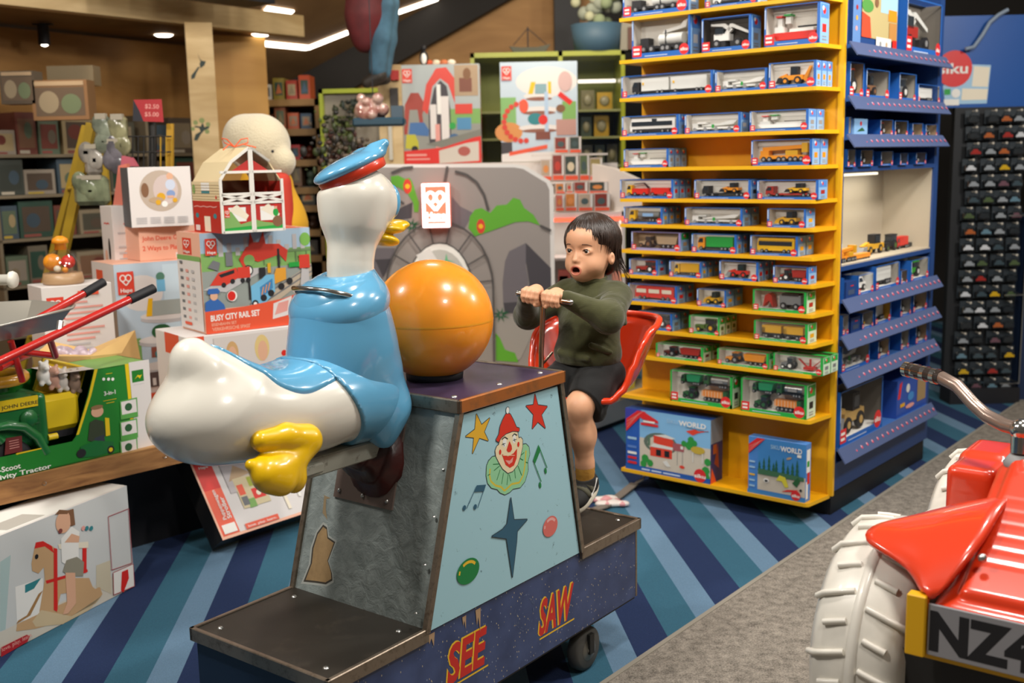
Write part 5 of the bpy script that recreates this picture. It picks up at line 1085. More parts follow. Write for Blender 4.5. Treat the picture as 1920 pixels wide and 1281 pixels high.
for sy in (1, -1):
    y = sy*.062; mb = MB(); mb.lathe([(.0305, .622), (.0325, .618), (.0318, .600), (.0335, .594), (.0318, .586), (.0335, .578), (.0315, .57), (.031, .55)], SOCK, 20, c=(.147, y, 0)); mb.build('sock', child)
    f = Field((.07, y-.055, .45), (.25, y+.055, .60), .0028); toe = Vector((.205, y, .487)); heel = Vector((.122, y, .528)); ax = (toe-heel).normalized(); nr = Vector((-ax.z, 0, ax.x))
    if nr.z < 0: nr = -nr
    rot = Matrix((ax, Vector((0, 1, 0)), nr)).transposed()
    f.ell(tuple(heel+nr*.012), (.036, .031, .032), .01, rot); f.ell(tuple(toe+nr*.004-ax*.012), (.046, .036, .027), .02, rot); f.cap(tuple(heel+nr*.01+ax*.01), (.148, y, .555), .033, .0325, .02); f.ell(tuple(heel.lerp(toe, .5)+nr*.008), (.055, .033, .030), .02, rot)
    f.cap((.148, y, .57), (.149, y, .62), .030, .031, .004, 'sub'); f.plane(tuple(heel-nr*.012), tuple(-nr), .003); f.plane((.15, y, .562), (.25, 0, 1), .003)
    shoe = f.build('shoe', SHB, child)
    mb = MB(); n = 26; R = []
    for k, dz in ((1.0, -.024), (1.03, -.020), (1.03, -.008), (1.0, -.004)):
        R.append([tuple(heel.lerp(toe, .5)+ax*(.083*k*math.cos(2*PI*j/n))+Vector((0, 1, 0))*((.0355+.004*math.cos(2*PI*j/n))*k*math.sin(2*PI*j/n))+nr*dz) for j in range(n)])
    mb.add([p for r in R for p in r], [(i*n+j, i*n+(j+1) % n, (i+1)*n+(j+1) % n, (i+1)*n+j) for i in range(3) for j in range(n)]+[tuple(range(n))[::-1], tuple(range(3*n, 4*n))], SHW, True); mb.build('sole', shoe)
    for t, hh in ((.34, .037), (.60, .031)):
        c = heel.lerp(toe, t); mb = MB(); P = [tuple(c+Vector((0, 1, 0))*(.0385*math.cos(q))+nr*(.006+(hh+.004)*math.sin(q))) for q in np.linspace(-.1, PI+.1, 12)]
        v = []; 
        for p in P: v += [tuple(Vector(p)-ax*.009), tuple(Vector(p)+ax*.009)]
        mb.add(v, [(2*i, 2*i+1, 2*i+3, 2*i+2) for i in range(11)], STR, True); so = mb.build('strap', shoe); md = so.modifiers.new('s', 'SOLIDIFY'); md.thickness = .004; md.offset = 1
    mb = MB(); mb.tube([tuple(heel+nr*.030+Vector((0, .034*1, 0))-ax*.008), tuple(heel+nr*.012+Vector((0, .0355, 0))+ax*.02), tuple(heel+nr*.002+Vector((0, .0375, 0))+ax*.05)], .003, W_, 6); mb.build('side_stripe', shoe)
# ------------------------------------------------------------------ left: low table with boxed toys
def hape(a, x, y, h, w=None, m=None):
    """red square with a white heart of two loops and a word under it; x, y lower-left"""
    w = w or h*.72*a.H/a.W; a.rect(x, y, x+w, y+h, m or mat('#d8402c', .45)); q = W_
    for s_, sx in ((-1, .33), (1, .67)):
        pts = [(x+w*(sx+.17*math.cos(t)-.0), y+h*(.72+.14*math.sin(t))) for t in np.linspace(0, 2*PI, 11)]
        for i in range(10): a.line(*pts[i], *pts[i+1], .05*h*a.H, q)
    a.line(x+w*.2, y+h*.64, x+w*.5, y+h*.4, .05*h*a.H, q); a.line(x+w*.8, y+h*.64, x+w*.5, y+h*.4, .05*h*a.H, q)
    a.text('Hape', x+w*.14, y+h*.1, h*.17, q, w=w*.72, bold=.02)
def xy_at(P, yaw, px, py):   # how far along a wall-like line from P (direction yaw) the pixel column px lies
    r = ray(px, py); u = Vector((math.cos(yaw), math.sin(yaw))); d = P.xy-CAM0.xy
    return (d.x*r.y-d.y*r.x)/(u.y*r.x-u.x*r.y)
def place(px, py, y, yaw, pxr, pyt, z0=None):
    P = on_y(px, py, y); 
    z = P.z if z0 is None else z0; w_ = xy_at(P, yaw, pxr, (py+pyt)/2); h = on_plane(px, pyt, P, Vector((DIR.x, DIR.y+1e-9, 0)).normalized()).z-z
    return Vector((P.x, P.y, z)), w_, h
def carton(name, label, cat, P, yaw, w_, d, h, m, group=None):
    root = thing(name, label, cat, P, yaw, group); mb = MB(); mb.box(0, w_, 0, d, 0, h, m, .0015); F = Art(mb, (0, -.0002, 0), (w_, 0, 0), (0, 0, h)); L = Art(mb, (-.0002, d, 0), (0, -d, 0), (0, 0, h)); R_ = Art(mb, (w_+.0002, 0, 0), (0, d, 0), (0, 0, h)); T = Art(mb, (0, 0, h+.0002), (w_, 0, 0), (0, d, 0))
    return root, mb, F, L, R_, T
WOODT = wood_mat('pine_board', '#c99e63', '#8f6235', (3, 26, 26)); WOODE = wood_mat('rough_pine_edge', '#b07f4a', '#744a25', (5, 24, 30), .65)
ty = math.radians(46.4); tu = Vector((math.cos(ty), math.sin(ty), 0)); tn = Vector((-tu.y, tu.x, 0)); T0 = Vector((-1.305, 4.282, 0)); tbl = thing('display_table', 'low pine display table carrying the stacked toy boxes', 'table', T0, ty)
mb = MB(); mb.box(-2.6, 0, .0, 1.3, .495, .52, WOODT); mb.box(0, .36, .36, 1.3, .495, .52, WOODT); mb.build('table_top', tbl)
mb = MB(); mb.box(-2.6, 0, -.002, .04, .432, .517, WOODE)
for x in (-.12, -.6, -1.2): mb.lathe([(0, .004), (.006, .003), (.008, 0)], SILV, 8, 'y', (x, -.004, .475))
mb.build('front_rail', tbl)
mb = MB(); mb.box(-2.55, .34, .37, .40, 0, .49, K_); mb.box(.31, .34, .40, 1.25, 0, .49, K_); mb.build('under_table_shade', tbl)  # black sheets added to darken the void, shade under the table built as a solid
for x in (-.5, -2.5):
    for y in (.5, 1.2): mb = MB(); mb.box(x-.06, x, y, y+.06, 0, .495, WOODE); mb.build('leg', tbl)
SKYB = mat('#a9c4d8', .5); GRS = mat('#7aa65a', .6); RRED = mat('#cf3b2a', .45); HOR = mat('#df5434', .45); PEACH = mat('#e7b096', .5); LW = mat('#dcd6d2', .5); LGREY = mat('#b9b6b6', .6); DG = mat('#6d6f72', .6)
# rail set box
P, w_, h = place(386, 627, 4.3, math.radians(38), 585, 438)
root, mb, F, L, R_, T = carton('toy_box', 'train set box with the words busy city rail set, beside the head of the duck seat tail', 'toy box', P, math.radians(38), w_, .24, h, PEACH)
root['label'] = 'train set box printed busy city rail set, just under the red barn'
F.rect(0, .24, 1, 1, mat('#8f9690', .6)); F.rect(0, .62, 1, 1, GRS); F.rect(0, .80, 1, 1, SKYB)
for i in range(12): F.rect(.08+i*.075, .76, .12+i*.075, .84+.05*((i*5) % 3), LGREY)
for x in (.55, .7, .85, .95): F.rect(x, .64, x+.012, .76, mat('#5b7a4a', .6))
F.rect(.5, .76, 1, .785, mat('#6a8a58', .6)); F.ell(.95, .88, .05, .07, mat('#77b04c', .6))
F.poly([(.0, .44), (.35, .62), (.6, .62), (.2, .40)], LGREY); F.poly([(.35, .22), (1, .62), (1, .5), (.6, .22)], mat('#b7a893', .6)); F.line(.4, .25, 1, .6, .006, DG); F.line(.52, .25, 1, .54, .006, DG)
F.poly([(.33, .72), (.4, .84), (.55, .86), (.7, .85), (.78, .78), (.76, .66), (.7, .74), (.5, .68), (.42, .72), (.37, .62)], RRED); F.poly([(.42, .84), (.44, .99), (.47, .88), (.52, .88), (.56, .99), (.58, .84)], RRED); F.ell(.42, .70, .05, .06, GRS)
F.rect(.68, .52, .7, .8, K_); F.rect(.4, .3, .415, .62, K_); F.circ(.405, .60, .055, K_); F.circ(.405, .60, .042, W_)
F.poly([(.06, .48), (.14, .60), (.30, .64), (.32, .54), (.2, .47)], RRED); F.poly([(.14, .58), (.28, .62), (.28, .585), (.16, .55)], K_); F.rect(.31, .53, .42, .64, RRED); [F.circ(x, .475+.03*(x > .2), .025, K_) for x in (.18, .26, .35, .4)]
F.poly([(.05, .66), (.1, .73), (.16, .70), (.14, .62)], DG); F.rect(.21, .66, .27, .8, DG)
BT = mat('#6fb3d6', .5); F.poly([(.42, .24), (.42, .44), (.52, .5), (.56, .54), (.64, .54), (.64, .36), (.55, .26)], BT); F.poly([(.5, .3), (.62, .4), (.62, .5), (.5, .42)], mat('#3e7fb0', .5)); [F.line(.515+.03*i, .34+.02*i, .535+.03*i, .42+.02*i, .004, ORANGE) for i in range(3)]; F.poly([(.64, .54), (.64, .44), (.75, .48), (.75, .6), (.66, .6)], mat('#dc9a2c', .5)); [F.circ(x, .26+(x-.45)*.6, .035, K_) for x in (.45, .53, .6, .7, .78)]; F.circ(.45, .255, .02, W_)
F.poly([(.5, .5), (.5, .62), (.56, .62), (.56, .54)], K_); F.rect(.58, .56, .61, .66, GOLD); F.rect(.88, .58, .98, .72, RRED); F.poly([(.88, .40), (.97, .42), (.97, .56), (.9, .58)], LGREY); F.rect(.78, .6, .88, .65, GRN)
F.ell(.245, .36, .045, .055, W_); F.ell(.24, .36, .036, .048, RED)
UB = mat('#2f62a8', .5); F.poly([(.0, .22), (.01, .32), (.06, .35), (.12, .34), (.17, .28), (.18, .22)], UB); F.ell(.085, .375, .033, .045, SKINP); F.poly([(.03, .41), (.04, .45), (.12, .45), (.14, .42), (.13, .395), (.04, .395)], UB)
F.poly([(0, 0), (1, 0), (1, .36), (.7, .28), (.35, .24), (0, .225)], HOR); F.text('BUSY CITY RAIL SET', .045, .125, .058, W_, w=.44, bold=.03, rot=.02); F.text('EISENBAHN SET', .05, .075, .03, PEACH, w=.22); F.text("'VERKEHRSSCHE SPASS'", .05, .025, .034, PEACH, w=.34)
for x in (.6, .79): F.poly([(x, .08), (x+.015, .24), (x+.19, .30), (x+.17, .11)], LW)
F.poly([(.62, .12), (.66, .24), (.76, .26), (.74, .15)], PNK); F.poly([(.83, .14), (.86, .26), (.93, .28), (.9, .16)], LGREY)
hape(F, .035, .78, .165); hape(L, .25, .78, .165, .38)
L.rect(0, .02, .98, .77, LW); L.rect(0, .72, 1, .77, GRS)
for i in range(22): L.rect(.12+.22*(i % 3)*1.1, .12+.08*(i//3), .12+.22*(i % 3)*1.1+.12, .15+.08*(i//3), (DG, PNK, LGREY)[i % 3])
L.rect(.2, .06, .5, .09, HOR); T.rect(0, 0, 1, 1, PEACH); T.rect(.05, .1, .95, .9, HOR)
mb.build('carton', root)
# wooden barn house with a ribbon handle
yb = math.radians(38); P0, wb_, hb_ = place(416, 431, 4.25, yb, 531, 330, z0=P.z+h+.001); bn = thing('toy_barn', 'red and white toy barn with an orange ribbon bow, on the train set box', 'toy', P0, yb)
BW = mat('#e3dfd6', .5); BRD = mat('#b3261e', .5); RF = mat('#d9c69c', .6); D_ = .27; W0 = wb_; He = .20; Hm = .275; Hr = .33
prof = [(0, 0), (W0, 0), (W0-.005, He), (W0*.80, Hm), (W0*.5, Hr), (W0*.2, Hm), (.005, He)]
mb = MB(); t = .008
for (x0, z0), (x1, z1) in zip(prof[2:-1], prof[3:]): mb.extr([(x0, z0), (x1, z1), (x1, z1-t), (x0, z0-t)], 0, D_, RF, 'y')
mb.box(0, t, 0, D_, 0, He, BRD); mb.box(W0-t, W0, 0, D_, 0, He, BRD); mb.box(0, W0, 0, D_, 0, t, BRD); mb.box(0, W0, D_-.004, D_, 0, He, BRN)
L = Art(mb, (-.0003, D_, 0), (0, -D_, 0), (0, 0, He)); L.rect(0, 0, 1, .62, BRD); L.rect(0, .62, 1, 1, RF); L.rect(.4, .02, .62, .32, CREAM); L.poly([(.35, .8), (.35, .98), (.65, .98), (.65, .8)], W_); L.rect(.35, .76, .65, .82, TEAL); [L.ell(x, .33, .06, .05, TEAL) for x in (.15, .8)]; [L.line(.05+i*.12, .5+.02*(i % 2), .17+i*.12, .5+.02*((i+1) % 2), .004, PNK) for i in range(7)]; L.circ(.88, .7, .035, RED); L.ell(.08, .85, .05, .1, GRS); L.rect(.08, .03, .24, .14, LW)
[L.line(0, .66+.055*i, 1, .66+.055*i, .0015, TAN) for i in range(6)]
mb.build('house', bn)
def frame_bar(mb, p, q, w2, m, y0=-.008, y1=.0):
    d = Vector((q[0]-p[0], 0, q[1]-p[1])).normalized(); n = Vector((-d.z, 0, d.x))*w2
    pts = [(p[0]+n.x, p[1]+n.z), (p[0]-n.x, p[1]-n.z), (q[0]-n.x, q[1]-n.z), (q[0]+n.x, q[1]+n.z)]; mb.extr(pts, y0, y1, m, 'y')
for k in (0, 1):
    mb = MB(); X = lambda f_: W0*(.5*k+f_*.5); 
    hgt = lambda f_: (He+(Hm-He)*min(1, (f_ if k == 0 else 1-f_)/.4)+(Hr-Hm)*max(0, ((f_ if k == 0 else 1-f_)-.4)/.6))
    for p, q in (((0.03, .0), (.03, hgt(.03))), ((.97, .0), (.97, hgt(.97))), ((.03, .004), (.97, .004)), ((.03, .115), (.97, .115)), ((.03, .15), (.97, .15)), ((.03, .235), (.97, .235)), ((.03, .118), (.97, .148)), ((.97, .118), (.03, .148)), ((.03, hgt(.03)), (.4 if k == 0 else .6, Hm)), ((.4 if k == 0 else .6, Hm), (.97 if k == 0 else .03, hgt(.97 if k == 0 else .03)))): frame_bar(mb, (X(p[0]), p[1]), (X(q[0]), q[1]), .005, BW)
    a = Art(mb, (X(0.05), -.003, .005), (W0*.45, 0, 0), (0, 0, .11)); a.rect(0, 0, 1, 1, BRD); a.rect(.2, .35, .8, .85, W_); a.poly([(0, 0), (1, 0), (1, .35 if k == 0 else .1), (.6, .25), (.3, .7 if k == 0 else .3), (0, .8 if k == 0 else .4)], GRS); a.poly([(.0, 0), (1, 0), (1, .18), (0, .12)], GRN); a.poly([(.2, .75), (.8, .4), (.9, .55), (.5, .95)], CREAM)
    if k == 0: hape(a, .05, .5, .28)
    else: a.ell(.75, .62, .1, .14, GRN); a.ell(.75, .82, .06, .08, SKINP); a.ell(.8, .3, .18, .2, BRN); a.rect(.7, .84, .82, .92, RED)
    a2 = Art(mb, (X(.06), -.002, .237), (W0*.44, 0, 0), (0, 0, .05)); a2.poly([(.35 if k == 0 else 0, .0), (1 if k == 0 else .6, 0), (1 if k == 0 else 0, .9)], BRD)
    mb.build('gable_door', bn)
mb = MB(); OR = mat('#e8602c', .5); c = Vector((W0*.5, D_*.5, Hr+.004))
for s_ in (-1, 1):
    mb.tube([c, c+Vector((s_*.03, 0, .03)), c+Vector((s_*.055, -.01, .034)), c+Vector((s_*.05, -.02, .016)), c], .0025, OR, 6); mb.tube([c, c+Vector((s_*.03, -.02, .01)), c+Vector((s_*.07, -.05, -.004 if s_ > 0 else -.012))], .0025, OR, 6)
mb.build('ribbon', bn)
# box beneath the rail set
zt_ = P.z; P1 = Vector((P.x-.055, P.y-.075, .521)); root, mb, F, L, R_, T = carton('toy_box', 'white and red box under the train set box, child faces on its front', 'toy box', P1, yb, .54, .34, zt_-.523, LW)
F.rect(0, .8, .13, 1, HOR); hape(F, .015, .80, .18, .1); F.rect(.2, .12, .98, .97, mat('#cfc6bf', .6)); F.ell(.34, .80, .05, .12, mat('#c9a06a', .6)); F.ell(.34, .78, .035, .09, SKINP); F.ell(.34, .62, .06, .10, RED); F.ell(.58, .82, .06, .13, mat('#d8bd7c', .6)); F.ell(.585, .79, .04, .1, SKINP); F.rect(.45, .6, .75, .66, CREAM); F.circ(.76, .74, .03, RED); L.rect(.3, .8, .75, 1, HOR)
mb.build('carton', root)
# rail tower box and what stands on it
P2, w2, h2 = place(212, 497, 4.75, yb, 372, 497, z0=.521); h2 = on_y(212, 497, 4.75).z-.521
root, mb, F, L, R_, T = carton('toy_box', 'tall railway tower set box, half hidden behind the train set box', 'toy box', P2, yb, w2, .3, h2, mat('#d7c9c4', .5))
F.rect(0, .3, 1, 1, mat('#b9cbd8', .5)); F.ell(.3, .8, .25, .12, LW); F.rect(.0, .3, .25, .5, GRS); F.rect(.56, .45, .80, .98, mat('#c7dbe6', .5)); F.circ(.53, .9, .03, mat('#4f7f6a', .6)); F.rect(.48, .80, .58, .88, BT)
for y0, wd2 in ((.62, .36), (.46, .40), (.28, .44)): F.ell(.62, y0, wd2, .035, LGREY); F.ell(.62, y0+.02, wd2, .032, LW)
F.rect(.4, .64, .8, .74, mat('#9fa6a0', .6)); F.poly([(.33, .64), (.37, .76), (.42, .76), (.4, .64)], YEL); F.poly([(.82, .6), (.8, .75), (.88, .75), (.9, .6)], YEL); F.rect(.74, .3, .79, .62, mat('#b3cfe0', .5)); F.ell(.5, .53, .12, .05, DGRN); F.rect(.36, .36, .75, .43, mat('#8a4a3a', .6)); F.ell(.5, .38, .1, .04, TEAL); F.ell(.7, .4, .08, .03, RED); F.rect(.3, .16, .95, .26, mat('#5a4a48', .6)); [F.rect(.35+.1*i, .17, .39+.1*i, .22, LW) for i in range(6)]
F.rect(.86, .5, 1, .9, PNK); F.rect(.88, .62, 1, .75, HOR); F.rect(0, 0, 1, .12, HOR); hape(F, .03, .80, .15); T.rect(0, 0, 1, 1, PEACH); L.rect(0, 0, 1, 1, LW); L.rect(.2, .84, .5, .95, HOR)
mb.build('carton', root)
zg = P2.z+h2+.001; P3, w3, h3 = place(264, 497, 4.9, yb, 372, 427, z0=zg); root, mb, F, L, R_, T = carton('toy_box', 'peach-coloured box printed with two orange lines of words, behind the barn', 'toy box', P3, yb, w3, .26, h3, PEACH)
F.text('John Deere Gator', .05, .60, .13, HOR, w=.78, bold=.02); F.text('2 Ways to Play Walk', .05, .30, .14, HOR, w=.88, bold=.02); F.rect(.6, .05, .95, .2, LW); mb.build('carton', root)
P4, w4, h4 = place(247, 425, 4.85, math.radians(28), 360, 314, z0=zg+h3+.002); root, mb, F, L, R_, T = carton('toy_box', 'white square box with a round printed photo of a baby on a ride-on', 'toy box', P4, math.radians(28), w4, .2, h4, LW)
F.circ(.5, .60, .345, mat('#b7a695', .6), 32); F.ell(.58, .62, .2, .25, mat('#c9b8b2', .6)); F.ell(.66, .84, .055, .06, SKINP); F.ell(.66, .70, .08, .09, mat('#c4cdde', .6)); F.ell(.66, .55, .07, .06, mat('#7f97c2', .6)); F.ell(.5, .5, .07, .07, GOLD); F.ell(.42, .45, .12, .05, TAN); F.circ(.55, .38, .05, W_); F.circ(.72, .44, .04, GOLD); F.circ(.45, .41, .045, GOLD); F.ell(.25, .62, .06, .12, BRN); F.rect(.6, .48, .7, .52, SKINP)
for i in range(4): [F.rect(.08+.22*i, .06+.03*j, .25+.22*i, .075+.03*j, LGREY) for j in range(4)]
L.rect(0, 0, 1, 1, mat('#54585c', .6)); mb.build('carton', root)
P5 = on_y(222, 560, 5.0); h5 = on_y(222, 387, 5.0).z-.521; P5.z = .521; root, mb, F, L, R_, T = carton('toy_box', 'tall narrow white box behind the round-photo box, small red script on it', 'toy box', P5, yb, .2, .16, h5, LW)
for A_ in (L, F): [A_.line(.25+.12*i_, .91+.006*(i_ % 2), .37+.12*i_, .91+.006*((i_+1) % 2), .006, RED) for i_ in range(4)]; A_.ell(.3, .74, .12, .04, PEACH); A_.ell(.6, .78, .09, .06, K_); A_.rect(.5, .5, .6, .7, SKINP); A_.rect(.3, .35, .75, .5, CREAM)
F.rect(.1, .86, .9, .87, LGREY); [F.rect(.1, .55+.03*i, .85, .56+.03*i, LGREY) for i in range(9)]; mb.build('carton', root)
# small white box with the domed baby toy on it
P6 = on_y(82, 600, 4.35); h6 = on_y(84, 540, 4.35).z-.521; P6.z = .521; w6 = xy_at(P6, yb, 214, 600); root, mb, F, L, R_, T = carton('toy_box', 'white box with rows of small print under the domed baby toy', 'toy box', P6, yb, w6, .2, h6, LW)
hape(F, .06, .78, .15); [F.rect(.3, .88-.035*i, .3+.55*(.6+.4*((i*3) % 4)/3), .893-.035*i, PNK if i < 8 else LGREY) for i in range(18)]; F.rect(.5, .93, .8, .96, HOR); L.rect(.3, .84, .6, .9, mat('#c24a44', .5)); mb.build('carton', root)
Pd = Vector((P6.x, P6.y, .521+h6+.001))+Vector((math.cos(yb), math.sin(yb), 0))*w6*.42+Vector((-math.sin(yb), math.cos(yb), 0))*.1; dm = thing('domed_baby_toy', 'round baby toy with an orange knob and clear dome on the white box', 'toy', Pd)
mb = MB(); mb.lathe([(0, 0), (.078, 0), (.082, .01), (.076, .045), (0, .045)], mat('#b3906a', .4), 28); mb.build('base', dm)
mb = MB(); mb.lathe([(.076, .045), (.072, .08), (.055, .12), (.03, .14), (0, .142)], clear_mat('dome_plastic', gloss=.16), 28); mb.build('dome', dm)
mb = MB(); mb.lathe([(0, .14), (.024, .14), (.022, .165), (.034, .168), (.03, .185), (.012, .196), (0, .197)], ORANGE, 24); mb.build('knob', dm)
for c_, r, m in (((-.03, -.02, .09), .036, ORANGE), ((.03, -.01, .09), .028, RED), ((.0, -.05, .065), .014, CREAM), ((.03, -.045, .06), .012, ORANGE)): mb = MB(); mb.ball(c_, r, m); mb.build('inner_ball', dm)
# kraft paper and crumpled bag behind the tractor box
KP = mat('#c9a468', .8, bump=.3, bscale=8); f0 = on_y(58, 668, 4.2); mb = MB(); q = lambda px, py, y: tuple(on_y(px, py, y)-Vector((f0.x, f0.y, .521)))
v = [q(60, 668, 4.2), q(170, 668, 4.25), q(228, 662, 4.35), q(253, 619, 4.45), q(168, 655, 4.4), q(95, 640, 4.35)]
mb.add(v+[(a_[0]+.02, a_[1]+.08, 0) for a_ in v], [(0, 1, 4, 5), (1, 2, 3, 4), (6, 7, 1, 0), (7, 8, 2, 1), (2, 8, 9, 3), (3, 9, 10, 4), (4, 10, 11, 5), (5, 11, 6, 0)], KP); o = mb.build('kraft_paper_sheet'); o.location = (f0.x, f0.y, .521); tag(o, 'folded sheet of brown kraft paper behind the toy tractor box', 'paper')
c = on_y(140, 668, 4.3); f = Field((-.12, -.08, -.08), (.12, .08, .09), .006); rr_ = random.Random(5)
for i in range(12): f.ell((rr_.uniform(-.08, .08), rr_.uniform(-.03, .03), rr_.uniform(-.02, .02)), rr_.uniform(.015, .03), .012)
o = f.build('plastic_bag', mat('#b9a6b0', .25, coat=.5, noise=.3, nscale=30)); o.location = c; tag(o, 'crumpled shiny plastic bag between the wheelbarrow and kraft paper', 'bag')
# wheelbarrow
wb = thing('toy_wheelbarrow', 'metal wheelbarrow with red tube handles and black grips at the left edge', 'wheelbarrow', (-1.75, 3.75, .521))
def wp(px, py, y): return on_y(px, py, y)-Vector((-1.75, 3.75, .521))
RT = mat('#b3201a', .3, coat=.4)
h1a, h1b, h1c = wp(-60, 706, 3.15), wp(243, 562, 3.62), wp(288, 541, 3.70)
mb = MB(); mb.tube([h1a, h1b], .0135, RT, 12); mb.tube([wp(110, 622, 3.4)+Vector((0, .0, -.005)), wp(110, 622, 3.4)+Vector((0, .02, .03))], .01, SILV); mb.build('near_handle', wb); mb = MB(); mb.tube([h1b, h1c], .0165, K_, 12); mb.build('grip', wb)
h2a, h2b, h2c = wp(40, 615, 3.6), wp(157, 551, 3.9), wp(194, 529, 3.98); mb = MB(); mb.tube([h2a, h2b], .0135, RT, 12); mb.build('far_handle', wb); mb = MB(); mb.tube([h2b, h2c], .0165, K_, 12); mb.build('grip', wb)
GALV = mat('#b9b6ac', .3, .6); rim = [wp(-70, 610, 3.3), wp(0, 611, 3.38), wp(135, 578, 3.52), wp(140, 572, 3.85), wp(60, 565, 4.0), wp(-70, 572, 4.0)]; bot = [wp(-70, 645, 3.42), wp(0, 640, 3.44), wp(105, 618, 3.55), wp(105, 612, 3.75), wp(50, 606, 3.85), wp(-70, 612, 3.85)]
mb = MB(); mb.add([tuple(p) for p in rim+bot], [(i, i+6, (i+1) % 6+6, (i+1) % 6) for i in range(6)]+[tuple(range(6, 12))], GALV); mb.tube(rim, .005, GALV, 6, closed=True); o = mb.build('tray', wb); md = o.modifiers.new('s', 'SOLIDIFY'); md.thickness = .004
mb = MB(); [mb.tube([wp(*a_), wp(*b_)], .011, RT, 10) for a_, b_ in (((92, 632, 3.42), (104, 668, 3.5)), ((104, 668, 3.5), (40, 660, 3.5)), ((20, 640, 3.45), (42, 715, 3.5)), ((0, 690, 3.4), (60, 662, 3.6)))]; mb.build('frame', wb)
mb = MB(); c = wp(-10, 526, 3.6); mb.lathe([(0, -.1), (.018, -.1), (.018, .035), (.027, .037), (.029, .046), (.024, .056), (0, .058)], mat('#d7d4c8', .4), 18, 'x'); o = mb.build('white_roller'); o.location = on_y(-2, 525, 3.6); tag(o, 'white round rod end poking in at the left edge of the frame', 'rod')
# boxed toy tractor
yj = math.radians(50); P7 = on_z(288, 834, .521); uj = Vector((math.cos(yj), math.sin(yj), 0)); nj = Vector((-uj.y, uj.x, 0)); hj = on_plane(278, 676, P7, Vector((0, 1, 0))).z-.521; wj = 1.05; dj = .23
JG = mat('#1f7a28', .42); JY = mat('#e2c21a', .4); JT = mat('#1c6b33', .35, coat=.3); tb = thing('boxed_toy_tractor', 'open green and yellow box holding a green ride-on toy tractor', 'boxed toy tractor', P7, yj)
def jp_(px, py, off=0.): p = on_plane(px, py, P7+nj*off, nj)-P7; return p.dot(uj), p.z
mb = MB(); mb.box(-wj, 0, dj-.004, dj, 0, hj, JG); mb.box(-wj, 0, 0, dj, 0, .004, JG); mb.box(-.004, 0, 0, dj, 0, hj, LW)
pts = [jp_(*p) for p in ((278, 676), (177, 693), (165, 742), (143, 818), (136, 828), (90, 838), (0, 858), (-80, 875))]; pts = [(0, hj)]+pts[1:]+[(-wj, pts[-1][1]), (-wj, 0), (0, 0)]
mb.extr(pts, 0, .004, JG, 'y'); xl_ = pts[1][0]; mb.box(xl_, 0, 0, dj, hj-.004, hj, mat('#6f9a4e', .5))
mb.quad((xl_-.13, .02, hj+.002), (xl_, .0, hj+.002), (xl_, dj, hj+.002), (xl_-.13, dj, hj+.002), LW)
F = Art(mb, (-wj, -.0002, 0), (wj, 0, 0), (0, 0, hj)); fj = lambda px, py: ((jp_(px, py)[0]+wj)/wj, jp_(px, py)[1]/hj)
F.poly([fj(177, 693), fj(166, 742), fj(143, 816), fj(148, 815), fj(171, 742), fj(183, 692)], JY); F.poly([fj(234, 683), fj(241, 682), fj(255, 848), fj(250, 848)], JY); F.poly([fj(241, 680), fj(279, 674), fj(290, 840), fj(256, 848)], LW); F.rect(*fj(248, 718), *fj(268, 692), JG); F.poly([fj(252, 712), fj(258, 706), fj(262, 710), fj(266, 702), fj(262, 704), fj(258, 703)], JY); F.rect(*fj(250, 722), *fj(270, 719), LGREY)
F.poly([fj(30, 850), fj(90, 837), fj(90, 839), fj(30, 853)], JY)
F.text('-Scoot', *fj(-2, 887), .055, W_, w=.075, bold=.02); F.text('ivity Tractor', *fj(0, 900), .05, W_, w=.18, bold=.02)
F.text('3-in-1', *fj(195, 742), .045, W_, w=.045, bold=.02); F.rect(*fj(193, 752), *fj(218, 748), JY); F.rect(*fj(199, 757), *fj(214, 753), JY); [F.circ(*fj(x, 711), .018, W_) for x in (194, 203, 211)]; F.rect(*fj(198, 702), *fj(210, 699), JY)
q = fj(182, 772); F.ell(*q, .024, .062, SKINP); F.ell(q[0], q[1]+.05, .024, .025, mat('#8a6a44', .6)); F.poly([fj(164, 826), fj(168, 792), fj(178, 786), fj(194, 790), fj(197, 816), fj(190, 832)], mat('#2f3a24', .6)); F.poly([fj(176, 822), fj(194, 815), fj(200, 848), fj(182, 852)], mat('#2b3340', .6)); F.poly([fj(196, 783), fj(204, 784), fj(206, 816), fj(198, 818)], JY); F.poly([fj(150, 838), fj(176, 826), fj(212, 828), fj(214, 845), fj(180, 856), fj(152, 858)], JT); F.ell(*fj(152, 850), .018, .05, K_); F.ell(*fj(207, 843), .014, .045, K_); F.ell(*fj(207, 843), .008, .025, JY)
for y in (751, 790, 826): F.poly([fj(224, y+1), fj(256, y-6), fj(258, y+30), fj(226, y+36)], mat('#58a04a', .5)); F.poly([fj(226, y+3), fj(254, y-3), fj(256, y+21), fj(228, y+27)], LW); F.ell(*fj(240, y+12), .015, .045, DGRN)
R_ = Art(mb, (.0002, 0, 0), (0, dj, 0), (0, 0, hj)); R_.rect(.3, .76, .75, .94, JG); R_.poly([(.36, .82), (.48, .84), (.6, .84), (.68, .9), (.7, .86), (.6, .80), (.5, .80), (.45, .78)], JY); R_.rect(.3, .72, .75, .735, LGREY)
for y in (.5, .27, .05): R_.rect(0, y, .3, y+.15, GRS)
mb.build('carton', tb)
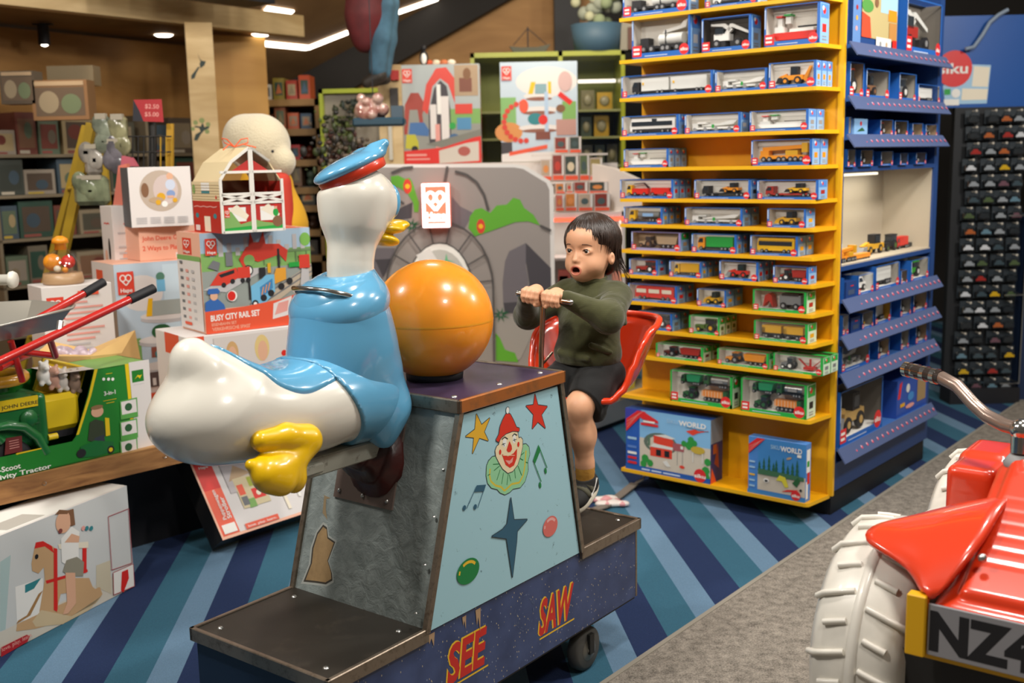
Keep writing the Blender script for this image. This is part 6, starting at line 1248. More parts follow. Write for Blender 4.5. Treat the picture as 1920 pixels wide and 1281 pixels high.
# the tractor itself
fz = lambda px, py, o=.03: jp_(px, py, o)
a1_ = fz(83, 738); xr = a1_[0]; zt_ = a1_[1]; zb_ = fz(83, 835)[1]; f = Field((xr-.62, -.0, zb_-.05), (xr+.03, .22, zt_+.06), .005)
rbox(f, (xr-.30, .10, (zt_+zb_)/2), (.30, .075, (zt_-zb_)/2), .035, .01); rbox(f, (xr-.02, .10, (zt_+zb_)/2), (.022, .085, (zt_-zb_)/2+.006), .02, .01)
f.build('bonnet', JT, tb)
mb = MB(); tr_ = [fz(0, 825), fz(-30, 805), fz(10, 797), fz(40, 800), fz(65, 818), fz(82, 848)]; mb.tube([(x, .012, z) for x, z in tr_], .018, JT, 10); mb.build('mudguard', tb)
mb = MB(); x, z = fz(18, 865); mb.lathe([(0, 0), (.075, 0), (.085, .01), (.085, .05), (.07, .06), (0, .06)], K_, 28, 'y', (x, .012, z-.005)); mb.build('wheel', tb)
mb = MB(); xa = fz(80, 800)[0]; xb = fz(160, 800)[0]; mb.box(xa, xb-.01, .03, .19, fz(100, 812)[1], fz(100, 742)[1], JY, .02); mb.box(xa, xb, .05, .15, fz(100, 825)[1], fz(100, 812)[1], K_); x, z = fz(97, 818); mb.cyl((x-.02, .02, z), (x+.015, .02, z), .012, JY, 10); mb.build('engine_block', tb)
mb = MB(); P_ = [fz(-30, 779, .02), fz(-30, 758, .02), fz(70, 741, .02), fz(75, 760, .02)]; mb.extr([(x, z) for x, z in P_], .018, .024, JY, 'y'); A_ = Art(mb, (P_[0][0], .0175, P_[0][1]), (P_[3][0]-P_[0][0], 0, P_[3][1]-P_[0][1]), (0, 0, .03)); A_.text('JOHN DEERE', .30, .28, .42, K_, w=.66); mb.build('bonnet_badge', tb)
mb = MB(); 
for i in range(3): x0, z0 = fz(66, 778+i*7); mb.box(x0-.015, x0+.03, .018, .026, z0-.003, z0+.003, DGRN)
x, z = fz(52, 785); mb.lathe([(0, -.012), (.03, -.011), (.034, -.003), (.034, .01), (0, .01)], JT, 20, 'y', (x, .026, z)); mb.build('side_vent', tb)
mb = MB(); P_ = [fz(8, 853, .0), fz(10, 822, .0), fz(40, 817, .0), fz(41, 846, .0)]; mb.extr([(x, z) for x, z in P_], -.004, -.001, mat('#6b1f1c', .6), 'y'); A_ = Art(mb, (P_[0][0], -.0043, P_[0][1]), (P_[3][0]-P_[0][0], 0, 0), (0, 0, P_[1][1]-P_[0][1])); [A_.rect(.3, .3+.15*i, .85, .34+.15*i, PNK) for i in range(4)]; mb.build('price_tag', tb)
TRY = mat('#d8b81c', .3, coat=.4); mb = MB(); P_ = [fz(98, 675), fz(176, 693), fz(158, 756), fz(80, 735)]; mb.extr([(x, z) for x, z in P_], .10, .106, TRY, 'y'); mb.tube([(x, .09, z) for x, z in P_], .006, TRY, 8, closed=True); mb.build('animal_tray', tb)
for i, (px, py, m) in enumerate(((88, 700, W_), (106, 708, mat('#c99a86', .25, coat=.5)), (122, 712, mat('#cfc6bd', .25, coat=.5)), (146, 716, mat('#8e7564', .25, coat=.5)))):
    x, z = fz(px, py); f = Field((x-.05, -.0, z-.06), (x+.05, .10, z+.06), .004); f.ell((x, .06, z-.012), (.024, .024, .03), .01); f.ell((x, .05, z+.022), (.019, .02, .018), .008); f.ell((x-.013, .05, z+.04), .007, .006); f.ell((x+.013, .05, z+.04), .007, .006); f.ell((x, .03, z+.017), (.011, .01, .009), .005); f.ell((x-.014, .05, z-.04), .01, .008); f.ell((x+.014, .05, z-.04), .01, .008); f.build('animal', m, tb)
mb = MB(); x, z = fz(10, 712); ring = [(x+.085*math.cos(t), .08+.07*math.sin(t), z+.006*math.sin(t)) for t in np.linspace(0, 2*PI, 29)[:-1]]; mb.tube(ring, .021, mat('#c98f1e', .25, coat=.5), 10, closed=True); mb.tube([(x, .08, z-.05), (x, .08, z-.01)], .03, JT, 12); mb.build('steering_wheel', tb)
# rocking-horse box on the floor
ph = math.radians(67.4); Pr = Vector((-1.485, 4.028, .002)); wr = 1.0; hr_ = .405; Pr0 = Pr-Vector((math.cos(ph), math.sin(ph), 0))*wr
root, mb, F, L, R_, T = carton('toy_box', 'large rocking-horse box with a printed toddler on a horse, on the carpet', 'toy box', Pr0, ph, wr, .22, hr_, LW)
uh = Vector((math.cos(ph), math.sin(ph), 0)); nh = Vector((-uh.y, uh.x, 0))
def fh(px, py): p = on_plane(px, py, Pr, nh)-Pr0; return p.dot(uh)/wr, p.z/hr_
def poly(pts, m): F.poly([fh(*p) for p in pts], m)
C0 = lambda pts: [(x/3, 854+y/3) for x, y in pts]
F.rect(0, .16, 1, 1, mat('#c9cbc9', .6)); F.rect(0, 0, 1, .2, mat('#cfc8ba', .6)); poly(C0([(0, 600), (60, 560), (30, 980), (0, 990)]), mat('#a9bfbd', .6)); poly(C0([(85, 740), (240, 690), (250, 900), (95, 940)]), W_); poly(C0([(140, 730), (230, 690), (190, 750), (140, 775)]), TEAL); poly(C0([(540, 620), (620, 590), (625, 780), (540, 740)]), mat('#c9bfa6', .6))
HT = mat('#c6a074', .5); HT2 = mat('#a37a4a', .5); HL = mat('#cdb893', .5)
poly(C0([(90, 950), (170, 900), (240, 760), (215, 780), (150, 900), (100, 930)]), HT2); poly(C0([(90, 990), (95, 950), (200, 900), (560, 740), (575, 780), (540, 830), (400, 920), (200, 975)]), HT)
poly(C0([(180, 650), (175, 610), (195, 510), (240, 485), (300, 515), (320, 690), (500, 690), (520, 740), (555, 770), (500, 830), (430, 850), (400, 770), (340, 780), (320, 860), (330, 930), (220, 880), (250, 700), (245, 630), (215, 665)]), HT); poly(C0([(180, 935), (230, 870), (400, 905), (540, 830), (570, 790), (500, 870), (350, 950), (200, 965)]), HL)
poly(C0([(192, 525), (200, 490), (240, 482), (290, 510), (302, 550), (250, 512)]), RED); F.ell(*fh(68, 854+190), .008, .022, K_)
poly(C0([(255, 705), (490, 640), (492, 655), (260, 722)]), RED); poly(C0([(462, 515), (485, 515), (485, 660), (462, 665)]), RED); poly(C0([(325, 500), (495, 485), (495, 520), (330, 527)]), CREAM)
poly(C0([(300, 520), (320, 525), (322, 860), (318, 880), (300, 870)]), RED)
poly(C0([(345, 600), (340, 470), (400, 400), (445, 430), (440, 490), (440, 580), (360, 610)]), W_); poly(C0([(350, 655), (370, 590), (430, 570), (470, 600), (465, 680), (400, 680)]), mat('#8f8a78', .6)); poly(C0([(365, 660), (420, 660), (425, 830), (380, 890), (350, 895), (375, 830)]), SKINP); poly(C0([(360, 490), (400, 440), (445, 455), (440, 490)]), SKINP)
F.ell(*fh(118, 854+125), .036, .1, SKINP); poly(C0([(375, 310), (410, 300), (420, 390), (395, 400), (390, 340)]), BRN); poly(C0([(305, 335), (330, 305), (390, 310), (375, 330), (330, 330)]), BRN); F.ell(*fh(112, 854+142), .010, .022, mat('#7c3b34', .6))
for x in (465, 485, 510): F.circ(*fh(x/3, 854+410/3), .022, PNK if x < 480 else TEAL)
q = [fh(x/3, 854+y/3) for x, y in ((605, 345), (720, 300), (740, 605), (625, 645))]; [F.line(*q[i], *q[(i+1) % 4], .003, mat('#a53a44', .5)) for i in range(4)]
q = [fh(x/3, 854+y/3) for x, y in ((632, 660), (745, 610), (752, 735), (635, 785))]; F.poly(q, W_); [F.line(*q[i], *q[(i+1) % 4], .003, mat('#a53a44', .5)) for i in range(4)]; poly(C0([(680, 655), (715, 640), (720, 690), (690, 770), (675, 760)]), RED)
F.poly([fh(0, 1214), fh(0, 1232), fh(50, 1203), fh(54, 1192), fh(48, 1190)], mat('#b5242c', .5)); F.text('love. play. learn.', *fh(2, 1222), .035, PNK, w=.13); T.rect(0, .05, 1, .95, W_); T.poly([(.45, .1), (.62, .1), (.6, .5), (.43, .5)], mat('#b9b4ac', .5))
mb.build('carton', root)
# leaning stroller box
ps = math.radians(50.2); lean = math.radians(34); Ps = Vector((-1.215, 4.325, .075)); root = thing('toy_box', 'flat box with a red side band leaning back under the table behind the duck', 'toy box', Ps, ps, rx=-lean)
root.rotation_euler = (Matrix.Rotation(ps, 3, 'Z') @ Matrix.Rotation(-lean, 3, 'X')).to_euler(); ws, hs, ds = .62, .40, .10
mb = MB(); mb.box(0, ws, 0, ds, 0, hs, mat('#22201f', .5), .001); F = Art(mb, (0, -.0004, 0), (ws, 0, 0), (0, 0, hs)); F.rect(.0, 0, 1, 1, PEACH); F.rect(.02, .03, 1, 1, mat('#d3cfcd', .5)); F.rect(.015, .03, .15, 1, HOR); F.rect(.015, .55, .15, 1, RED); hape(F, .03, .78, .17, .1, RED); F.rect(.03, .05, .135, .15, W_)
F.text('Stroller', .13, .20, .05, W_, w=.16, rot=PI/2, bold=.02); F.text('Puppenwagen', .09, .20, .045, W_, w=.22, rot=PI/2)
F.rect(.2, .45, .5, .98, mat('#b9b3b4', .6)); F.poly([(.22, .58), (.3, .75), (.42, .62)], TAN); F.rect(.25, .25, .48, .6, mat('#cdbf9a', .6)); F.rect(.36, .32, .46, .44, RED); F.circ(.41, .38, .03, CREAM); F.rect(.3, .24, .36, .34, GRS); F.rect(.36, .47, .44, .58, mat('#a3ad3c', .6)); F.rect(.26, .4, .31, .52, HOR); F.rect(.26, .28, .31, .38, DG)
F.ell(.62, .8, .09, .14, PNK); F.rect(.5, .55, .54, .75, CREAM); F.line(.5, .5, .75, .62, .014, W_); F.line(.75, .62, .72, .2, .014, W_); F.ell(.68, .45, .07, .09, PNK); F.ell(.6, .34, .07, .05, GRS); F.line(.6, .3, .6, .1, .016, CREAM); F.poly([(.8, .3), (.98, .7), (.98, .3)], PNK); F.line(.8, .2, .98, .7, .012, W_); F.rect(.2, .03, .48, .09, HOR); F.text('love. play. learn.', .22, .045, .025, W_, w=.24)
mb.build('carton', root)
# ------------------------------------------------------------------ room shell
PLY = wood_mat('plywood_wall', '#b98a4e', '#94662f', (1.2, 1.2, 5), .6); PLYL = wood_mat('pale_plywood', '#c9b083', '#a98d5e', (2, 2, 9), .6); SOFF = wood_mat('plywood_soffit', '#8d6a3a', '#6c4d27', (1.5, 1.5, 3), .7)
DARKW = mat('#1b1714', .8); CEIL = wood_mat('brown_ceiling', '#8b6b45', '#6f5233', (2, 2, 2), .7)
def wall(name, p, q, z0, z1, m, th=.06):
    d = (q-p); L = d.xy.length; u = Vector((d.x, d.y, 0))/L; o = thing_struct(name); mb = MB(); mb.at(p.x, p.y, 0, math.atan2(u.y, u.x)); mb.box(0, L, 0, th, z0, z1, m); x = mb.build(name); return tag(x, kind='structure')
def thing_struct(n): return n
WL0 = on_z(0, 50, 2.5); WL1 = on_z(334, 84, 2.5); WL0.z = WL1.z = 0; ud = (WL1-WL0).normalized(); wall('wall_left', WL0-ud*3.2, WL1+ud*.35, 0, 2.5, PLY)
wall('wall_back', Vector((-4.2, 10.2, 0)), Vector((.82, 10.2, 0)), 0, 3.6, PLY); wall('wall_right', Vector((.82, 10.3, 0)), Vector((7.0, 10.3, 0)), 0, 3.6, DARKW)
# sloping ceiling and its dark edge beam
CA = on_y(470, 207, 10.15); CB = on_y(880, -14, 10.15)
sd_ = (CB-CA); CB2 = CA+sd_*1.0; mb = MB(); y0 = 6.2; rise = .35*(10.15-y0)
mb.add([tuple(CA), tuple(CB2), (CB2.x, y0, CB2.z+rise), (CA.x, y0, CA.z+rise), (CA.x, CA.y, CA.z+.05), (CB2.x, CB2.y, CB2.z+.05), (CB2.x, y0, CB2.z+rise+.05), (CA.x, y0, CA.z+rise+.05)], [(0, 1, 2, 3), (7, 6, 5, 4), (0, 3, 7, 4), (1, 5, 6, 2)], CEIL); tag(mb.build('ceiling'), kind='structure')
mb = MB(); e = sd_.normalized(); n_ = Vector((-e.z, 0, e.x)); mb.add([tuple(CA-e*.3-n_*.30+Vector((0, -.14, 0))), tuple(CB2+e*.8-n_*.22+Vector((0, -.14, 0))), tuple(CB2+e*.8+n_*.06+Vector((0, -.14, 0))), tuple(CA-e*.3+n_*.06+Vector((0, -.14, 0))), tuple(CA-e*.3-n_*.30), tuple(CB2+e*.8-n_*.22), tuple(CB2+e*.8+n_*.06), tuple(CA-e*.3+n_*.06)], [(0, 1, 2, 3), (0, 4, 5, 1), (3, 2, 6, 7)], DARKW); tag(mb.build('trim_2'), kind='structure')
cn = sd_.cross(Vector((0, -1, .35))).normalized()
def on_ceil(px, py): return on_plane(px, py, CA+cn*(-.012 if cn.z > 0 else .012), cn)
LED = mat('#fff6e6', .5, emit=7.0)
def strip(name, pts, lab):
    P = [on_ceil(*p) for p in pts]; mb = MB()
    for a_, b_ in zip(P[:-1], P[1:]):
        d = (b_-a_).normalized(); s_ = d.cross(cn).normalized()*.028; up_ = cn*(.008 if cn.z > 0 else -.008)
        mb.add([tuple(a_-s_), tuple(b_-s_), tuple(b_+s_), tuple(a_+s_), tuple(a_-s_+up_), tuple(b_-s_+up_), tuple(b_+s_+up_), tuple(a_+s_+up_)], [(0, 1, 2, 3), (3, 2, 1, 0), (0, 4, 5, 1), (3, 2, 6, 7)], LED)
    o = mb.build(name); tag(o, lab, 'ceiling light')
strip('light_strip', [(466, 80), (578, 91), (664, 57)], 'bent white light strip on the sloping ceiling left of the hanging figure'); strip('light_strip', [(733, 29), (822, -2)], 'straight white light strip right of the hanging figure'); strip('light_strip', [(497, 17), (548, 25)], 'short thin light strip above the beam end')
# post, beam and soffit
BE = on_z(571, 69, 2.5); BS = on_z(349, 45, 2.5); ub = (BE-BS).normalized(); nb = Vector((-ub.y, ub.x, 0)); by = math.atan2(ub.y, ub.x)
mb = MB(); S0 = BS-ub*3.4; L = (BE-S0).length; mb.at(S0.x, S0.y, 0, by); mb.box(0, L, 0, .10, 2.5, 2.645, PLYL); tag(mb.build('trim_3'), kind='structure')
mb = MB(); mb.at(S0.x, S0.y, 0, by); mb.box(0, L-.1, .10, 2.2, 2.52, 2.60, SOFF); tag(mb.build('ceiling_soffit'), kind='structure')
PB = on_z(347, 60, 2.44); mb = MB(); mb.at(PB.x, PB.y, 0, by-math.radians(38)); mb.box(0, .165, 0, .30, 0, 2.5, PLYL); a = Art(mb, (0, -.0003, 0), (.165, 0, 0), (0, 0, 2.5))
pq = lambda px, py: (lambda p: ((p-PB).dot(Vector((math.cos(by-math.radians(38)), math.sin(by-math.radians(38)), 0)))/.165, p.z/2.5))(on_plane(px, py, PB, Vector((-math.sin(by-math.radians(38)), math.cos(by-math.radians(38)), 0))))
NZ = mat('#22302a', .6); S3 = lambda P: [pq(x/3, y/3) for x, y in P]
a.poly(S3([(1112, 298), (1120, 330), (1138, 342), (1158, 345), (1150, 368), (1128, 385), (1122, 360), (1128, 345)]), NZ); a.poly(S3([(1125, 375), (1105, 410), (1095, 440), (1075, 447), (1076, 425), (1100, 395), (1112, 378)]), NZ)
a.poly(S3([(1090, 790), (1100, 755), (1128, 740), (1120, 720), (1090, 715), (1100, 708), (1128, 712), (1140, 690), (1150, 715), (1180, 705), (1175, 722), (1148, 735), (1130, 755), (1110, 792)]), NZ)
for x, y, r in ((1100, 690, .006), (1135, 678, .007), (1170, 700, .006), (1165, 740, .006), (1085, 725, .005)): a.circ(*pq(x/3, y/3), r, mat('#7f8a55', .7), 9)
tag(mb.build('trim_4'), kind='structure')
GW0 = on_y(396, 60, 7.75); GW1 = on_y(496, 60, 7.95); mb = MB(); mb.at(GW0.x, GW0.y, 0, math.atan2(GW1.y-GW0.y, GW1.x-GW0.x)); mb.box(0, (GW1-GW0).length, 0, .06, 0, 2.5, wood_mat('golden_plywood', '#c9994f', '#b07f3a', (1.5, 1.5, 6))); tag(mb.build('wall_column'), kind='structure')
def dlight(px, py, lab, r=.05):
    p = on_z(px, py, 2.515); mb = MB(); mb.lathe([(0, -.008), (r, -.008), (r*1.05, 0), (r*1.3, .001)], LED, 18, c=tuple(p)); tag(mb.build('downlight'), lab, 'ceiling light')
dlight(307, 66, 'round recessed downlight just left of the wooden post'); dlight(489, 65, 'round recessed downlight under the beam right of the post')
p = on_z(80, 44, 2.51); sp_ = thing('spotlight', 'black cylindrical spotlight under the left soffit', 'ceiling light', p); mb = MB(); mb.cyl((0, 0, 0), (0, 0, -.13), .035, K_, 16); mb.box(-.06, .06, -.02, .02, -.01, .0, K_); mb.build('housing', sp_); mb = MB(); mb.ball((0, 0, -.128), (.022, .022, .012), LED, 12, 6); mb.build('lamp', sp_)
mb = MB(); q1 = on_y(250, -30, 6.3); mb.at(q1.x, q1.y, q1.z, by); mb.box(0, .95, -.1, .15, -.02, .16, K_); o = mb.build('air_duct'); tag(o, 'black duct over the plywood beam at the top left', 'duct')

# ------------------------------------------------------------------ left wall shelving
hr2 = random.Random(21); DU = ['#6b6252', '#4c4a3e', '#8a7c64', '#3a3f38', '#7a5a44', '#5c6a55', '#94897a', '#41505a', '#6e3b30', '#2f4a3d', '#a3906a', '#55483c']
up_ = by-math.radians(2); su = Vector((math.cos(up_), math.sin(up_), 0)); sn = Vector((-su.y, su.x, 0)); SH0 = WL0-sn*.46-ud*.4; unit = thing('shelving_unit', 'long wall shelving along the left plywood wall, crowded with toys', 'shelving', SH0, up_)
mb = MB(); SHM = mat('#7d6f58', .6); mb.box(0, 2.1, .43, .45, 0, 1.95, mat('#4a4035', .7)); mb.build('back_board', unit); SHZ = [.3, .62, .92, 1.2, 1.46, 1.70]
for z in SHZ: mb = MB(); mb.box(0, 2.1, 0, .43, z-.018, z, SHM); mb.build('shelf', unit)
for x in (0, 1.05, 2.08): mb = MB(); mb.box(x, x+.02, 0, .43, 0, 1.95, SHM); mb.build('upright', unit)
ORD = ['first', 'second', 'third', 'fourth', 'fifth', 'sixth', 'seventh', 'eighth', 'ninth', 'tenth', 'eleventh', 'twelfth', 'thirteenth', 'fourteenth', 'fifteenth', 'sixteenth', 'seventeenth', 'eighteenth', 'nineteenth', 'twentieth']
CN = {'#6b6252': 'khaki', '#4c4a3e': 'dark olive', '#8a7c64': 'tan', '#3a3f38': 'blackish green', '#7a5a44': 'brown', '#5c6a55': 'sage green', '#94897a': 'beige', '#41505a': 'slate blue', '#6e3b30': 'rust red', '#2f4a3d': 'bottle green', '#a3906a': 'sand', '#55483c': 'dark brown'}
ROWN = ['lowest', 'second lowest', 'third lowest', 'fourth lowest', 'second highest', 'highest']
for si, z in enumerate(SHZ):
    x = .04; k = 0
    while x < 2.0:
        w_ = hr2.uniform(.09, .26); h = hr2.uniform(.14, .26)
        if x+w_ > 2.08: break
        if 1.0 < x+w_ < 1.09 or (x < 1.05 < x+w_): x = 1.08; continue
        c_ = hr2.choice(DU); c2 = hr2.choice(DU); yy_ = hr2.uniform(.0, .05); h = min(h, (SHZ+[1.98])[si+1]-z-.03)
        loc = SH0+su*x+sn*yy_+Vector((0, 0, z+.001)); mb = MB(); mb.box(0, w_, 0, .24, 0, h, mat(c_, .45)); a = Art(mb, (0, -.0002, 0), (w_, 0, 0), (0, 0, h), .0005); a.rect(.1, .15, .9, .85, mat(c2, .3)); a.ell(hr2.uniform(.3, .7), hr2.uniform(.35, .6), .2, .2, mat(hr2.choice(DU), .3)); a.rect(.1, .02, .6, .1, mat(hr2.choice(['#b5ab98', '#8a4a40', '#b59a3a']), .5))
        o = mb.build('toy_package'); o.location = loc; o.rotation_euler.z = up_; tag(o, CN[c_]+' package, '+ORD[k]+' from left on the '+ROWN[si]+' left wall shelf', 'toy package', 'packages on the left wall shelves'); x += w_+.012; k += 1
# things in front of that shelving
def slab(name, lab, cat, pts, y, th, m, group=None, parent=None):
    P = [on_y(px, py, y) for px, py in pts]; c = P[0]; mb = MB(); n = len(P); ar = sum((P[i].x*P[(i+1) % n].z-P[(i+1) % n].x*P[i].z) for i in range(n)); P = P if ar > 0 else P[::-1]
    mb.add([tuple(p-c) for p in P]+[tuple(p-c+Vector((0, th, 0))) for p in P], [tuple(range(n)), tuple(range(n, 2*n))[::-1]]+[(i, i+n, (i+1) % n+n, (i+1) % n) for i in range(n)], m); o = mb.build(name, parent); o.location = c
    if lab: tag(o, lab, cat, group)
    return o
lad = thing('step_ladder', 'tall yellow A-frame ladder in front of the left shelving', 'ladder', (0, 0, 0)); LY = mat('#a98a1c', .5)
def rail(n, p, q, y, r=.022): mb = MB(); mb.tube([on_y(*p, y), on_y(*q, y+.0)], r, LY, 4, smooth=False); mb.build(n, lad)
rail('side_rail', (172, 232), (70, 700), 5.6, .03); rail('side_rail', (190, 232), (230, 700), 5.9, .02); rail('side_rail', (160, 236), (40, 700), 6.0, .02)
for t in (.25, .45, .65, .85): 
    mb = MB(); a_ = on_y(172, 232, 5.6).lerp(on_y(70, 700, 5.6), t); b_ = on_y(160, 236, 6.0).lerp(on_y(40, 700, 6.0), t); mb.tube([a_, b_], .012, LY, 6); mb.build('rung', lad)
sc = thing('wire_rack', 'black and yellow wire stand with a small red price sign on top', 'rack', (0, 0, 0)); y = 5.5
mb = MB(); WB = mat('#1d1b18', .5)
for px in np.linspace(238, 322, 9): mb.tube([on_y(px, 256, y), on_y(px, 318, y)], .004, WB if px < 296 else mat('#a8841c', .5), 5)
for py in (256, 285, 318): mb.tube([on_y(238, py, y), on_y(322, py, y)], .004, WB, 5)
mb.build('basket', sc); mb = MB(); mb.tube([on_y(286, 230, y+.02), on_y(290, 520, y+.02), ], .02, WB, 8); p_ = on_y(290, 520, y+.02); mb.tube([p_, Vector((p_.x, p_.y, 0))], .02, WB, 8); mb.build('stand_post', sc)
P = [on_y(px, py, y-.03) for px, py in ((249, 227), (307, 229), (303, 186), (250, 187))]; mb = MB(); mb.quad(*[tuple(p) for p in P], mat('#a8242a', .5)); a = Art(mb, P[0], P[1]-P[0], P[3]-P[0]); a.poly([(0, 0), (.35, 0), (.2, .5), (0, 1)], mat('#23232b', .5)); a.text('$2.50', .38, .62, .2, PNK, w=.45); a.text('$5.00', .38, .25, .2, PNK, w=.45); mb.build('price_sign', sc)
o = slab('price_ticket', None, None, [(312, 232), (324, 232), (324, 345), (312, 345)], y+.03, .02, mat('#b58a1e', .5), parent=sc)
for (px0, py0, px1, py1, c_, lab) in ((180, 215, 208, 286, '#7f8674', 'pale green glossy bag hanging left of the wire rack'), (209, 216, 240, 290, '#8d8a68', 'yellowish glossy bag hanging left of the wire rack'), (160, 272, 190, 330, '#9a948a', 'pale hanging pack in front of the yellow ladder'), (196, 262, 232, 320, '#6e6a70', 'grey glossy hanging pack above the coral toy'), (140, 330, 205, 385, '#7c8468', 'sage green row of soft toys behind the tall white box'), (60, 150, 165, 225, '#8f6a48', 'brown glossy boxed set on top of the left shelving'), (0, 133, 65, 195, '#5e5244', 'dark glossy boxed set at the left edge on top of the shelving'), (88, 123, 175, 160, '#8c7c60', 'flat beige board standing behind the brown glossy set')):
    yv = 5.5 if px0 > 100 and py0 > 200 else (6.3 if px0 < 80 else 6.6); c = on_y((px0+px1)/2, (py0+py1)/2, yv); sw = (on_y(px1, py0, yv)-on_y(px0, py0, yv)).length/2; sh = abs(on_y(px0, py1, yv).z-on_y(px0, py0, yv).z)/2
    if py0 < 200:
        mb = MB(); mb.box(-sw, sw, 0, .12, -sh, sh, mat(c_, .3, coat=.4)); a = Art(mb, (-sw, -.0002, -sh), (2*sw, 0, 0), (0, 0, 2*sh), .0006)
        if 'board' not in lab: a.rect(.06, .1, .94, .82, mat('#6b5a4a', .2, coat=.5)); a.ell(.3, .45, .18, .28, mat('#9a8a70', .3)); a.ell(.7, .4, .18, .25, mat('#6f7a5c', .3)); a.rect(.06, .86, .94, .97, TAN)
        o = mb.build('boxed_set')
    else:
        mb = MB(); mp_ = mat(c_, .2, coat=.5, noise=.4, nscale=14); mb.box(-sw, sw, -.03, .03, -sh, sh, mp_, .02); [mb.ball((hr2.uniform(-sw*.6, sw*.6), -.025, hr2.uniform(-sh*.7, sh*.7)), (.04, .009, .05), mp_, 10, 7) for _ in range(4)]; mb.box(-sw*.7, sw*.7, -.033, .0, sh*.75, sh*1.05, mat('#a39a88', .5)); o = mb.build('hanging_pack')
    o.location = c; tag(o, lab, 'toy package')
o = slab('coral_toy_pack', 'coral pink toy strip standing on the tall narrow white box', 'toy package', [(222, 312), (238, 308), (236, 386), (212, 386)], 5.06, .04, mat('#c9705c', .5)); o.location.z += .003
o = slab('pink_toy_pack', 'small pink hanging pack under the wire rack', 'toy package', [(228, 292), (246, 296), (256, 312), (226, 312)], 5.4, .04, mat('#b85a68', .5))

# ------------------------------------------------------------------ far shelves, lime frame, hanging things
def rbox2(*a_): pass
FW = wood_mat('far_shelf_wood', '#a9824c', '#8d6a3a', (3, 3, 3)); fs = thing('far_shelving', 'wooden shelf unit behind the white bear, holding small toys', 'shelving', (0, 0, 0)); yS = 8.4
x0, x1 = on_y(486, 300, yS).x, on_y(602, 300, yS).x; SHP = [186, 242, 300, 352, 386, 432, 480, 530]
mb = MB(); mb.box(x0, x1, yS+.4, yS+.44, 0, on_y(540, 178, yS).z, mat('#2e231a', .8)); mb.build('back_board', fs); zs_ = [on_y(540, p_, yS).z for p_ in SHP]
for z in zs_: mb = MB(); mb.box(x0, x1, yS, yS+.4, z-.05, z, FW); mb.build('shelf', fs)
mb = MB(); mb.box(x1-.03, x1, yS, yS+.4, 0, zs_[0], FW); mb.build('side_board', fs)
FARC = [(0, ['#cfcabd', '#8a7a2c', '#a8321c', '#c2491c']), (1, ['#7a4a34', '#9a5a3a', '#b5532c', '#2f4a63']), (2, ['#5a3a2a', '#a32824', '#b02a2a', '#6a3326']), (3, ['#5f4634', '#3d3328', '#7a5a44', '#5a6a5a']), (4, ['#4a3a2c', '#704a34', '#3a3a34']), (5, ['#5b4a3c', '#3c342c', '#7a6248', '#4a3328']), (6, ['#4c3c30', '#6a4c3a', '#3f3a35'])]
FN = {'#cfcabd': 'white', '#8a7a2c': 'mustard', '#a8321c': 'red', '#c2491c': 'orange', '#7a4a34': 'brown', '#9a5a3a': 'copper', '#b5532c': 'orange', '#2f4a63': 'dark blue', '#a32824': 'bright red', '#b02a2a': 'scarlet'}
for ri, cols in FARC:
    x = x0+.03; z = zs_[ri]
    for k, c_ in enumerate(cols):
        w_ = (x1-x0-.08)/len(cols)-.015; h = hr2.uniform(.1, .19); mb = MB(); rr_ = hr2.random()
        if ri in (2, 3, 5) and k % 2: mb.ball((w_/2, .12, h*.3), (w_*.45, .1, h*.3), mat(c_, .4), 12, 8); mb.ball((w_/2, .1, h*.75), h*.27, mat(c_, .4), 10, 8)
        else: mb.box(0, w_, 0, .22, 0, h, mat(c_, .4)); a = Art(mb, (0, -.0003, 0), (w_, 0, 0), (0, 0, h), .0008); a.rect(.15, .2, .85, .8, mat(hr2.choice(DU), .4)); a.poly([(.2, .25), (.8, .3), (.5, .75)], mat(hr2.choice(['#b5663a', '#8a7a5a', '#3a5570']), .4))
        o = mb.build('toy_package'); o.location = (x, yS+.04, z+.001); tag(o, FN.get(c_, 'dim brownish')+' toy, '+ORD[k]+' from left on the '+ORD[ri]+' board of the far shelves', 'toy package', 'toys on the far wooden shelves'); x += w_+.015
lf = thing('display_case', 'lime-framed display case with a pale grey back and dark plants', 'display case', (0, 0, 0)); LIME = mat('#a9b81e', .45); yL = 7.9; XL0, XL1 = on_y(601, 250, yL).x, on_y(727, 250, yL).x; ZL1, ZL0 = on_y(660, 166, yL).z, on_y(660, 500, yL).z
mb = MB(); mb.box(XL0, XL1, yL+.05, yL+.07, ZL0, ZL1, mat('#a39b8e', .6)); mb.build('back_panel', lf)
mb = MB(); [mb.box(*b_, LIME) for b_ in ((XL0, XL0+.028, yL, yL+.3, ZL0, ZL1), (XL1-.028, XL1, yL, yL+.3, ZL0, ZL1), (XL0, XL1, yL, yL+.3, ZL1-.03, ZL1), (XL0, XL1, yL, yL+.3, ZL0, ZL0+.06))]; mb.build('lime_frame', lf); mb = MB(); mb.box(XL0+.01, XL1-.01, yL+.01, yL+.29, 0, ZL0, mat('#6e6456', .6)); mb.build('base_unit', lf)
def bush(n, lab, px, py, y, r, cols, cnt, parent=None):
    c = on_y(px, py, y); mb = MB()
    for i in range(cnt): (lambda p_, q_: mb.ball(p_, (q_*hr2.uniform(.4, 1.3), q_*.7, q_*hr2.uniform(.5, 1.5)), mat(hr2.choice(cols), .5), 7, 5))((hr2.gauss(0, r*.45), hr2.gauss(0, .05), hr2.gauss(0, r*.42)), hr2.uniform(.010, .024))
    o = mb.build(n, parent); o.location = c; 
    if lab: tag(o, lab, 'toy', kind='stuff')
    return o
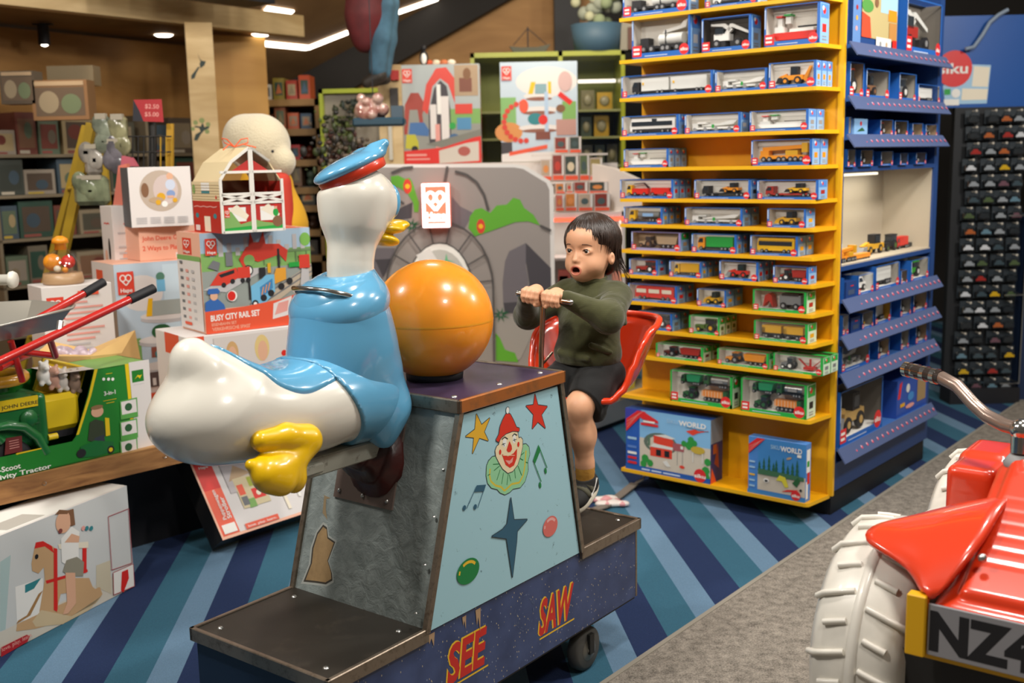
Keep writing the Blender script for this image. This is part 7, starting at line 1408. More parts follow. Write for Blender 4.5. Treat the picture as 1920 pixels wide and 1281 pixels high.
bush('plastic_plant', 'tall dark green plastic plant inside the lime frame', 640, 235, 7.85, .16, ['#3c4a22', '#2b331c', '#5c6a34'], 70)
bush('plastic_plant', 'dim bluish plant by the shiny bag', 668, 200, 7.85, .10, ['#3d4a48', '#2c3432'], 40)
bush('bunch_of_toys', 'dark bunch of small hanging toys over the cap of the duck', 640, 285, 6.6, .17, ['#4a3c2c', '#3a3026', '#1f1c18', '#6a5c4c', '#4a2c24', '#36401e', '#26221c'], 170)
cb = thing('shiny_bag', 'clear shiny bag of pinkish toys on a dark blue base, hanging in mid air', 'toy package', on_y(700, 200, 6.0)); f = Field((-.13, -.1, -.1), (.13, .1, .13), .006)
for i in range(16): f.ell((hr2.uniform(-.07, .07), hr2.uniform(-.04, .04), hr2.uniform(-.045, .07)), hr2.uniform(.022, .04), .01)
f.build('bag', mat('#b59a8c', .15, coat=.8, noise=.5, nscale=25, noise2='#8a5a50'), cb); mb = MB(); mb.box(-.11, .17, -.06, .06, -.105, -.06, mat('#1d3a48', .4), .01); mb.box(.10, .16, -.05, .05, -.06, .0, mat('#3a4a55', .4)); mb.build('base', cb); mb = MB(); mb.tube([(0, 0, .06), (0, 0, 1.45)], .003, K_, 5); mb.build('hanging_cord', cb)
colw = thing('plywood_partition', 'narrow plywood partition left of the rail station box', 'partition', on_y(724, 560, 7.3)); c = colw.location; c.z = 0
mb = MB(); X1 = on_y(757, 300, 7.3).x-c.x; ZT = on_y(740, 121, 7.3).z; mb.box(0, X1, 0, .05, 0, ZT, PLYL); mb.build('board', colw)
for (pa_, pb_, m) in (((731, 132), (748, 150), '#a8241c'), ((731, 165), (748, 225), '#26201a'), ((728, 235), (737, 300), '#b7b3a5')): A_ = on_y(*pa_, 7.28)-c; B_ = on_y(*pb_, 7.28)-c; mb = MB(); mb.box(A_.x, B_.x, -.03, -.0, B_.z, A_.z, mat(m, .5)); mb.build('hung_card', colw)
# hanging figure
hf = thing('hanging_figure', 'life-size dressed doll in blue jeans and dark red jacket hung from the ceiling', 'doll', on_y(690, 60, 7.0)); JN = mat('#3f6377', .8, noise=.3, nscale=10); DR = mat('#5a1518', .7, noise=.3, nscale=8); L_ = lambda px, py, dy=0: Vector(on_y(px, py, 7.0))-hf.location+Vector((0, dy, 0))
f = Field((-.28, -.2, -.35), (.32, .25, .45), .01); f.chain([L_(718, 10), L_(712, 70), L_(708, 130)], [.075, .065, .055], .03); f.chain([L_(725, 0, .1), L_(722, 70, .1), L_(716, 132, .08)], [.07, .06, .05], .03); f.build('jeans', JN, hf)
f = Field((-.28, -.25, -.35), (.3, .25, .5), .01); f.chain([L_(690, -40), L_(685, 30), L_(684, 78)], [.14, .12, .07], .04); f.ell(L_(680, 50, -.03), (.09, .07, .13), .03); f.build('jacket', DR, hf)
f = Field((-.28, -.25, -.45), (.3, .25, .1), .01); f.cap(L_(712, 142), L_(688, 155), .045, .035, .02); f.cap(L_(718, 145, .1), L_(696, 152, .1), .04, .03, .02); f.build('shoes', mat('#2b241c', .6), hf)
f = Field((-.3, -.25, -.1), (.3, .25, .55), .01); f.chain([L_(664, -20), L_(661, 20), L_(664, 40)], [.04, .035, .03], .02); f.build('hand', mat('#b98f78', .6), hf)
mb = MB(); mb.tube([L_(700, -10), L_(700, -10)+Vector((0, 0, .7))], .004, K_); mb.build('hanging_wire', hf)
# bear
br_ = thing('plush_bear', 'big cream plush bear in yellow and red standing behind the barn', 'soft toy', on_y(490, 280, 5.4)); c = br_.location.copy(); B = lambda px, py, dy=0.: tuple(on_y(px, py, 5.4)-c+Vector((0, dy, 0)))
FUR = mat('#c3b79a', .95, bump=.6, bscale=120, sheen=.5); f = Field((-.3, -.25, -.25), (.26, .25, .26), .007); f.ell(B(488, 272), (.145, .15, .15), .02); f.ell(B(455, 262, .02), (.10, .12, .12), .04); f.ell(B(534, 303, -.05), (.062, .07, .068), .03); f.ell(B(448, 240, .12), (.05, .03, .055), .03); f.ell(B(530, 320, -.04), (.045, .05, .035), .02); f.build('head', FUR, br_)
mb = MB(); mb.ball(B(520, 284, -.115), .009, K_, 10, 6); mb.build('eye', br_); f = Field((-.3, -.3, -.9), (.35, .25, -.05), .012); f.chain([B(500, 350), B(505, 420), B(500, 540)], [.13, .18, .2], .04); f.build('yellow_shirt', mat('#cf9a1c', .8), br_)
f = Field((-.2, -.3, -.5), (.3, .25, -.05), .01); f.chain([B(531, 342, -.08), B(538, 420, -.1)], [.055, .06], .02); f.build('red_scarf', mat('#b0301c', .8), br_)
mb = MB(); mb.box(-.15, .15, -.12, .15, -(c.z), B(500, 545)[2], mat('#cf9a1c', .8)); mb.build('legs', br_)

# ------------------------------------------------------------------ lit play display behind the ride
pc = on_y(690, 700, 6.35); pan = thing('rock_panel', 'grey cut-out cave wall panel with painted rocks and green bushes', 'display panel', (0, 6.35, 0)); yp = 6.35
PG = mat('#928a84', .6); PG2 = mat('#6a6468', .6); PG3 = mat('#413d42', .6); PGN = mat('#5aa326', .55); PDG = mat('#0f5a34', .6); LN = mat('#4a4644', .6); EW2 = mat('#d9d5cf', .5)
xz = lambda px, py, dy=0.: (on_y(px, py, yp+dy).x, on_y(px, py, yp+dy).z)
outp = [(640, 764), (1043, 764), (1038, 352), (1030, 338), (985, 311), (965, 308), (640, 308)]; mb = MB(); Pp = [xz(*p) for p in outp]; mb.extr(Pp, 0, .045, EW2, 'y'); 
ins = [(645, 760), (1036, 760), (1030, 356), (1024, 343), (981, 317), (964, 314), (645, 314)]; O_ = xz(600, 820); U_ = xz(1060, 820)[0]-O_[0]; V_ = xz(1000, 300)[1]-O_[1]; a = Art(mb, (O_[0], -.0003, O_[1]), (U_, 0, 0), (0, 0, V_), .00035)
pn = lambda px, py: ((xz(px, py)[0]-O_[0])/U_, (xz(px, py)[1]-O_[1])/V_)
def pp(pts, m, k=None): a.poly([pn(700+x/3.2, 290+y/3.2) for x, y in pts], m)
a.poly([pn(*p) for p in ins], PG)
pp([(0, 560), (130, 560), (110, 660), (40, 770), (0, 790)], PG2); pp([(10, 630), (110, 625), (60, 740)], PG3); pp([(470, 250), (520, 310), (600, 350), (545, 450), (470, 430)], PG2); pp([(120, 340), (235, 285), (230, 380), (130, 400)], PG3); pp([(790, 640), (815, 580), (915, 530), (930, 600), (915, 660), (930, 760), (920, 900), (780, 900), (775, 770)], PG2); pp([(915, 530), (1065, 680), (1070, 960), (790, 950), (780, 890), (920, 880), (935, 770), (915, 640)], PG3); pp([(730, 1080), (860, 1110), (870, 1240), (760, 1200)], PG3)
pp([(735, 970), (900, 970), (1000, 980), (880, 1230), (735, 1240)], mat('#9a948c', .6))
pp([(105, 130), (150, 125), (190, 145), (220, 140), (235, 165), (255, 230), (275, 290), (270, 345), (245, 345), (240, 290), (205, 230), (150, 195), (110, 190)], PGN)
pp([(570, 440), (580, 370), (610, 330), (650, 320), (700, 350), (740, 305), (800, 300), (840, 258), (880, 270), (905, 320), (960, 360), (1000, 425), (930, 400), (850, 405), (700, 460), (610, 490)], PGN); pp([(735, 1070), (760, 1100), (790, 1170), (850, 1190), (870, 1245), (735, 1235)], PGN)
for cx, cy in ((205, 190), (645, 430)): a.ell(*pn(700+cx/3.2, 290+cy/3.2), .017, .027, RRED, 9); a.circ(*pn(700+cx/3.2, 290+cy/3.2), .009, YEL, 8)
for cx, cy in ((230, 425), (765, 960)):
    for t in np.linspace(-.3, 2*PI-.6, 9): a.poly([pn(700+(cx+12*math.cos(t+.5))/3.2, 290+(cy+12*math.sin(t+.5))/3.2), pn(700+(cx+60*math.cos(t))/3.2, 290+(cy+48*math.sin(t))/3.2), pn(700+(cx+12*math.cos(t-.5))/3.2, 290+(cy+12*math.sin(t-.5))/3.2)], PDG)
for pl_ in ([(490, 100), (560, 120), (620, 165), (665, 240), (690, 330)], [(445, 70), (428, 165)], [(1000, 425), (1065, 455)], [(110, 110), (180, 80), (240, 75)], [(150, 270), (185, 295)]):
    for i in range(len(pl_)-1): a.line(*pn(700+pl_[i][0]/3.2, 290+pl_[i][1]/3.2), *pn(700+pl_[i+1][0]/3.2, 290+pl_[i+1][1]/3.2), .014, LN)
cxa, cya = 400, 800
for r1, r2 in ((190, 270), (320, 400)):
    pts = [(cxa+r1*math.cos(t)*(1.0), cya-r2*math.sin(t)) for t in np.linspace(0, PI, 15)]
    for i in range(14): a.line(*pn(700+pts[i][0]/3.2, 290+pts[i][1]/3.2), *pn(700+pts[i+1][0]/3.2, 290+pts[i+1][1]/3.2), .010, LN)
for t in np.linspace(.12, PI-.12, 8): a.line(*pn(700+(cxa+195*math.cos(t))/3.2, 290+(cya-275*math.sin(t))/3.2), *pn(700+(cxa+318*math.cos(t))/3.2, 290+(cya-398*math.sin(t))/3.2), .008, LN)
a.line(*pn(700+720/3.2, 290+800/3.2), *pn(700+725/3.2, 290+1240/3.2), .010, LN)
arch = [(cxa-188, 1250)]+[(cxa-188*math.cos(t), cya-268*math.sin(t)) for t in np.linspace(0, PI, 15)]+[(cxa+188, 1250)]; pp(arch, mat('#e9e7df', .5)); pp([(cxa+(x-cxa)*.9, cya+(y_-cya)*.9+8) for x, y_ in arch[1:-1]], mat('#b9b7ae', .5)); pp([(260, 600), (340, 560), (400, 650), (300, 680)], EW2); pp([(430, 640), (440, 590), (448, 630), (490, 640)], mat('#5fb07a', .5))
o = mb.build('panel_board', pan)
mb = MB(); mb.box(xz(645, 0)[0], xz(1042, 0)[0], .045, .30, .156, .4, EW2); mb.build('panel_foot', pan)
NEON = mat('#ffffff', .5, emit=2.2); CORL = mat('#f0674c', .5, emit=1.1)
sg = thing('lit_sign', 'small lit red and white sign with a heart on the grey rock panel', 'sign', on_y(792, 428, yp-.10)); c = sg.location; sw = on_y(845, 428, yp-.10).x-c.x; shh = on_y(792, 344, yp-.10).z-c.z
mb = MB(); mb.box(0, sw, 0, .075, 0, shh, CORL, .008); mb.build('light_box', sg); mb = MB(); F = Art(mb, (0, -.0008, 0), (sw, 0, 0), (0, 0, shh), .0004); F.rect(.02, .01, .98, .99, NEON); F.rect(.13, .20, .87, .93, CORL)
for sx in (.32, .66):
    pts = [(sx+.15*math.cos(t)-.0, .68+.12*math.sin(t)) for t in np.linspace(0, 2*PI, 13)]; [F.line(*pts[i], *pts[i+1], .016, NEON) for i in range(12)]
F.line(.18, .64, .5, .40, .018, NEON); F.line(.82, .66, .5, .40, .018, NEON); F.text('Hape', .16, .23, .12, NEON, w=.68, bold=.04); F.rect(.2, .1, .85, .15, CORL); mb.build('sign_face', sg)
# white tiered cabinet with small train packs, right of the panel
PW = mat('#d8cfc8', .5); cab = thing('tiered_display', 'white tiered display unit with red light line behind the head of the toddler', 'display unit', (0, 0, 0)); yc = 6.75
XA, XB = on_y(640, 400, yc).x, on_y(1172, 400, yc).x; zt1 = on_y(1100, 398, yc).z
mb = MB(); mb.box(on_y(1000, 300, yc).x, XB, yc+.45, yc+.5, .156, on_y(1040, 308, yc).z, PW); mb.box(XA, XB, yc, yc+.5, zt1-.03, zt1, PW); mb.box(XA, XB, yc+.02, yc+.5, .156, .18, PW); mb.build('carcass', cab)
A0 = on_y(1105, 306, yc+.3); A1 = on_y(1150, 316, yc+.1); A2 = on_y(1222, 349, yc-.2); z_ = zt1-.02; mb = MB(); v = [A0, A1, A2, Vector((A2.x, A2.y, z_)), Vector((A0.x, A0.y, z_))]; mb.add([tuple(p) for p in v]+[tuple(p+Vector((.03, .02, 0))) for p in v], [(0, 1, 2, 3, 4), (9, 8, 7, 6, 5), (0, 5, 6, 1), (1, 6, 7, 2), (2, 7, 8, 3)], PW); mb.build('side_wing', cab)
for k, (py, yo) in enumerate(((288, .40), (340, .28), (364, .14))): z = on_y(1090, py, yc+yo).z; mb = MB(); mb.box(on_y(1000, py, yc).x, on_y(1150, py, yc).x, yc+yo-.02, yc+yo+.10, z-.012, z, PW); mb.build('step_shelf', cab)
mb = MB(); mb.box(XA, XB, yc-.012, yc, zt1-.055, zt1-.034, mat('#ff5a3c', .5, emit=2.0)); mb.build('red_light_line', cab); mb = MB(); mb.box(XA, XB, yc+.3, yc+.32, .18, zt1-.04, mat('#cfd2cc', .5)); mb.build('inner_back', cab)
for z in (.45, .75, 1.0): mb = MB(); mb.box(XA, XB, yc+.02, yc+.3, z-.015, z, PW); mb.build('shelf', cab)
mb = MB(); mb.box(XB-.02, XB, yc, yc+.5, .156, zt1, PW); mb.build('side_board', cab)
lp = lamp('display_inner_lamp', ((XA+XB)/2+.3, yc+.1, zt1-.06), ((XA+XB)/2+.3, yc+.14, 0), 1.7, 1.2, .08, (1, .95, .88))
RW = [(0, 288, .40, [(1040, 1066, 258), (1068, 1090, 257)]), (1, 340, .28, [(1015, 1035, 300), (1036, 1058, 290), (1059, 1085, 292), (1087, 1105, 290), (1106, 1130, 297)]), (2, 364, .14, [(1042, 1060, 345), (1062, 1074, 343), (1076, 1102, 342), (1104, 1140, 342)]), (3, 397, .02, [(1042, 1058, 366), (1060, 1082, 363), (1084, 1112, 364), (1114, 1144, 363)])]
TPC = [('#8a3a30', 'dark red'), ('#c9695a', 'coral'), ('#5a6a4a', 'green'), ('#b5a08a', 'beige'), ('#a8483a', 'brick red'), ('#3f4a44', 'dark green'), ('#c47a3a', 'orange'), ('#9a8a5a', 'mustard')]
RNM = ['top', 'second', 'third', 'lowest']
for ri, py, yo, items in RW:
    for k, (pa_, pb_, pt_) in enumerate(items):
        A_ = on_y(pa_, py, yc+yo); B_ = on_y(pb_, py, yc+yo); zt2 = on_y(pa_, pt_, yc+yo).z; c_, nm = TPC[(ri*3+k*5) % 8]; w_ = B_.x-A_.x; h = zt2-A_.z
        mb = MB(); mb.box(0, w_, 0, .06, 0, h, mat('#c9b8ae', .5)); F = Art(mb, (0, -.0003, 0), (w_, 0, 0), (0, 0, h), .0008); F.rect(.05, .25, .8, .95, mat(c_, .4)); F.ell(.45, .55, .25, .18, mat(hr2.choice(['#d88a4a', '#c04030', '#4a5a5a', '#d8c8a8']), .4)); F.rect(.05, .03, .95, .2, HOR); F.rect(.82, .2, .97, .95, EW2)
        o = mb.build('train_pack'); o.location = (A_.x, A_.y-.0, A_.z+.003); tag(o, nm+' train pack, '+ORD[k]+' from left, '+RNM[ri]+' row beside the grey rock panel', 'toy box', 'train packs beside the rock panel')
for k, (pa_, pb_, pt_, pb2, c_, lab) in enumerate(((1048, 1070, 470, 545, '#c9665a', 'coral pack on the lit shelf left of the face of the toddler'), (1050, 1066, 560, 600, '#7a4a44', 'dark red pack low on the lit shelf behind the toddler'), (1150, 1176, 500, 545, '#cf8a76', 'pink and white pack behind the flying hair of the toddler'))):
    A_ = on_y(pa_, pb2, yc+.02); B_ = on_y(pb_, pb2, yc+.02); mb = MB(); h = on_y(pa_, pt_, yc+.02).z-A_.z; zz = 1.001 if A_.z > .85 else .751; mb.box(0, B_.x-A_.x, 0, .08, 0, min(h, .17), mat(c_, .5)); o = mb.build('train_pack'); o.location = (A_.x, A_.y+.02, zz); tag(o, lab, 'toy box')
# platform the display stands on
Q0 = Vector((.291, 6.021, 0)); Q1 = Vector((.93, 6.84, 0)); uq = (Q1-Q0).normalized(); nq = Vector((-uq.y, uq.x, 0)); qy = math.atan2(uq.y, uq.x)
mb = MB(); mb.at(Q0.x-uq.x*.9, Q0.y-uq.y*.9, 0, qy); mb.box(0, 2.1, 0, 1.2, .03, .15, mat('#c9c4bb', .5)); mb.box(0, 2.1, .002, 1.198, .15, .153, mat('#d9c39a', .5)); mb.box(.02, 2.08, .02, 1.18, 0, .03, K_); o = mb.build('display_platform'); tag(o, 'low white platform with a pale wooden top under the lit display', 'platform')
o = slab('yellow_pack', 'flat yellow pack standing on the platform right of the red seat', 'toy box', [(1152, 742), (1190, 728), (1192, 672), (1160, 690)], 6.45, .12, mat('#d8b83c', .5))
# ------------------------------------------------------------------ two big rail boxes and the green cabinet
plt = thing('storage_cabinet', 'cabinet behind the grey panel carrying the two tallest rail boxes', 'cabinet', (0, 0, 0)); yh = 7.35; zb2 = on_y(850, 306, yh).z; mb = MB(); mb.box(on_y(745, 300, yh).x, on_y(1100, 300, yh).x, yh-.02, yh+.32, 0, zb2-.003, PW); mb.build('carcass', plt)
def bigbox(lab, pl_, pr_, pt_, pside, style):
    A_ = on_y(pl_, 306, yh); B_ = on_y(pr_, 306, yh); A_.z = zb2; w_ = B_.x-A_.x; h = on_y(pl_, pt_, yh).z-zb2; yw = 0
    root, mb, F, L, R_, T = carton('toy_box', lab, 'toy box', A_, yw, w_, .22, h, LW)
    if style == 0:
        F.rect(0, 0, 1, 1, mat('#8f9088', .6)); F.rect(0, .55, 1, 1, mat('#a8b0b0', .6)); F.rect(.6, .4, 1, .55, GRS)
        F.poly([(.02, .3), (.04, .6), (.12, .72), (.22, .72), (.3, .6), (.26, .5), (.28, .3), (.24, .3), (.2, .55), (.1, .55), (.06, .3)], mat('#9c3a2c', .5)); F.poly([(.26, .55), (.32, .8), (.45, .96), (.58, .97), (.68, .86), (.68, .6), (.6, .8), (.5, .86), (.4, .78), (.33, .5)], RRED); F.poly([(.34, .5), (.42, .76), (.5, .84), (.58, .78), (.62, .55), (.62, .25), (.34, .2)], PG3); F.rect(.36, .25, .44, .6, LW); F.rect(.5, .22, .6, .68, LW); F.rect(.45, .5, .5, .8, W_); F.rect(.68, .68, .98, .99, mat('#a89074', .6)); F.rect(.74, .72, .9, .86, mat('#7a4a3a', .6)); F.ell(.84, .9, .05, .06, BRN)
        F.poly([(.08, .3), (.1, .42), (.28, .42), (.34, .34), (.33, .28)], mat('#3f6aa0', .5)); F.poly([(.7, .34), (.7, .46), (.88, .46), (.88, .34)], mat('#4a86b0', .5)); F.poly([(.03, .16), (.05, .3), (.16, .3), (.2, .22), (.2, .14)], mat('#b5b02a', .5)); F.circ(.15, .15, .035, K_); F.circ(.66, .24, .06, mat('#3a6088', .5)); F.circ(.64, .38, .035, GRN); F.rect(.42, .16, .48, .4, PNK); F.poly([(.3, .2), (1, .34), (1, .2), (.6, .14)], mat('#7a7a70', .6)); F.rect(.68, .5, .9, .6, RRED)
        F.poly([(0, 0), (1, 0), (1, .27), (.92, .26), (.5, .16), (0, .13)], RED); F.poly([(.46, .0), (.97, .02), (.97, .22), (.8, .2), (.46, .13)], mat('#c9c0b4', .5)); F.ell(.78, .12, .08, .05, mat('#a8544a', .5)); F.rect(.04, .08, .3, .1, PNK); F.rect(.04, .04, .34, .055, PNK); hape(F, .02, .82, .14)
        for y_ in (.1, .25): R_.ell(.5, y_+.12, .3, .08, (LGREY, mat('#6a86a8', .5))[y_ > .2])
        hape(R_, .3, .80, .16, .4); R_.rect(.15, .7, .8, .705, RED); R_.poly([(.15, .35), (.3, .56), (.6, .56), (.8, .3), (.6, .3), (.45, .5), (.3, .35)], RRED); R_.rect(.2, .04, .8, .1, HOR)
    else:
        F.rect(0, 0, 1, 1, mat('#b9c9d6', .5)); F.ell(.6, .8, .4, .15, LW); F.rect(0, .35, .2, .65, mat('#7fae6a', .6)); F.ell(.1, .3, .18, .1, mat('#cf8a4a', .5)); 
        for y_, r_ in ((.66, .2), (.52, .25), (.34, .27)): F.ell(.5, y_, r_, .035, LW); F.ell(.5, y_-.03, r_*.85, .02, mat('#8a5a4a', .6))
        F.rect(.45, .68, .6, .78, mat('#7fa0a8', .5)); F.poly([(.36, .68), (.4, .8), (.46, .8), (.42, .68)], YEL); F.rect(.62, .68, .66, .8, YEL); F.rect(.57, .2, .62, .7, mat('#a9c0d8', .5)); F.ell(.45, .43, .1, .06, TEAL); F.ell(.55, .42, .06, .05, RED)
        for t in np.linspace(1.6, 4.9, 12): F.circ(.28+.24*math.cos(t), .40+.19*math.sin(t), .028, RRED, 8)
        F.ell(.3, .56, .06, .07, HOR); F.rect(.45, .22, .64, .3, mat('#7a4438', .6)); F.rect(.8, .4, .98, .6, GRS); F.ell(.84, .8, .09, .1, mat('#c9a8a4', .5)); F.poly([(.74, .66), (.9, .56), (.94, .6), (.78, .7)], RED); F.ell(.78, .53, .06, .04, BRN); F.rect(.72, .26, .98, .42, mat('#b58a80', .5)); F.rect(0, 0, .14, .2, PG3)
        F.poly([(0, 0), (1, 0), (1, .1), (.1, .09), (0, .08)], LW); F.poly([(.1, .1), (.6, .17), (.6, .13), (.1, .06)], HOR); hape(F, .02, .82, .14, None, RRED)
    mb.build('carton', root)
bigbox('large rail station box with red arches printed, on top of the cabinet', 757, 903, 122, 940, 0); bigbox('large tall railway tower box with red spiral track, right of the station box', 941, 1084, 117, 1086, 1)
gc = thing('green_cabinet', 'yellow-green glazed cabinet behind the rail boxes', 'cabinet', (0, 0, 0)); yg = 8.3; GAC = mat('#8f9418', .35, coat=.3); X0, X1 = on_y(884, 200, yg).x, on_y(1172, 200, yg).x; ZT = on_y(960, 98, yg).z
mb = MB(); mb.box(X0, X1, yg, yg+.6, ZT-.035, ZT, GAC); mb.box(X0, X0+.03, yg, yg+.6, 0, ZT, GAC); mb.box(X1-.03, X1, yg, yg+.6, 0, ZT, GAC); mb.box(X0, X1, yg+.57, yg+.6, 0, ZT, mat('#7f8420', .5)); mb.box(on_y(1048, 200, yg).x, on_y(1056, 200, yg).x, yg, yg+.02, .1, ZT, GAC); mb.build('green_carcass', gc)
for py in (205, 256, 310): z = on_y(1100, py, yg).z; mb = MB(); mb.box(X0+.03, X1-.03, yg+.05, yg+.57, z-.015, z, mat('#8c8f5a', .5)); mb.build('glass_shelf', gc)
zl_ = on_y(1120, 152, yg+.3).z; mb = MB(); mb.box(on_y(1084, 150, yg+.3).x, X1-.04, yg+.3, yg+.32, zl_-.012, zl_+.012, mat('#fff6e6', .5, emit=1.5)); mb.build('reflected_light_line', gc)  # weakly emissive bar put in for the bright strip reflection, no lamp
mb = MB(); mb.quad((X0+.03, yg+.004, .1), (X1-.03, yg+.004, .1), (X1-.03, yg+.004, ZT-.04), (X0+.03, yg+.004, ZT-.04), FILM); mb.build('glass_door', gc)
for ri, py in enumerate((205, 256, 310)):
    z = on_y(1100, py, yg).z; x = on_y(1092, py, yg).x; k = 0
    while x < X1-.12:
        w_ = hr2.uniform(.07, .12); h = hr2.uniform(.1, .17); c_ = hr2.choice(['#4a5236', '#6a6440', '#a8861c', '#3f4a3a', '#5c5a48']); mb = MB(); mb.box(0, w_, 0, .12, 0, h, mat(c_, .4)); mb.ball((w_/2, 0, h*.5), (w_*.35, .02, h*.3), mat('#8a8468', .4), 8, 6); o = mb.build('toy_package'); o.location = (x, yg+.15, z+.001); tag(o, 'dim pack, '+ORD[k]+' from left on the '+ORD[ri]+' shelf of the green cabinet', 'toy package', 'packs in the green cabinet'); x += w_+.02; k += 1
# on top of the green cabinet
tp_ = thing('soft_toy_tub', 'blue-grey tub heaped with pale green and cream soft toys on the green cabinet', 'tub of soft toys', on_y(1120, 108, 8.45)); c = tp_.location; c.z = ZT+.001
mb = MB(); mb.lathe([(0, 0), (.17, 0), (.20, .20), (.19, .2), (.16, .02), (0, .02)], mat('#3f5a6c', .6), 24); mb.build('tub', tp_)
for i in range(26):
    mb = MB(); t = hr2.uniform(0, 2*PI); r = hr2.uniform(0, .18); mb.ball((r*math.cos(t), r*math.sin(t)*.8, .2+hr2.uniform(.0, .3)*(1.2-r*3)), hr2.uniform(.035, .06), mat(hr2.choice(['#a8a88a', '#b5b19a', '#7f8a6a', '#8a8f80', '#6a7048']), .9), 10, 7); mb.build('soft_toy', tp_)
ct = thing('toy_castle', 'grey and brown peaked toy tower beside the tub on the green cabinet', 'toy', on_y(1162, 108, 8.4)); ct.location.z = ZT+.001; ct.location.x += .09; mb = MB(); mb.lathe([(0, 0), (.10, 0), (.09, .22), (0, .42)], mat('#8a8578', .7), 7, smooth=False); mb.build('tower', ct); mb = MB(); mb.box(-.04, .05, -.12, -.08, 0, .16, mat('#5a3a30', .7)); mb.build('door', ct)
sh2 = thing('model_ship', 'dark model ship on top of the green cabinet', 'toy', on_y(995, 95, 8.5)); sh2.location.z = ZT+.001; mb = MB(); mb.extr([(-.16, .06), (-.12, 0), (.1, 0), (.15, .07), (.05, .05), (-.08, .05)], -.03, .03, mat('#3a3a28', .6), 'y'); mb.tube([(-.02, 0, .05), (-.02, 0, .2)], .005, K_); mb.tube([(-.02, 0, .19), (.12, 0, .07)], .003, K_); mb.tube([(-.02, 0, .19), (-.13, 0, .07)], .003, K_); mb.build('hull', sh2)
fg_ = thing('black_white_figure', 'small black and white bird figure on top of the station box', 'toy', on_y(795, 116, 7.45)); fg_.location.z = zb2+(on_y(757, 122, yh).z-zb2)+.001; mb = MB(); mb.ball((0, 0, .05), (.03, .03, .05), K_); mb.ball((0, -.02, .045), (.02, .02, .035), W_); mb.ball((0, 0, .115), .02, K_); mb.build('bird_body', fg_)
mb = MB(); [mb.ball((x, 0, .02), (.03, .03, .02), mat(c_, .6), 8, 6) for x, c_ in ((0, '#b5451c'), (.05, '#cfc0a8'), (.1, '#b5653c'), (.15, '#d8cbb8'))]; o = mb.build('food_toys'); o.location = (fg_.location.x+.03, 7.47, fg_.location.z); tag(o, 'row of small red and cream toys beside the bird figure on the station box', 'toy')
mb = MB(); X_ = on_y(1038, 50, 10.0).x; mb.box(X_, X_+.22, 9.8, 10.0, 0, 3.4, K_); tag(mb.build('trim_5'), kind='structure')
# ------------------------------------------------------------------ right: blue wall with peg rack
BLW = mat('#0f4f9c', .4); yk = 6.95; mb = MB(); A_ = on_y(1700, 204, yk); B_ = on_y(1920, 206, yk); zt3 = on_y(1840, 29, yk).z; mb.box(A_.x, B_.x+1.2, yk, yk+.06, A_.z, zt3, BLW); O3 = Vector((A_.x, yk-.0003, A_.z)); a = Art(mb, O3, (B_.x-A_.x, 0, 0), (0, 0, zt3-A_.z), .0006); fk = lambda px, py: ((on_y(px, py, yk).x-O3.x)/(B_.x-A_.x), (on_y(px, py, yk).z-O3.z)/(zt3-A_.z))
q = [fk(*p) for p in ((1768, 162), (1772, 196), (1850, 194), (1858, 122), (1800, 120))]; a.poly(q, LBL); a.poly([fk(*p) for p in ((1822, 162), (1852, 163), (1856, 126), (1826, 124))], CREAM); a.poly([fk(*p) for p in ((1802, 188), (1850, 187), (1852, 167), (1804, 166))], CREAM); a.rect(*fk(1770, 178), *fk(1782, 167), GRN); a.circ(*fk(1792, 175), .05, W_); a.rect(*fk(1769, 198), *fk(1798, 186), W_)
cxk = fk(1789, 129); a.circ(*cxk, .20, REDL, 34); a.text('siku', cxk[0]-.135, cxk[1]-.05, .11, W_, w=.25, bold=.02)
o = mb.build('blue_header_board'); tag(o, 'blue header board with a round red sign above the peg rack', 'sign board')
mb = MB(); cp_ = [on_y(px, py, yk-.05) for px, py in ((1810, 92), (1826, 88), (1842, 66), (1856, 42), (1872, 28), (1890, 18))]; mb.tube(cp_, .012, mat('#7f8ea0', .5), 8); o = mb.build('cable'); tag(o, 'grey cable looping over the blue header board', 'cable')
pr = thing('peg_rack', 'black peg rack packed with toy cars in blister packs', 'rack', (0, 0, 0)); XK0, XK1 = on_y(1778, 500, yk).x, on_y(1906, 500, yk).x; mb = MB(); mb.box(XK0, XK1, yk-.0, yk+.05, .12, A_.z, mat('#15181c', .6)); mb.box(XK0, XK1+.01, yk-.12, yk+.05, 0, .1, K_); mb.build('back_board', pr)
mb = MB(); [mb.tube([(x, yk-.12, .13), (x, yk-.12, 1.2)], .004, SILV, 6) for x in (XK1,)]; [mb.tube([(XK1-.12, yk-.12, z), (XK1, yk-.12, z), (XK1, yk, z)], .004, SILV, 6) for z in (.13, 1.2, .7)]; mb.build('wire_side', pr)
mb = MB(); mb.box(XK1+.03, XK1+.5, yk-.05, yk+.1, .0, 1.2, mat('#15294a', .6)); o = mb.build('blue_side_unit'); tag(o, 'dark blue low unit at the right edge beyond the peg rack', 'cabinet')
CARC = [('#23282c', 'black'), ('#8f959a', 'silver'), ('#3a4a52', 'slate'), ('#9a2a24', 'red'), ('#c9a21c', 'yellow'), ('#c9ccd0', 'white'), ('#5f7f8f', 'pale blue'), ('#4a5a3a', 'green'), ('#a85a2c', 'orange'), ('#6a4a55', 'plum')]
NR, NC = 18, 4; z0_, z1_ = on_y(1850, 712, yk).z, on_y(1850, 216, yk).z; HK = mat('#c9c2b4', .4)
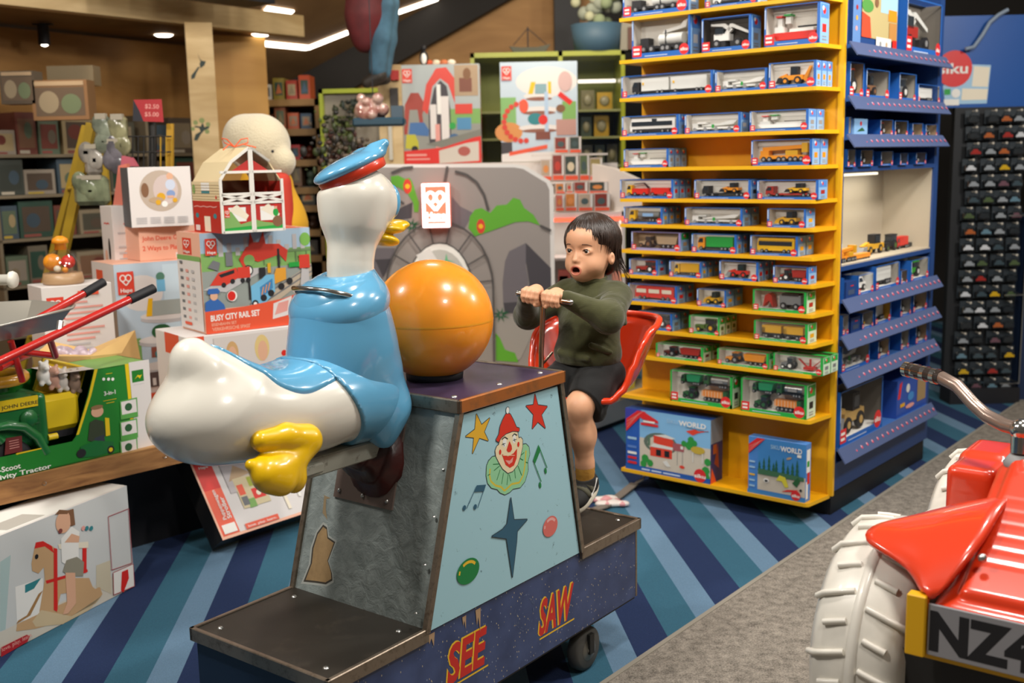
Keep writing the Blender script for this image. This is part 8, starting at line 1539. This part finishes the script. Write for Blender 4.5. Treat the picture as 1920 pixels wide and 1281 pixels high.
for r_ in range(NR):
    for c_ in range(NC):
        z = z1_-(z1_-z0_)*r_/(NR-1); x = XK0+.055+c_*(XK1-XK0-.06)/NC; ci = hr2.choice([0, 0, 1, 1, 1, 2, 2, 3, 4, 5, 5, 6, 7, 8, 9]); hx, nm = CARC[ci]
        mb = MB(); t_ = hr2.uniform(-.015, .015); mb.box(0, .086, 0, .003, -.055, .03, mat('#2a3238', .4)); mb.box(.006, .080, -.035, 0, -.05, -.002, mat('#1d2226', .15, coat=.8), .008); VB_ = VB(mb, .012, .074, -.038, -.012, -.045, -.008); VB_.p([(0, .1), (1, .1), (1, .5), (.8, .6), (.65, .95), (.25, .95), (.12, .55), (0, .45)], mat(hx, .25, coat=.4), .1, 1); VB_.b(.1, .9, .0, .15, K_)
        mb.tube([(.043, 0, .024), (.043, -.06, .024)], .003, HK, 5); mb.ball((.043, -.062, .024), .008, HK, 6, 5)
        o = mb.build('toy_car_pack'); o.location = (x+t_, yk-.03-hr2.uniform(0, .03), z); tag(o, nm+' toy car pack, '+ORD[r_]+' peg row down, '+ORD[c_]+' from the left', 'toy car pack', 'toy car packs on the peg rack')
# on the carpet by the stand
st_ = thing('webbing_strap', 'grey webbing strap with a white cord end lying by the yellow stand', 'strap', (0, 0, 0)); Z = lambda px, py, z: Vector(on_z(px, py, z)); mb = MB(); pts = [Z(1208, 898, .05), Z(1190, 908, .02), Z(1165, 928, .012), Z(1135, 950, .012), Z(1105, 960, .01)]; 
for a_, b_ in zip(pts[:-1], pts[1:]):
    d = (b_-a_).normalized(); s_ = d.cross(Vector((0, 0, 1))).normalized()*.022; mb.add([tuple(a_-s_), tuple(b_-s_), tuple(b_+s_), tuple(a_+s_), tuple(a_-s_+Vector((0, 0, .006))), tuple(b_-s_+Vector((0, 0, .006))), tuple(b_+s_+Vector((0, 0, .006))), tuple(a_+s_+Vector((0, 0, .006)))], [(3, 2, 1, 0), (4, 5, 6, 7), (0, 1, 5, 4), (2, 3, 7, 6), (1, 2, 6, 5), (3, 0, 4, 7)], mat('#6e655c', .6))
mb.build('band', st_); mb = MB(); mb.tube([Z(1196, 905, .03), Z(1204, 902, .03), Z(1208, 893, .05), Z(1205, 888, .09)], .005, W_, 8); mb.build('cord', st_)
c = on_z(1143, 943, .0); f = Field((-.12, -.12, -.01), (.12, .12, .06), .006); [f.ell((hr2.uniform(-.07, .07), hr2.uniform(-.07, .07), .015), (.035, .025, .014), .01) for _ in range(9)]; o = f.build('pink_wrapper', [mat('#c98a8c', .4), mat('#d8cfc8', .4)], None, lambda C: (np.sin(C[:, 0]*90)+np.sin(C[:, 1]*70) > 0).astype(int)); o.location = c; tag(o, 'crumpled pink and white wrapper on the carpet beside the strap', 'wrapper')
# ------------------------------------------------------------------ red tractor ride at the right edge
TQ = math.atan2(-.609, .793); TRO = Vector((.798, 2.0, 0)); te1 = Vector((.793, -.609, 0)); te2 = Vector((.609, .793, 0))
tr = thing('tractor_ride', 'red tractor ride with ribbed white tyres and a number plate starting NZ4', 'kiddie ride', TRO, TQ)
TRED = mat('#d93a17', .28, coat=.6); TYR = mat('#dcd7cc', .33, coat=.2, noise=.08, nscale=12); TY2 = mat('#e2ab12', .45)
CX = .20
f = Field((-.20, -.05, .60), (.60, .85, 1.06), .0055)
sl_ = math.atan2(.20, .42); Rm = Matrix.Rotation(sl_, 3, 'X')
rbox(f, (CX, .23, .775), (.185, .25, .06), .03, .01, Rm); rbox(f, (CX, .22, .735), (.20, .22, .035), .02, .02, Matrix.Rotation(sl_*.4, 3, 'X'))
rbox(f, (CX, .60, .88), (.17, .17, .10), .03, .03); rbox(f, (CX, .23, .84), (.155, .22, .02), .015, .012, Rm)
for s_ in (-1, 1):
    x = lambda v: CX+s_*v
    rbox(f, (x(.255), .60, .80), (.055, .13, .085), .02, .012); rbox(f, (x(.26), .66, .86), (.045, .07, .03), .015, .03)
for i in range(6):
    t = i/5; y = .095+.17*t; z = .822+.082*t; rbox(f, (CX, y, z+.012), (.145, .0085, .034), .004, .002, Rm, 'sub')
f.plane((CX, .0, .7), (0, -1, .0), .01); f.plane((CX, .3, .665), (0, 0, -1), .01)
f.build('body_shell', TRED, tr)
for x, y in ((.075, .075), (.215, .075)): mb = MB(); mb.ball((x, y-.0, .822), .009, SILV, 10, 6); mb.build('bonnet_bolt', tr)
for (x, y, r, w2) in ((-.06-.095, .275, .27, .10), (.46+.095, .275, .27, .10), (-.06-.075, .93, .28, .09), (.46+.075, .93, .28, .09)):
    cz = .525; mb = MB(); prof = [(.0, -w2*.8), (r*.55, -w2*.85), (r*.62, -w2), (r*.86, -w2), (r*.955, -w2*.8), (r*.985, -w2*.35), (r*.99, 0), (r*.985, w2*.35), (r*.955, w2*.8), (r*.86, w2), (r*.62, w2), (r*.55, w2*.85), (0, w2*.8)]
    mb.lathe(prof, TYR, 56, 'x', (x, y, cz)); mb.lathe([(r*.985, -.012), (r*1.012, -.008), (r*1.012, .008), (r*.985, .012)], TYR, 56, 'x', (x, y, cz))
    n = 26
    for k in range(n):
        for s_ in (-1, 1):
            a0 = 2*PI*(k+(.5 if s_ > 0 else 0))/n; long_ = k % 2; P = []
            for t in (.16, .5, .8, 1.0) if not long_ else (.2, .45, .68):
                rr = r*(.99-.035*max(0, (t-.35)/.65)**2) if t < 1 else r*.90; a = a0+s_*0+.10*t; P.append((x+s_*w2*t*.99, y+rr*math.cos(a), cz+rr*math.sin(a)))
            mb.tube(P, .0075, TYR, 6)
    o = mb.build('tyre', tr); hb2 = MB(); s_ = -1 if x < CX else 1; hb2.lathe([(0, s_*(w2*.8+.02)), (r*.2, s_*(w2*.8+.018)), (r*.5, s_*w2*.82)], TY2, 24, 'x', (x, y, cz)); hb2.build('hub', o)
for s_ in (-1, 1):
    R3 = [[(.19, .0, .742), (.203, -.002, .75), (.21, .004, .757), (.215, .012, .752)], [(.14, .07, .83), (.205, .05, .80), (.235, .045, .79), (.25, .055, .775)], [(.13, .15, .86), (.22, .13, .83), (.28, .11, .81), (.33, .10, .785)], [(.13, .22, .88), (.23, .20, .85), (.31, .155, .815), (.385, .115, .80)], [(.13, .32, .885), (.23, .29, .855), (.30, .255, .83), (.36, .20, .818)], [(.13, .40, .86), (.22, .37, .835), (.26, .34, .82), (.28, .32, .80)]]
    mb = MB(); v = [(CX+s_*a_, b_, c_) for r_ in R3 for a_, b_, c_ in r_]; q_ = [(i*4+j, i*4+j+1, (i+1)*4+j+1, (i+1)*4+j) for i in range(5) for j in range(3)]; mb.add(v, q_ if s_ > 0 else [t[::-1] for t in q_], TRED, True); o = mb.build('mudguard', tr)
    md = o.modifiers.new('u', 'SUBSURF'); md.levels = 2; md.render_levels = 2; md = o.modifiers.new('s', 'SOLIDIFY'); md.thickness = .012; md.offset = 0
mb = MB(); mb.box(-.16, .56, .05, 1.05, .44, .62, mat('#1c1b1a', .6), .01); mb.cyl((-.12, .275, .525), (.52, .275, .525), .025, GREY); mb.cyl((-.12, .93, .525), (.52, .93, .525), .025, GREY); mb.box(.02, .38, .03, .08, .55, .68, K_); mb.build('chassis', tr)
mb = MB(); mb.box(-.05, .45, .12, 1.15, 0, .44, mat('#1b1a1c', .6), .01); mb.build('pedestal', tr)
mb = MB(); mb.box(-.038, .40, .004, .016, .622, .70, TY2, .002); mb.box(-.04, -.003, -.012, .016, .628, .752, TY2, .002); mb.build('plate_bracket', tr)
mb = MB(); mb.box(.0, .40, -.004, .003, .634, .738, mat('#8d8c90', .4), .001); a = Art(mb, (0, -.0042, .634), (.4, 0, 0), (0, 0, .104)); 
a.text('NZ4', .01, .14, .72, K_, w=.48, bold=.045); mb.build('number_plate', tr)
GP = mat('#9a8579', .25, .6); GR = mat('#3b312c', .2, .3, coat=.5)
def up(px, py, k): p = on_plane(px, py, TRO+te2*k, te2)-TRO; return Vector((p.dot(te1), k, p.z))
P = [up(1698, 692, .60), up(1720, 697, .58), up(1765, 708, .55), up(1795, 724, .52), up(1825, 758, .50), up(1850, 780, .48), up(1885, 798, .45), up(1915, 806, .42)]
mb = MB(); mb.tube(P[2:], .0155, GP, 14); mb.build('bent_bar', tr); mb = MB(); mb.tube(P[:3], .017, GR, 14); [mb.tube([P[0].lerp(P[2], t), P[0].lerp(P[2], t+.12)], .019, CHROME, 14) for t in (.0, .25, .5, .78)]; mb.build('bar_grip', tr)
mb = MB(); mb.ball(P[-1], .024, CHROME); mb.tube([P[-1], P[-1]+Vector((0, 0, -.05))], .02, CHROME, 12); mb.lathe([(.03, 0), (.034, .012), (.02, .03), (0, .03)], GREY, 18, c=tuple(P[-1]+Vector((0, 0, -.085)))); mb.tube([P[-1]+Vector((0, 0, -.15)), P[-1]+Vector((0, 0, -.07))], .016, GREY, 10); mb.build('bar_socket', tr)
